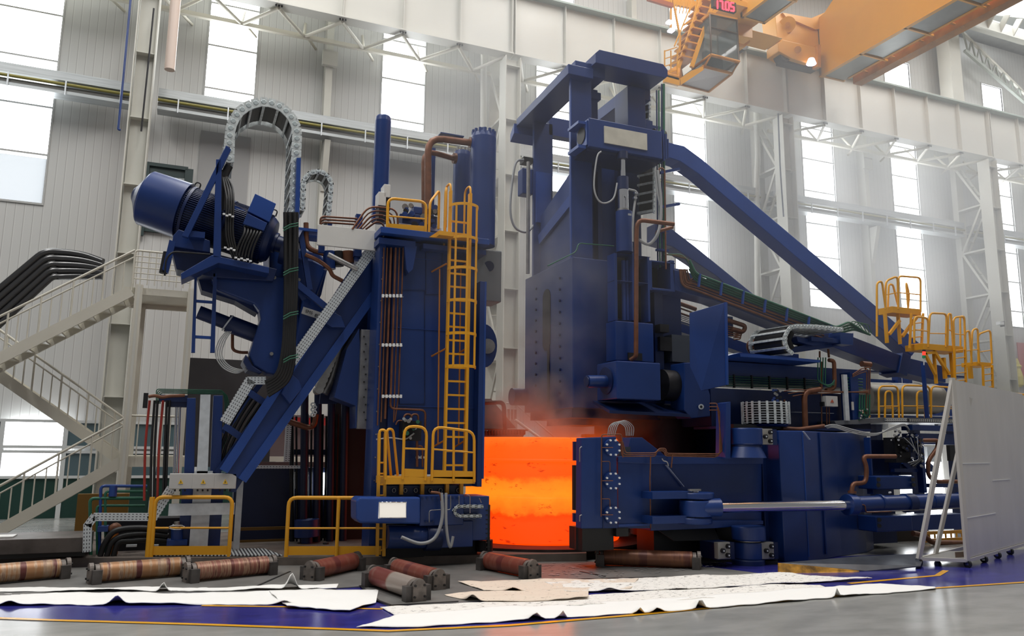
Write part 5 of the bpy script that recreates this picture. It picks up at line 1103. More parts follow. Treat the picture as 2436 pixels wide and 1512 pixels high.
ub.part('copper_stub', COPPER, MB().ft([(2050, 865), (2070, 867)], 13.8, .07, 12)); ub.part('copper_stub', COPPER, MB().ft([(1950, 835), (1950, 850)], 13.3, .02, 8).ft([(1970, 830), (1972, 850)], 13.3, .025, 8))
# energy chain lying over its guide
ec = T('energy_chain', 'silver energy chain curling over the blue guide at right centre', 'energy chain', loc=P(1870, 845, 12.8))
pts = [P(2006, 783, 12.75), P(1940, 776, 12.75), P(1895, 775, 12.75)]+[P(1893-24*sin(rad(t)), 808-33*cos(rad(t)), 12.75) for t in (20, 45, 70, 90, 110, 135, 160)]+[P(1888, 842, 12.75)]
energy_chain(ec, pts, (-.12, .95, 0), .045, .085)
ec.part('cable_loom', BLACK, MB().tube([P(1880, 790, 13.2), P(1872, 808, 13.2), P(1880, 830, 13.2)], .09, 12))
ec.part('guide_rail', BLUE, MB().fp([(1895, 800), (1935, 808), (2030, 792), (2030, 802), (1935, 822), (1898, 812)], 13.1, .3))
tk = T('steel_tank', 'horizontal brushed steel tank with domed end behind yellow loops', 'tank', loc=P(2150, 985, 15.2))
p0 = P(2050, 946, 15.0); p1 = P(2236, 949, 15.0); d = V((1,0,0)); r = .40
tk.part('shell', mat('brushed_steel', (.24, .22, .19), .42, metal=.6, noise=.2, nscale=2), MB().lathe(p0, p1-p0, [(0, r), ((p1-p0).length-.3, r), ((p1-p0).length-.14, r*.93), ((p1-p0).length-.04, r*.65), ((p1-p0).length, r*.25)], 48))
for u in (2110, 2180): tk.part('weld_band', STEEL, MB().cyl(P(u, 947, 15), P(u+2, 947, 15), r+.006, n=48))
tk.part('cradle', BLUE, MB().fb(2070, 985, 2290, 1010, 14.9, .6))
for u in (2090, 2180, 2270): tk.part('cradle_leg', NAVY, MB().box((P(u, 1000, 15.1).x-.1, 15.1, FZ), (P(u, 1000, 15.1).x+.1, 15.3, P(u, 1005, 15.1).z)))
tk.boxes('back_frame', BLUE, MB().fb(2135, 885, 2147, 930, 15.6, .2).fb(2160, 885, 2172, 930, 15.6, .2).fb(2060, 900, 2140, 912, 15.7, .2).fb(2235, 910, 2300, 990, 15.3, .3)); tk.boxes('back_frame', NAVY, MB().fb(2066, 880, 2300, 898, 15.8, .3))
gwk = T('grating_walkway', 'silver grating walkway edge below the steel tank at right', 'walkway', loc=P(2150, 1012, 13))
gwk.part('edge', mat('grey_edge', (.16, .17, .19), .4), MB().fp([(1985, 1001), (2050, 997), (2110, 992), (2300, 996), (2300, 1006), (2110, 1004), (2050, 1008), (1990, 1010)], 13.0, 1.4))
oriented('perforated_edge', PERF, P(2106, 998, 12.97), P(2156, 998, 12.97), .07, .04, gwk.o, gwk.org); oriented('perforated_edge', PERFY, P(2160, 999, 12.97), P(2300, 1002, 12.97), .06, .04, gwk.o, gwk.org)
for u in (2110, 2175, 2236): gwk.part('bracket', GALV, MB().fb(u-4, 1008, u+4, 1022, 12.95, .1))
# valve cluster with hoses
vc = T('valve_cluster', 'dense dark cluster of valves and wires right of the roll housing', 'valves', loc=P(2155, 1110, 12.3))
vc.part('core', DARK, MB().fb(2128, 1040, 2168, 1100, 12.4, .3)); vc.part('core', NAVY, MB().fb(2150, 1055, 2196, 1078, 12.45, .3))
for k in range(60):
    u = 2118+random.random()*78; v = 1022+random.random()*86
    if u < 2140 and v > 1060: continue
    vc.part('valve_fitting', [DARK, STEEL, NAVY, BLACK, CHROME][k % 5], MB().cyl(P(u, v, 12.3), P(u+(-1)**k*3, v+3, 12.45), .012+.018*random.random(), n=8))
for k in range(6): vc.part('wire', BLACK if k % 2 else HOSE, MB().tube(spline([P(2150+8*k, 1040, 12.25), P(2170+4*k, 1060+5*k, 12.2), P(2186+2*k, 1090, 12.2), P(2160+3*k, 1100+2*k, 12.25)], 5), .008, 6))
for k in range(3): vc.part('grey_hose', HOSE, MB().tube(spline([P(1962+3*k, 1014+2*k, 12.5), P(1985, 1010+3*k, 12.4), P(2030, 1022+4*k, 12.35), P(2080, 1031+2*k, 12.35), P(2120, 1021-2*k, 12.35), P(2150, 1012-2*k, 12.35), P(2163, 1022, 12.4)], 6), .014, 10))
sl = T('signal_lamp', 'small red and green signal lamp on a blue post', 'lamp', loc=P(2206, 995, 12.6))
sl.part('post', BLUE, MB().fb(2199, 862, 2211, 994, 12.6, .1)); sl.part('lamp_pole', WHITE, MB().cyl(P(2198, 868, 12.55), P(2198, 852, 12.55), .012, n=8))
sl.part('red_lens', mat('red_lamp', (.8, .03, .02), .3, emit=(1, .05, .03), es=1.2), MB().cyl(P(2198, 836, 12.55), P(2198, 845, 12.55), .035, n=14)); sl.part('green_lens', mat('green_lamp', (.02, .3, .12), .3), MB().cyl(P(2198, 845, 12.55), P(2198, 852, 12.55), .035, n=14)); sl.part('cap', BLACK, MB().cyl(P(2198, 832, 12.55), P(2198, 836, 12.55), .036, n=14))

# ================================================================== YELLOW PLATFORMS at right
def plat(name, lab, Y, dy, deck, legs=(), rails=(), ladders=(), struts=(), thick=14):
    t = T(name, lab, 'platform', 'yellow access platforms at right', loc=P(deck[0], deck[3], Y))
    t.part('deck', YEL, MB().fb(deck[0], deck[1], deck[2], deck[3], Y, dy), bevel=.004)
    for (u, v0, v1) in legs: t.part('leg', YEL, MB().fb(u-4, v0, u+4, v1, Y+.05, .08))
    for r_ in rails:
        pts, mids = r_[0], r_[1]; YY = Y+(r_[2] if len(r_) > 2 else 0)
        t.part('rail_loop', YEL, MB().ft(pts, YY, .024, 8, bend=.12))
        for f in mids: a = P(*pts[0], YY).lerp(P(*pts[1], YY), f); b = P(*pts[-1], YY).lerp(P(*pts[-2], YY), f); t.part('mid_rail', YEL, MB().cyl(a, b, .014, n=6))
    for (u0, v0, u1, v1, w_, n) in ladders:
        for o in (0, w_): t.part('ladder_stile', YEL, MB().bar(P(u0+o, v0, Y-.05), P(u1+o, v1, Y-.05), .03, .05))
        for k in range(n): f = (k+.5)/n; t.part('ladder_rung', YEL, MB().cyl(P(u0+(u1-u0)*f, v0+(v1-v0)*f, Y-.05), P(u0+(u1-u0)*f+w_, v0+(v1-v0)*f-3, Y-.05), .014, n=6))
    for (a, b) in struts: t.part('strut', YEL, MB().bar(P(*a, Y+.05), P(*b, Y+.05), .06, .06))
    return t
plat('access_platform', 'highest small yellow platform above the end of the long diagonal strut', 13.2, .4, (2122, 728, 2192, 750),
     legs=((2111, 745, 815), (2142, 745, 818)), struts=(((2115, 795), (2140, 762)), ((2146, 800), (2185, 748))),
     rails=(([(2086, 800), (2086, 672), (2098, 668), (2107, 735)], ()), ([(2106, 735), (2107, 668), (2135, 656), (2137, 735)], (.5,)), ([(2112, 735), (2114, 676), (2124, 676), (2136, 725)], (), .4), ([(2137, 735), (2137, 656), (2190, 660), (2190, 742)], (.5,)), ([(2160, 728), (2155, 668), (2163, 700), (2160, 735)], (), .5)),
     ladders=((2168, 745, 2164, 828, 28, 5), ))
plat('access_platform', 'wide middle yellow platform with cage rails above the steel tank', 12.9, .5, (2196, 816, 2292, 838),
     legs=((2228, 838, 912), (2268, 838, 915), (2250, 850, 900)), struts=(((2200, 840), (2225, 890)), ((2222, 835), (2258, 890)), ((2200, 840), (2222, 838))),
     rails=(([(2208, 825), (2212, 744), (2252, 746), (2250, 825)], (.4,)), ([(2254, 820), (2256, 746), (2262, 746), (2268, 830)], (.5,)), ([(2270, 825), (2268, 755), (2294, 752), (2296, 832)], (.45,)), ([(2285, 825), (2284, 752), (2294, 752), (2298, 860)], (), .3), ([(2175, 815), (2175, 752), (2208, 756), (2208, 820)], (.5,))),
     ladders=((2270, 825, 2272, 915, 26, 5), ))
plat('access_platform', 'rightmost yellow platform just above the top corner of the white barrier', 13.2, .4, (2322, 860, 2360, 872),
     legs=((2312, 870, 900),), rails=(([(2310, 865), (2313, 784), (2326, 780), (2328, 865)], (.4,)), ([(2330, 865), (2326, 795), (2356, 784), (2360, 865)], (.4,)), ([(2296, 865), (2296, 790), (2306, 785), (2312, 865)], (.4,))),
     ladders=((2338, 868, 2340, 930, 22, 4), ))
t = railing('guardrail', 'row of yellow hoop guardrails in front of the steel tank', [((2091, 993), (2090, 918), (2136, 918), (2139, 993)), ((2105, 993), (2106, 930), (2122, 930), (2124, 993)), ((2147, 993), (2146, 916), (2212, 918), (2215, 993)), ((2182, 993), (2181, 930), (2200, 930), (2201, 993)), ((2256, 993), (2256, 934), (2278, 934), (2278, 993)), ((2215, 993), (2215, 918), (2330, 926), (2330, 993))], 12.75, r=.022, mid=.36)
t = railing('guardrail', 'far yellow guardrail running behind the white barrier at the right edge', [((2360, 960), (2360, 928), (2450, 940), (2450, 970))], 14.5, r=.025)
hg.part('dark_filler_block', BLACK, MB().fb(2090, 1258, 2212, 1306, 14.2, .6))  # black block added to darken the bright floor behind the housing
yb = T('under_gallery', 'tangle of yellow frames and pipes seen below the lower right beam', 'frame', loc=P(2250, 1310, 14))
for k in range(7): yb.part('frame_bar', YEL if k % 2 else ORANGE, MB().fb(2212+13*k, 1262, 2216+13*k, 1312, 13.8+.2*(k % 3), .05))
for v in (1264, 1282, 1300): yb.part('frame_bar', ORANGE, MB().fb(2195, v, 2300, v+3, 13.7, .05))
yb.part('copper_pipe', COPPER, MB().ft([(2172, 1268), (2200, 1274), (2216, 1290), (2300, 1291)], 13.4, .06, 12, bend=.2))
lw = T('low_window', 'bright white low window glimpsed behind the lower right machine', 'window', loc=P(2190, 1180, 17)); lw.part('pane', GLASS, MB().fb(2140, 1098, 2245, 1172, 17.0, .05)); lw.part('shutter_box', GALV, MB().fb(2205, 1062, 2240, 1098, 16.9, .2))
lw.part('mullion', NAVY, MB().fb(2180, 1095, 2188, 1180, 16.9, .06)); lw.part('lower_pane', GLASS, MB().fb(2160, 1214, 2300, 1226, 16.5, .05)); lw.part('wall_panel', WHITE, MB().fb(2240, 1058, 2340, 1180, 17.3, .1)); lw.part('screen', BLACK, MB().fb(2258, 1050, 2330, 1096, 14.8, .1))
# ramp deck at the foot of the housing
solo('deck_ramp', 'worn yellow edged dark steel deck plate at the foot of the roll housing', 'deck plate', mat('dark_deck', (.10, .11, .13), .3, metal=.3, noise=.3, nscale=3), MB().prism([G(1853, 1338, .0), G(2050, 1322, .0), G(2200, 1316, .0), G(2190, 1345, -.1), G(2060, 1357, -.15)], (0, 0, -.02)))
solo('deck_edge', 'worn yellow steel edge of the dark deck plate', 'edge', mat('worn_yellow', (.62, .30, .03), .5, noise=.85, nscale=5), MB().prism([G(1853, 1339, .0), G(2044, 1357, -.14), G(2044, 1361), G(1853, 1364)], (.02, .05, 0)))
solo('dark_pit_cover', 'dark base plate under the centring arm and hinge column', 'base plate', BLACK, MB().prism([G(1400, 1312, -.1), G(1850, 1335, -.1), G(1850, 1318, -.1), G(1500, 1300, -.1)], (0, 0, -.06)))
solo('deflector_plate', 'grey slanted deflector plate under the centring arm', 'plate', mat('slate_plate2', (.09, .09, .09), .5), MB().prism([P(1560, 1256, 12.9), P(1700, 1256, 12.9), P(1712, 1284, 12.6), P(1604, 1286, 12.6)], (0, .04, .0)))

# ================================================================== OVERHEAD CRANE (orange)
UNDER = mat('crane_underside_grey', (.22, .23, .22), .3, metal=.5, noise=.2, nscale=1.5)
OBROWN = mat('crane_rail_orange', (.58, .23, .02), .5, noise=.3, nscale=2)
cr = T('overhead_crane', 'large orange overhead bridge crane spanning the upper right', 'crane', loc=(21, 23, 18.6))
BZ = 17.5
# right girder: web seen from below left, grey bottom plates between orange ribs
cr.part('main_girder', ORANGE, MB().prism([(23.82, 23.65, BZ), (23.82, 23.65, 20.1), (23.82, 23.2, 20.15), (23.82, 21.4, 21.3), (23.82, 1.0, 21.3), (23.82, 1.0, BZ)], (.12, 0, 0)))
cr.boxes('main_girder', ORANGE, MB().box((25.0, 1.0, BZ), (25.12, 23.3, 21.3)).box((23.82, 1, 21.25), (25.12, 21.4, 21.35)).box((23.82, 23.55, BZ), (25.12, 23.65, 20.0)))
y = 23.6
while y > 3:
    cr.part('bottom_plate', UNDER, MB().box((23.9, y-2.05, BZ+.02), (25.05, y-.06, BZ+.05))); cr.part('bottom_rib', ORANGE, MB().box((23.8, y-2.12, BZ-.03), (25.3, y-2.04, BZ+.05))); y -= 2.12
cr.part('bottom_lip', ORANGE, MB().box((23.78, 1, BZ-.03), (23.95, 23.65, BZ+.02)))
cr.part('walkway_beam', OBROWN, MB().box((25.3, 12.0, BZ-.2), (25.75, 23.3, BZ+.15)))
for k in range(9): cr.part('walkway_bracket', OBROWN, MB().box((25.1, 22.6-1.35*k, BZ-.02), (26.0, 22.5-1.35*k, BZ+.02)))
# left girder
cr.boxes('second_girder', ORANGE, MB().box((17.83, 1.0, BZ), (17.95, 21.3, 20.4)).box((18.8, 1.0, BZ), (18.92, 21.3, 20.4)).box((17.83, 21.2, BZ), (18.92, 21.3, 20.2)))
y = 21.25
while y > 3:
    cr.part('bottom_plate', UNDER, MB().box((17.9, y-1.55, BZ+.02), (18.85, y-.05, BZ+.05))); cr.part('bottom_rib', ORANGE, MB().box((17.8, y-1.62, BZ-.02), (18.95, y-1.55, BZ+.05))); y -= 1.62
# end carriage between the girders, with wheel boxes on the runway
cr.part('end_carriage', ORANGE, MB().fb(1755, 62, 1862, 92, 22.0, 1.0), bevel=.02)
cr.part('end_carriage', ORANGE, MB().fp([(1843, 30), (1868, 32), (1905, 50), (1948, 60), (1952, 150), (1925, 130), (1880, 100), (1850, 96)], 23.6, .8), bevel=.02)
cr.part('carriage_disc', ORANGE, MB().cyl(P(1874, 58, 23.6), P(1874, 58, 23.45), .32, n=28)); cr.part('disc_hub', OBROWN, MB().cyl(P(1874, 58, 23.45), P(1874, 58, 23.38), .1, n=16))
cr.part('carriage_top', ORANGE, MB().fp([(1862, 30), (1930, 43), (1985, 20), (2010, 0), (2020, 12), (1990, 60), (1940, 70), (1870, 40)], 23.5, .3))
cr.part('wheel_box', ORANGE, MB().fp([(1851, 102), (1862, 94), (1940, 112), (1945, 152), (1920, 150), (1885, 140), (1852, 122)], 23.2, .7), bevel=.03)
cr.part('wheel_box', ORANGE, MB().fp([(1756, 95), (1785, 76), (1785, 100), (1772, 112), (1757, 110)], 22.6, .7), bevel=.03)
for (u, v) in ((1868, 130), (1768, 103)):
    c = P(u, v, 23.3); wh = cr.part('wheel', BLACK, MB().cyl(c, c+V((0, .4, 0)), .27, n=28)); cr.part('hub_cap', ORANGE, MB().cyl(c, c+V((0, -.06, 0)), .12, n=16), wh)
cr.part('axle_cap', OBROWN, MB().cyl(P(1898, 118, 23.2), P(1898, 118, 23.1), .14, n=20)); cr.part('rail_guard', BLACK, MB().fp([(1862, 140), (1945, 158), (1945, 166), (1862, 147)], 23.4, .4))
cr.part('buffer_post', OBROWN, MB().fp([(1945, 105), (1953, 107), (1953, 160), (1945, 158)], 23.1, .3))
lampm = mat('violet_white_lamp', (1, .9, 1), .3, emit=(.95, .75, 1), es=3)
cr.part('flood_lamp', lampm, MB().cyl(P(1930, 140, 23.0), P(1930, 152, 23.0), .12, r2=.2, n=20), label='bright white working lamp')
for u, v in ((1596, 50), (1600, 70)): cr.part('flood_lamp', lampm, MB().fb(u-5, v-4, u+6, v+3, 21.0, .2))
# display with red digits
ds = cr.part('display_board', mat('display_black', (.015, .01, .012), .3), MB().fb(1697, -8, 1752, 29, 20.2, .15))
RED = mat('red_digits', (.9, .02, .04), .4, emit=(1, .03, .06), es=3.5)
def seven(u0, v0, w_, h_, segs, sh=.12):
    S7 = {'a': ((0, 0), (1, 0)), 'b': ((1, 0), (1, .5)), 'c': ((1, .5), (1, 1)), 'd': ((0, 1), (1, 1)), 'e': ((0, .5), (0, 1)), 'f': ((0, 0), (0, .5)), 'g': ((0, .5), (1, .5))}
    for s in segs:
        (x0, y0), (x1, y1) = S7[s]; q = lambda x, y: P(u0+x*w_+(.5-y)*0, v0+y*h_+x*w_*sh*1.4, 20.16)
        cr.part('digit_segment', RED, MB().bar(q(x0, y0), q(x1, y1), .045, .03, up=(0, 1, 0)), ds)
seven(1703, 1, 4, 19, 'bc'); seven(1712, 2, 7, 19, 'abc'); seven(1726, 4, 8, 19, 'abcdef'); seven(1738, 6, 8, 19, 'acdfg')
cr.part('decimal_point', RED, MB().fb(1721, 21, 1723.5, 23.5, 20.14, .02), ds)
# operator cab under the left girder
CYB = 22.0-1.2
cbp = lambda pts, m, name, dy=.04, Y=CYB, **k: cr.part(name, m, MB().fp(pts, Y, dy), **k)
cab = cr.part('cab_frame', mat('cab_frame_dark', (.06, .035, .02), .5), MB().tube([P(1689, 35, CYB), P(1692, 130, CYB), P(1758, 146, CYB), P(1753, 48, CYB)], .035, 6, closed=True).tube([P(1690, 65, CYB), P(1754, 80, CYB)], .03, 6))
back = lambda u, v, d=1.1: P(u, v, CYB)+V((0, d, 0))
cr.part('cab_frame', OBROWN, MB().tube([back(1689, 35), back(1692, 130), back(1758, 146), back(1753, 48)], .04, 6, closed=True).cyl(P(1692, 130, CYB), back(1692, 130), .05, n=6).cyl(P(1689, 35, CYB), back(1689, 35), .05, n=6).cyl(P(1758, 146, CYB), back(1758, 146), .05, n=6).cyl(P(1753, 48, CYB), back(1753, 48), .05, n=6))
CG = bpy.data.materials.new('cab_glass'); CG.use_nodes = True; b_ = CG.node_tree.nodes['Principled BSDF']; b_.inputs['Base Color'].default_value = (.10, .13, .13, 1); b_.inputs['Roughness'].default_value = .05; b_.inputs['Alpha'].default_value = .6
cr.part('cab_window', CG, MB().fp([(1691, 38), (1752, 50), (1757, 143), (1693, 128)], CYB+.02, .02), cab)
cr.part('cab_window', CG, MB().prism([P(1689, 38, CYB), P(1692, 128, CYB), back(1692, 128), back(1689, 38)], (.02, 0, 0)), cab)
cr.part('cab_window', CG, MB().prism([P(1753, 50, CYB), P(1757, 143, CYB), back(1757, 143), back(1753, 50)], (.02, 0, 0)), cab)
# lower slanted front and floor
pl_ = P(1675, 160, CYB); fl0 = P(1692, 131, CYB); fl1 = P(1758, 147, CYB)
s0 = PX(1675, 158, fl0.x); s1 = PX(1741, 175, fl1.x); t0 = PX(1616, 200, fl0.x); t1 = PX(1686, 218, fl1.x); lowz = t0.z; CB = (t0.y+t1.y)/2
cr.part('lower_window_frame', OBROWN, MB().tube([fl0, fl1, s1, s0], .06, 6, closed=True), cab)
cr.part('lower_window', CG, MB().prism([fl0.lerp(s0, .2), fl1.lerp(s1, .2), s1.lerp(fl1, .15), s0.lerp(fl0, .15)], (0, .02, .02)), cab)
cr.part('cab_floor', mat('cab_floor_grey', (.36, .33, .32), .5), MB().prism([s0, s1, t1, t0], (0, 0, .05)), cab)
cr.part('cab_side', CG, MB().prism([fl0, s0, t0, V((fl0.x, CB, fl0.z))], (.02, 0, 0)), cab)
cr.part('sill_frame', OBROWN, MB().cyl(s0, t0, .07, n=6).cyl(s1, t1, .05, n=6).cyl(t0, V((fl0.x, CB, fl0.z)), .04, n=6).cyl(t0, t1, .05, n=6), cab)
cr.part('control_desk', mat('desk_dark', (.05, .07, .07), .5), MB().box((fl0.x+.2, CYB+.5, lowz+.1), (fl1.x-.3, CYB+.75, lowz+.5)), cab); cr.part('seat', NAVY, MB().box((fl0.x+.4, CYB+.85, lowz+.1), (fl0.x+.9, CYB+1.05, lowz+.9)), cab)
cr.part('cab_roof', OBROWN, MB().prism([P(1687, 33, CYB), P(1755, 48, CYB), back(1755, 48), back(1687, 33)], (0, 0, .08)), cab)
# stair and landing left of the cab
def zz(name, pts, Y, w_=.1, h_=.12, m=OBROWN): return cr.part(name, m, MB().bar(P(*pts[0], Y), P(*pts[1], Y), w_, h_))
for dy in (0, .7):
    zz('stair_stringer', ((1668, 0), (1612, 165)), 21.4+dy, m=ORANGE); zz('stair_rail', ((1650, -2), (1604, 110)), 21.3+dy, .04, .04, ORANGE)
for k in range(9): f = (k+.5)/9; c = P(1668+22-57*f, 5+150*f, 21.5); cr.part('stair_tread', OBROWN, MB().box((c.x-.45, 21.2, c.z-.03), (c.x+.1, 22.0, c.z+.03)))
zz('stair_stringer', ((1698, 0), (1645, 160)), 21.2, m=ORANGE)
cr.part('landing', OBROWN, MB().prism([P(1580, 172, 20.6), P(1616, 182, 20.6), P(1675, 158, 21.4)+V((0,1.2,0)), P(1620, 150, 21.8)], (0, 0, -.14)), bevel=.01)
cr.part('landing_frame', ORANGE, MB().fp([(1581, 176), (1618, 186), (1616, 203), (1581, 194)], 20.6, .1).fp([(1618, 186), (1645, 168), (1672, 158), (1674, 166), (1620, 202)], 20.7, .1))
for v in (112, 130, 148, 166): zz('landing_rail', ((1581, v+10), (1611, v)), 20.7, .03, .03, ORANGE)
for u in (1581, 1596, 1611): zz('landing_post', ((u, 120), (u, 178)), 20.7, .035, .035, ORANGE)
for (a, b) in (((1600, -5), (1618, 90)), ((1618, 88), (1614, 180)), ((1660, -5), (1640, 100)), ((1625, 60), (1700, 20)), ((1596, 0), (1596, 66))): zz('hanger_bar', (a, b), 21.6, .06, .06, ORANGE)
for k in range(5): zz('gate_bar', ((1612+9*k, -4), (1608+8*k, 32)), 21.7, .03, .03, ORANGE)
zz('top_walk_beam', ((1560, -6), (1700, 24)), 22.0, .12, .3, ORANGE); zz('side_arm', ((1540, -4), (1600, 14)), 21.0, .1, .16, mat('arm_red_brown', (.35, .08, .03), .5))
cr.part('cab_hanger', ORANGE, MB().fp([(1755, 35), (1790, 45), (1790, 90), (1757, 84)], 21.9, .5).box((17.0, 20.9, 17.7), (18.9, 22.8, 17.9)))

# gable end: sloping lattice girder and roof edge at the upper right
gt = T('lattice_girder', 'slanted grey lattice girder against the upper right wall', 'girder', loc=P(2300, 80, 25.6))
LG = mat('lattice_grey', (.33, .36, .33), .5)
A0, A1 = P(2291, 78, 25.8), P(2460, 245, 25.8); B0, B1 = P(2295, 120, 25.8), P(2460, 262, 25.8)
gt.part('upper_chord', CREAM, MB().bar(A0, A1, .12, .12)); gt.part('lower_chord', LG, MB().bar(B0, B1, .14, .14))
for k in range(9): gt.part('web_bar', LG, MB().bar(A0.lerp(A1, k/9), B0.lerp(B1, (k+.5)/9), .07, .07)); gt.part('web_bar', LG, MB().bar(B0.lerp(B1, (k+.5)/9), A0.lerp(A1, (k+1)/9), .07, .07))
re_ = T('roof_edge_beam', 'cream roof edge beam with triangular brackets at the top right corner', 'beam', loc=P(2380, 50, 24))
e0, e1 = P(2300, 45, 24.5), P(2480, 100, 24.5)
re_.part('fascia', CREAM, MB().bar(e0, e1, .1, .5)); re_.part('soffit', CREAM, MB().bar(e0+V((0, .5, .35)), e1+V((0, .5, .35)), 1.0, .08))
for k in range(6): p = e0.lerp(e1, (k+.5)/6); re_.part('bracket', CREAM, MB().prism([p+V((0, -.05, .3)), p+V((0, -.05, -.2)), p+V((0, -.6, .45)), p+V((0, -.3, .6))], (.06, 0, 0)))
sk = struct('window_20', FRAMEG, MB().prism([G(2332, 34, 24.15), G(2390, -12, 24.15), G(2510, -12, 24.15), G(2510, 54, 24.15)], (0, 0, .04))); struct('pane', GLASS, MB().prism([G(2338, 32, 24.1), G(2392, -8, 24.1), G(2500, -8, 24.1), G(2500, 50, 24.1)], (0, 0, .04)), sk)

# ================================================================== DARK PLANT behind the left machines
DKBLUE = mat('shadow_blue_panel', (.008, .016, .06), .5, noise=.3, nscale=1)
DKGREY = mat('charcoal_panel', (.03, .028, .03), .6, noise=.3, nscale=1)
bp = T('hydraulic_plant', 'dark bank of hydraulic pipes and panels behind the diagonal beam and tower', 'plant', loc=P(750, 1300, 19))
bp.part('dark_filler_screen', DKGREY, MB().fb(448, 850, 640, 1110, 21.5, .3)); bp.part('dark_filler_screen', DKGREY, MB().fb(800, 920, 910, 1310, 17.2, .3))  # charcoal sheets added to keep the background behind the machines dark
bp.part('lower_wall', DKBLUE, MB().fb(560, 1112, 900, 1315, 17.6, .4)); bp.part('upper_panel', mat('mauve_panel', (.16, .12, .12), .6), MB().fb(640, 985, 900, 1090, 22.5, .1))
bp.part('banner', mat('red_banner', (.45, .03, .03), .5), MB().fb(690, 992, 800, 1012, 22.3, .05), label='red horizontal banner')
bp.part('rail', GALV, MB().fb(640, 982, 800, 985, 22.2, .05)); bp.part('pale_band', BEIGE, MB().fb(640, 1085, 800, 1098, 22.2, .05))
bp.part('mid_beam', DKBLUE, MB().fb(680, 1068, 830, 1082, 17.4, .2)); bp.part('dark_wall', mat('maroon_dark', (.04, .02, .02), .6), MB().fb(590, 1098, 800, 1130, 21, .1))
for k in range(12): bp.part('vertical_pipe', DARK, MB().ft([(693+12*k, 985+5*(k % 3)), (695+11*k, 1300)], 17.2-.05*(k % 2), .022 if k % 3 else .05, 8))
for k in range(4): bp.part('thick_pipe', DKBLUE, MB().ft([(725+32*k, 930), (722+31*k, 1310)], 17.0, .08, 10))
bp.part('copper_bend', COPPER, MB().ft([(672, 995), (690, 1003), (735, 1018), (748, 1010), (752, 985)], 16.9, .06, 12, bend=.15))
bp.boxes('silver_tray', PERF, MB().fb(681, 1000, 689, 1098, 17.0, .08).fb(583, 1107, 722, 1114, 17.0, .15)); bp.part('fuse_row', WTAG, MB().fb(700, 1122, 706, 1162, 17.3, .03))
for (u0, u1) in ((753, 771), (783, 794)): bp.part('bright_slot', GLASS, MB().fb(u0, 1124, u1, 1176, 17.55, .04))
bp.part('cone', mat('blue_tank', (.01, .03, .14), .4), MB().cyl(P(730, 1235, 16.8), P(730, 1275, 16.8), .25, n=24).cyl(P(730, 1275, 16.8), P(730, 1308, 16.8), .12, n=16))
for v in (1255, 1285): bp.part('yellow_bar', mat('dull_yellow', (.18, .09, .01), .5), MB().fb(560, v, 700, v+3, 17.3, .05))
bp.part('white_pole', GALV, MB().fb(565, 1140, 569, 1308, 15.9, .05)); bp.part('grey_pump', DKGREY, MB().cyl(P(775, 1290, 16.5), P(775, 1308, 16.5), .06, n=12))
for k in range(5): bp.part('chain_link', GALV, MB().tube([P(745+3*(k % 2)+5*cos(t*pi/4), 962+6*k+4*sin(t*pi/4), 15.6) for t in range(8)], .015, 6, closed=True))
# timber and plates stacked left, green and blue pipe stubs
dk = mat('dull_steel_plate', (.13, .11, .10), .5, metal=.4, noise=.4, nscale=3)
ps = T('steel_billet_stack', 'stack of long dull steel plates lying at the far left under the stairs', 'steel plates', loc=P(90, 1310, 16))
ps.part('lower_plate', dk, MB().fb(-90, 1286, 205, 1312, 15.6, 1.2), bevel=.01); ps.part('upper_plate', mat('pale_plate', (.40, .34, .31), .5, noise=.3, nscale=4), MB().prism([P(45, 1281, 15.8), P(188, 1282, 15.8), P(178, 1272, 16.4), P(52, 1271, 16.4)], (0, 0, -.04)))
ps.part('white_plate', WHITE, MB().fb(-60, 1278, 30, 1284, 15.9, .4)); ps.part('skid', BLACK, MB().fb(-90, 1312, 200, 1322, 15.7, 1))
pg = T('coloured_pipe_stand', 'stand of green blue and orange pipes behind the silver cable tray at left', 'pipes', loc=P(250, 1315, 16.5))
for (pts, m, r) in (([(216, 1322), (214, 1185), (345, 1184)], GREEN, .03), ([(232, 1322), (230, 1202), (345, 1202)], GREEN, .024), ([(236, 1322), (240, 1155), (350, 1156)], BLUE2, .028), ([(268, 1180), (270, 1155)], BLUE2, .07), ([(252, 1320), (250, 1168), (350, 1168)], GREEN, .025), ([(270, 1322), (272, 1262)], mat('rust_orange', (.42, .14, .02), .5), .07), ([(262, 1262), (276, 1250), (282, 1262)], COPPER, .08)):
    pg.part('pipe', m, MB().ft(pts, 16.2, r, 10, bend=.08))
for k in range(3): pg.part('black_hose', BLACK, MB().tube(spline([P(238+16*k, 1322, 15.9), P(250+16*k, 1290, 15.9), P(275+18*k, 1262+12*k, 15.9), P(330+12*k, 1255+14*k, 15.9), P(400, 1262+12*k, 15.9)], 6), .05, 10))
pg.part('blue_bracket', BLUE, MB().fb(232, 1252, 256, 1264, 16, .3)); pg.part('dark_filler_mass', mat('black_base', (.008, .009, .014), .6), MB().fb(255, 1235, 470, 1322, 16.6, .5)); pg.part('green_block', mat('dull_yellow', (.18, .09, .01), .5), MB().fb(185, 1175, 300, 1262, 18.5, .2))  # the large black block is added to darken the space behind the pipes
for k in range(2): pg.part('light_bar', GALV, MB().fb(300+52*k, 1296, 325+52*k, 1300, 16.3, .1))
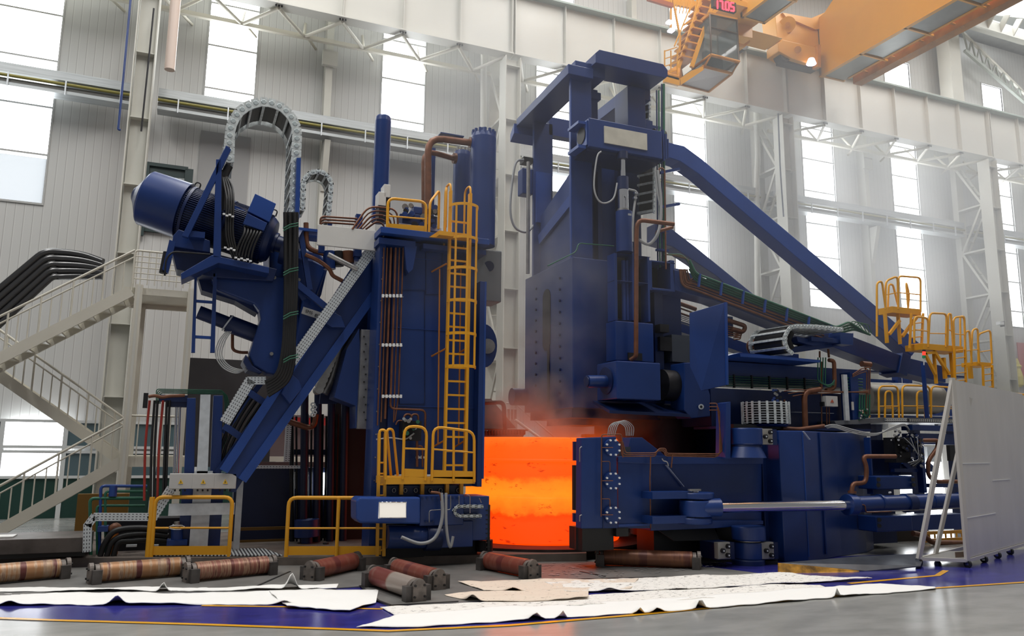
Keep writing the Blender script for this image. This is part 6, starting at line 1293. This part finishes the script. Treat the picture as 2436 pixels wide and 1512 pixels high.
# exhaust hood behind the ring
hd = T('exhaust_hood', 'dark brown sloping scale chute with toothed rim just above the glowing ring', 'chute', loc=P(1200, 1040, 17.4))
RUST = mat('heated_rust', (.10, .03, .02), .6, noise=.4, nscale=5)
hd.part('chute', RUST, MB().prism([P(1140, 948, 17.7), P(1168, 948, 17.7), P(1228, 1018, 17.2), P(1140, 1020, 17.2)], (0, 1.2, 0)))
hd.part('rim', RUST, MB().fb(1140, 1019, 1256, 1024, 17.15, .3))
for k in range(15): hd.part('tooth', RUST, MB().fb(1148+7*k, 1023, 1152+7*k, 1036-k*.2, 17.15, .06))
hd.part('under_plate', RUST, MB().prism([P(1140, 1025, 17.3), P(1250, 1024, 17.3), P(1240, 1042, 17.8), P(1140, 1044, 17.8)], (0, 0, -.04)))
hd.part('pipe', RUST, MB().ft([(1148, 958), (1198, 956), (1202, 1022)], 17.1, .05, 10, bend=.12))
cs2 = T('rear_stair', 'faint pale stair railing far behind between tower and mill stand', 'stair', loc=P(1240, 1040, 24))
cs2.part('handrail', CREAM, MB().ft([(1204, 958), (1225, 960), (1320, 1040)], 23.5, .03, 8)); cs2.part('stringer', CREAM, MB().ft([(1225, 998), (1290, 1045)], 23.5, .05, 8))
for k in range(6): cs2.part('baluster', CREAM, MB().ft([(1206+8*k, 960+max(0, k-2)*6), (1206+8*k, 1000+max(0, k-3)*6)], 23.5, .015, 6))
# cctv, red wall panel and lantern at the right edge
cc = T('wall_camera', 'small white surveillance camera on the right laced column', 'camera', loc=P(2384, 768, 24.2)); cc.part('body', WTAG, MB().fb(2379, 764, 2389, 772, 24.1, .2)); cc.part('arm', DARK, MB().fb(2388, 763, 2391, 776, 24.2, .2))
solo('red_wall_banner', 'red wall banner at the right edge beside the laced column', 'banner', mat('red_banner', (.45, .03, .03), .5), MB().fb(2420, 814, 2500, 905, 26.5, .05))
solo('yellow_lantern', 'pale yellow tasselled ornament hanging in front of the red banner', 'ornament', mat('lantern_yellow', (.7, .6, .12), .5), MB().lathe((P(2425, 920, 26).x, 26, P(2425, 920, 26).z), (0,0,1), [(0, .1), (.1, .2), (.5, .22), (.9, .12), (1.0, .2), (1.1, .12), (1.4, .05)], 16))

# ================================================================== MACHINE DECK, ROLLER DECK
CURB = mat('curb_concrete', (.16, .13, .11), .7, noise=.35, nscale=3)
DECKM = mat('deck_steel_plate', (.20, .195, .185), .5, metal=.15, noise=.3, nscale=1.5)
e = [G(-500, 1330, 0), G(0, 1327, 0), G(900, 1324, 0), G(1395, 1315, 0)]
solo('machine_deck', 'raised dark machine foundation with a low brown curb behind the rollers', 'foundation', CURB, MB().prism([(p.x, p.y, 0) for p in e]+[(7.6, 14.3, 0), (9.5, 14.6, 0), (9.5, 19.5, 0), (-9, 19.5, 0)], (0, 0, FZ)))
dpx = [(-420, 1425), (-420, 1356), (0, 1354), (1390, 1337), (1700, 1352), (1850, 1371), (1500, 1390), (1250, 1420), (1090, 1436), (925, 1443), (900, 1432), (858, 1397), (700, 1408), (300, 1414)]
gp_ = [G(u, v) for u, v in dpx]; solo('roller_deck', 'grey steel plate deck carrying the loose rollers in front of the curb', 'deck', DECKM, MB().prism([(p.x, p.y, FZ+.02) for p in gp_], (0, 0, -.015)))
seam = T('deck_seams', 'dark narrow grooves between the grey deck plates', 'groove', loc=G(900, 1420))
for a, b in (((855, 1396), (992, 1412)), ((858, 1397), (900, 1432)), ((900, 1432), (930, 1443)), ((930, 1443), (1090, 1434)), ((600, 1402), (690, 1362)), ((1380, 1362), (1440, 1374)), ((1310, 1382), (1850, 1368))):
    A_, B_ = G(*a), G(*b); A_.z = B_.z = FZ+.024; seam.part('groove', BLACK, MB().bar(A_, B_, .035, .008))
sm_ = MB()
for k in range(260):
    u = 1290+random.random()*440; v = 1342+random.random()*34
    if v > 1345+(1790-u)*.09: continue
    p = G(u, v); q = .02+.05*random.random(); an = random.random()*6.28; p.z = FZ+.026; sm_.add([p+V((q*cos(an+t)*(.5+random.random()*.5), q*sin(an+t)*.5, .004*random.random())) for t in (0, 1.6, 3.1, 4.7)], [(0, 1, 2, 3)])
solo('mill_scale', 'scattered flakes of pale mill scale on the dark deck below the ring', 'debris', mat('scale_flake', (.30, .30, .31), .5, metal=.3), sm_, kind='stuff')

# ================================================================== ROLLERS on the deck
def roller_mat(name, c1, c2, bands, c3):
    m = mat(name, c1, .38, noise=.01, nscale=5); nt = m.node_tree; b = nt.nodes['Principled BSDF']; b.inputs['Metallic'].default_value = .25
    tc = nt.nodes.new('ShaderNodeTexCoord'); sp = nt.nodes.new('ShaderNodeSeparateXYZ'); nt.links.new(tc.outputs['Object'], sp.inputs[0])
    n = nt.nodes.new('ShaderNodeTexNoise'); n.noise_dimensions = '1D'; n.inputs['Scale'].default_value = bands; n.inputs['Detail'].default_value = 3; nt.links.new(sp.outputs['X'], n.inputs['W'])
    n2 = nt.nodes.new('ShaderNodeTexNoise'); n2.inputs['Scale'].default_value = 6; nt.links.new(tc.outputs['Object'], n2.inputs['Vector'])
    ad = nt.nodes.new('ShaderNodeMath'); ad.operation = 'MULTIPLY_ADD'; ad.inputs[1].default_value = .25; nt.links.new(n2.outputs['Fac'], ad.inputs[0]); nt.links.new(n.outputs['Fac'], ad.inputs[2])
    r = nt.nodes.new('ShaderNodeValToRGB'); nt.links.new(ad.outputs[0], r.inputs[0]); e = r.color_ramp.elements
    e[0].position = .52; e[0].color = (*c2, 1); e[1].position = .66; e[1].color = (*c1, 1); x = e.new(.60); x.color = (*c3, 1)
    nt.links.new(r.outputs[0], b.inputs['Base Color']); return m
RA = roller_mat('roller_brass_worn', (.40, .20, .09), (.13, .035, .03), 9.0, (.46, .32, .21))
RB = roller_mat('roller_red_oxide', (.24, .06, .04), (.16, .035, .03), 5.0, (.28, .09, .06))
RCm = roller_mat('roller_grey_worn', (.36, .30, .26), (.20, .05, .04), 1.2, (.30, .20, .16))
RD = roller_mat('roller_brown', (.20, .08, .045), (.12, .04, .03), 5, (.24, .10, .05))
BRACK = mat('roller_bracket', (.10, .09, .085), .5, metal=.4, noise=.3, nscale=6); FACE = mat('roller_face', (.22, .19, .17), .5, metal=.4, noise=.35, nscale=10)
def roller(lab, a, b, m, r=.14, ends=(1, 1)):
    A_, B_ = G(*a), G(*b); d = (B_-A_).normalized(); n = V((-d.y, d.x, 0)); up = V((0,0,1)); L = (B_-A_).length; M_ = A_.lerp(B_, .5)
    t = T('deck_roller', lab, 'roller', 'loose rollers on the deck', loc=(M_.x, M_.y, FZ+.02)); t.o.rotation_euler = (0, 0, atan2(d.y, d.x))
    def local(name, mt, mb, sub=None):
        o = bpy.data.objects.new(name, mb.mesh(name, V((0,0,0)))); o.data.materials.append(mt); link(o, sub or t.o); return o
    h = L/2; bar_ = local('barrel', m, MB().lathe((-h+.14, 0, r+.01), (1,0,0), [(0, r-.02), (.01, r), (L-.29, r), (L-.28, r-.02)], 36))
    for x in (-h+.08, h-.14): local('collar', FACE, MB().cyl((x, 0, r+.01), (x+.06, 0, r+.01), r*.9, n=28))
    for s in (-1, 1):
        f = local('end_plate', FACE, MB().prism([(s*h, r*.62*cos(t_)*1.15, .02+max(0, .0)+ (r+.0)+r*1.0*sin(t_)) for t_ in [pi*k/12 for k in range(13)]]+[(s*h, -r*.72, 0), (s*h, r*.72, 0)], (-s*.06, 0, 0)))
        for y in (-1, 1):
            local('bracket', BRACK, MB().box((s*h-.03*s, y*r*.7, 0), (s*h-.16*s, y*(r+.05), r*1.45)))
            local('bolt', BLACK, MB().cyl((s*h, y*r*.5, r*1.5), (s*h+s*.02, y*r*.5, r*1.5), .016, n=8), f); local('bolt', BLACK, MB().cyl((s*h, y*r*.55, r*.45), (s*h+s*.02, y*r*.55, r*.45), .016, n=8), f)
    return t
roller('worn brass coloured roller cut by the left edge of the photo', (-60, 1396), (163, 1375), RA)
roller('worn brass coloured roller in front of the left guardrail', (207, 1391), (448, 1370), RA)
roller('mottled red and brass roller with many rings below the left guardrail', (438, 1388), (652, 1366), roller_mat('roller_ringed_red', (.26, .10, .07), (.14, .04, .03), 14, (.44, .27, .17)))
roller('dark red roller pointing away below the second guardrail', (733, 1384), (850, 1356), RB)
roller('dark red roller just behind the grey worn roller', (935, 1373), (1046, 1406), RB)
roller('red and worn grey roller nearest to the camera', (885, 1394), (998, 1434), RCm)
roller('dark red roller lying in front of the glowing ring', (1150, 1355), (1270, 1379), RB)
roller('brown roller in shadow below the centring arm', (1418, 1346), (1668, 1355), RD)

# ================================================================== WHITE TARPAULINS on the floor
from mathutils import noise as NZ
def cloth_mat(name, c, c2, sp):
    m = mat(name, c, .75, noise=.01, nscale=3); nt = m.node_tree; b = nt.nodes['Principled BSDF']; tc = nt.nodes.new('ShaderNodeTexCoord')
    mp = nt.nodes.new('ShaderNodeMapping'); mp.inputs['Scale'].default_value = (1, 2.2, 1); nt.links.new(tc.outputs['Object'], mp.inputs[0])
    n = nt.nodes.new('ShaderNodeTexNoise'); n.inputs['Scale'].default_value = 9; n.inputs['Detail'].default_value = 7; n.inputs['Roughness'].default_value = .75; nt.links.new(mp.outputs[0], n.inputs['Vector'])
    r = nt.nodes.new('ShaderNodeValToRGB'); nt.links.new(n.outputs['Fac'], r.inputs[0]); e = r.color_ramp.elements
    e[0].position = sp; e[0].color = (*c2, 1); e[1].position = sp+.05; e[1].color = (*c, 1); nt.links.new(r.outputs[0], b.inputs['Base Color']); return m
CW = cloth_mat('white_tarp', (.93, .92, .89), (.55, .5, .46), .26); CS = cloth_mat('speckled_tarp', (.88, .85, .80), (.16, .14, .13), .385); CBg = cloth_mat('beige_tarp', (.80, .68, .56), (.25, .18, .14), .36)
def tarp(lab, far, near, m, humps=(), z0=.03, wr=.026, seed=0):
    F = [G(*p) for p in far]; N_ = [G(*p) for p in near]
    def samp(ps, t):
        L = [0]
        for a, b in zip(ps, ps[1:]): L.append(L[-1]+(b-a).length)
        s = t*L[-1]
        for i in range(len(ps)-1):
            if s <= L[i+1] or i == len(ps)-2: q = (s-L[i])/max(L[i+1]-L[i], 1e-6); return ps[i].lerp(ps[i+1], q)
    nu, nv = 150, 14; vs = []; ln = (N_[-1]-N_[0]).length
    for j in range(nv+1):
        for i in range(nu+1):
            p = samp(F, i/nu).lerp(samp(N_, i/nu), j/nv); q = V((p.x*1.1+seed*7, p.y*2.5, 0))
            ed = min(1, min(i, nu-i)/4, 1) ; h = max(0, NZ.noise(q))*wr*1.6+abs(NZ.noise(q*3.1))*wr*.5
            jag = NZ.noise(V((p.x*3.2, seed*3.3+(0 if j < nv/2 else 9), 0)))*.05*(1 if j in (0, nv) else 0)
            for hx, hw, hh in humps:
                g0 = samp(N_, hx); dx = (p-g0).length if j == nv else math.hypot((p-g0).x, (p-g0).y*.4); h += hh*math.exp(-(dx/hw)**2)
            vs.append(V((p.x, p.y+jag, FZ+z0+h)))
    fs = [(j*(nu+1)+i, (j+1)*(nu+1)+i, (j+1)*(nu+1)+i+1, j*(nu+1)+i+1) for j in range(nv) for i in range(nu)]
    mb = MB().add(vs, fs, True); o = solo('tarpaulin', lab, 'tarpaulin', m, mb, 'white tarpaulins on the floor')
    s = o.modifiers.new('thickness', 'SOLIDIFY'); s.thickness = .008; s.offset = -1; return o
tarp('narrow white tarpaulin strip along the edge of the roller deck at left', [(-120, 1404), (100, 1402), (300, 1403), (420, 1403), (640, 1401), (805, 1393)], [(-120, 1412), (100, 1411), (300, 1411), (420, 1410), (640, 1407), (800, 1403)], CW, humps=((.545, .05, .12), (.88, .07, .22)), seed=1)
tarp('long white tarpaulin lying on the blue floor paint at lower left', [(-120, 1415), (100, 1415), (300, 1414), (500, 1411), (700, 1409), (893, 1406)], [(-120, 1442), (100, 1441), (300, 1441), (500, 1440), (700, 1439), (893, 1436)], CW, humps=((.135, .10, .06), (.385, .08, .10), (.78, .10, .05)), z0=.015, seed=2)
tarp('ragged white tarpaulin corner spreading over the blue paint left of the rollers', [(640, 1412), (760, 1408), (895, 1407), (900, 1409)], [(682, 1448), (760, 1453), (832, 1457), (894, 1438)], CW, z0=.03, seed=3)
tarp('beige tarpaulin with turned edge behind the speckled sheets', [(1088, 1388), (1200, 1385), (1350, 1382), (1520, 1381)], [(1150, 1408), (1230, 1410), (1350, 1408), (1500, 1406)], CBg, humps=((.2, .1, .05),), seed=4)
tarp('small beige tarpaulin piece right of the nearest roller', [(1058, 1419), (1120, 1411), (1250, 1408), (1400, 1404)], [(1062, 1421), (1115, 1433), (1235, 1435), (1400, 1428)], CBg, humps=((.25, .08, .08),), seed=5)
tarp('speckled white tarpaulin along the dark deck edge at right', [(1290, 1386), (1450, 1381), (1650, 1374), (1830, 1368), (1920, 1372)], [(1350, 1412), (1500, 1409), (1700, 1401), (1880, 1390), (2075, 1381)], CS, humps=((.12, .12, .05),), seed=6)
tarp('dirty speckled tarpaulin between the beige piece and the front sheet', [(903, 1445), (1080, 1437), (1350, 1420), (1650, 1402), (1950, 1392)], [(940, 1466), (1120, 1455), (1400, 1442), (1700, 1425), (1980, 1404)], CS, z0=.012, seed=7)
tarp('large clean white tarpaulin nearest to the yellow floor line', [(945, 1465), (1100, 1453), (1300, 1443), (1600, 1424), (1900, 1404), (2090, 1389), (2225, 1398)], [(848, 1495), (1000, 1494), (1180, 1482), (1400, 1469), (1600, 1455), (1800, 1439), (2000, 1421), (2226, 1403)], CW, humps=((.245, .07, .08), (.285, .04, .10), (.405, .04, .08), (.435, .07, .05), (.51, .06, .13), (.78, .04, .11)), z0=.018, seed=8)

# ================================================================== WHITE WHEELED BARRIER
wb = T('wheeled_barrier', 'tall whitish panel barrier leaning on an A frame with castors at right', 'barrier', loc=G(2305, 1352))
B0 = G(2303, 1350); B0.z = FZ+.13; dr = (G(2436, 1318)-G(2305, 1360)); dr.z = 0; dr.normalize(); nb_ = V((-dr.y, dr.x, 0))
Hb = 3.2
for _ in range(30):
    q = B0+V((0,0,Hb)); rel = q-CAM; vv = 756-FPX*rel.dot(UP)/rel.dot(FW)
    Hb += (vv-902)*.002
foot = G(2187, 1346); foot.z = B0.z; Ls = 5.0
PANEL = mat('barrier_board', (.74, .72, .68), .45, noise=.10, nscale=1.3, metal=.05, stretch=(1, 1, .25))
bd = V((foot.x-B0.x, foot.y-B0.y, 0)); lean = V((0, 0, 0))
wb.part('board', PANEL, MB().prism([B0+V((0,0,.04)), B0+dr*Ls+V((0,0,.04)), B0+dr*Ls+V((0,0,Hb)), B0+V((0,0,Hb))], -nb_*-.04))
for (s0_, s1_, z) in ((.05, 1.9, 1.75), (.1, 2.0, .75), (2.0, 3.3, 1.4)):
    wb.part('board_seam', WTAG, MB().bar(B0+dr*s0_+V((0,0,z))-nb_*.005, B0+dr*s1_+V((0,0,z))-nb_*.005, .012, .012))
FRW = mat('aluminium_frame', (.68, .65, .60), .4, metal=.1)
wb.part('edge_post', FRW, MB().bar(B0, B0+V((0,0,Hb+.03)), .09, .06, up=(0,1,0))); wb.part('leaning_leg', FRW, MB().bar(foot, B0+V((0,0,Hb-.02)), .09, .06, up=(0,1,0)))
wb.part('base_bar', FRW, MB().bar(foot, B0, .05, .06)); wb.part('bottom_rail', FRW, MB().bar(B0, B0+dr*Ls, .05, .06)); wb.part('base_bar', FRW, MB().bar(foot, foot+dr*Ls, .05, .06))
wb.part('leaning_leg', FRW, MB().bar(foot+dr*.9+bd*-.0, B0+dr*1.0+V((0,0,Hb-.3)), .08, .05, up=(0,1,0)))
wb.part('base_tray', mat('tray_plate', (.3, .29, .27), .5), MB().prism([foot, B0, B0+dr*1.6, foot+dr*1.6], (0, 0, .02))); wb.part('ballast_brick', mat('brown_block', (.25, .18, .14), .7), MB().box(B0+bd*.3+dr*.15+V((0,0,.03)), B0+bd*.05+dr*.45+V((0,0,.13))))
for p in (foot, B0, B0+dr*1.0, B0+dr*1.9, B0+dr*2.8, foot+dr*1.0):
    c = wb.part('castor', BLACK, MB().cyl(V((p.x-.025, p.y, FZ+.07)), V((p.x+.025, p.y, FZ+.07)), .07, n=18)); wb.part('castor_fork', CHROME, MB().box((p.x-.035, p.y-.04, FZ+.05), (p.x+.035, p.y+.03, FZ+.13)), c)

# ================================================================== HAZE AND SMOKE in the air of the hall
def volume(name, lab, cat, a, b, dens, aniso, col=(1, 1, 1), noisy=None):
    m = bpy.data.materials.new(name); m.use_nodes = True; nt = m.node_tree; nt.nodes.remove(nt.nodes['Principled BSDF'])
    vs = nt.nodes.new('ShaderNodeVolumeScatter'); vs.inputs['Color'].default_value = (*col, 1); vs.inputs['Density'].default_value = dens; vs.inputs['Anisotropy'].default_value = aniso
    nt.links.new(vs.outputs[0], nt.nodes['Material Output'].inputs['Volume'])
    if noisy:
        tc = nt.nodes.new('ShaderNodeTexCoord'); n = nt.nodes.new('ShaderNodeTexNoise'); n.inputs['Scale'].default_value = noisy; n.inputs['Detail'].default_value = 3; nt.links.new(tc.outputs['Object'], n.inputs['Vector'])
        g = nt.nodes.new('ShaderNodeTexGradient'); g.gradient_type = 'SPHERICAL'; mp = nt.nodes.new('ShaderNodeMapping'); s = [2/(b[i]-a[i]) for i in range(3)]
        mp.inputs['Scale'].default_value = s; mp.inputs['Location'].default_value = (0, 0, -1); nt.links.new(tc.outputs['Object'], mp.inputs[0]); nt.links.new(mp.outputs[0], g.inputs[0])
        r = nt.nodes.new('ShaderNodeMapRange'); r.inputs['From Min'].default_value = .42; r.inputs['From Max'].default_value = .68; r.inputs['To Max'].default_value = dens; nt.links.new(n.outputs['Fac'], r.inputs['Value'])
        mu = nt.nodes.new('ShaderNodeMath'); mu.operation = 'MULTIPLY'; nt.links.new(r.outputs[0], mu.inputs[0]); nt.links.new(g.outputs['Fac'], mu.inputs[1])
        nt.links.new(mu.outputs[0], vs.inputs['Density'])
    solo(name, lab, cat, m, MB().box(a, b), kind='stuff')
volume('haze', 'thin bright haze filling the upper air of the hall', 'haze', (3.5, 10.5, 4.2), (44, 26.4, 17.3), .0115, .4)
volume('haze', 'brighter haze hanging in front of the tall windows at right', 'haze', (18, 19, 4.5), (36, 26.3, 15.5), .05, .62)
volume('smoke', 'drifting smoke plume rising along the left side of the mill stand', 'smoke', (5.6, 13.2, 1.9), (9.0, 17.4, 7.5), .7, .3, (.95, .92, .95), noisy=.9)
volume('smoke', 'red lit smoke hanging just above the glowing ring', 'smoke', (6.0, 13.9, 1.7), (10.2, 17.6, 3.7), 6.0, 0, (.95, .9, .88), noisy=1.1)
volume('smoke', 'faint white smoke drifting in front of the column between tower and mill stand', 'smoke', (5.5, 17.8, 5.0), (9.8, 23.5, 16), .35, .3, noisy=.45)
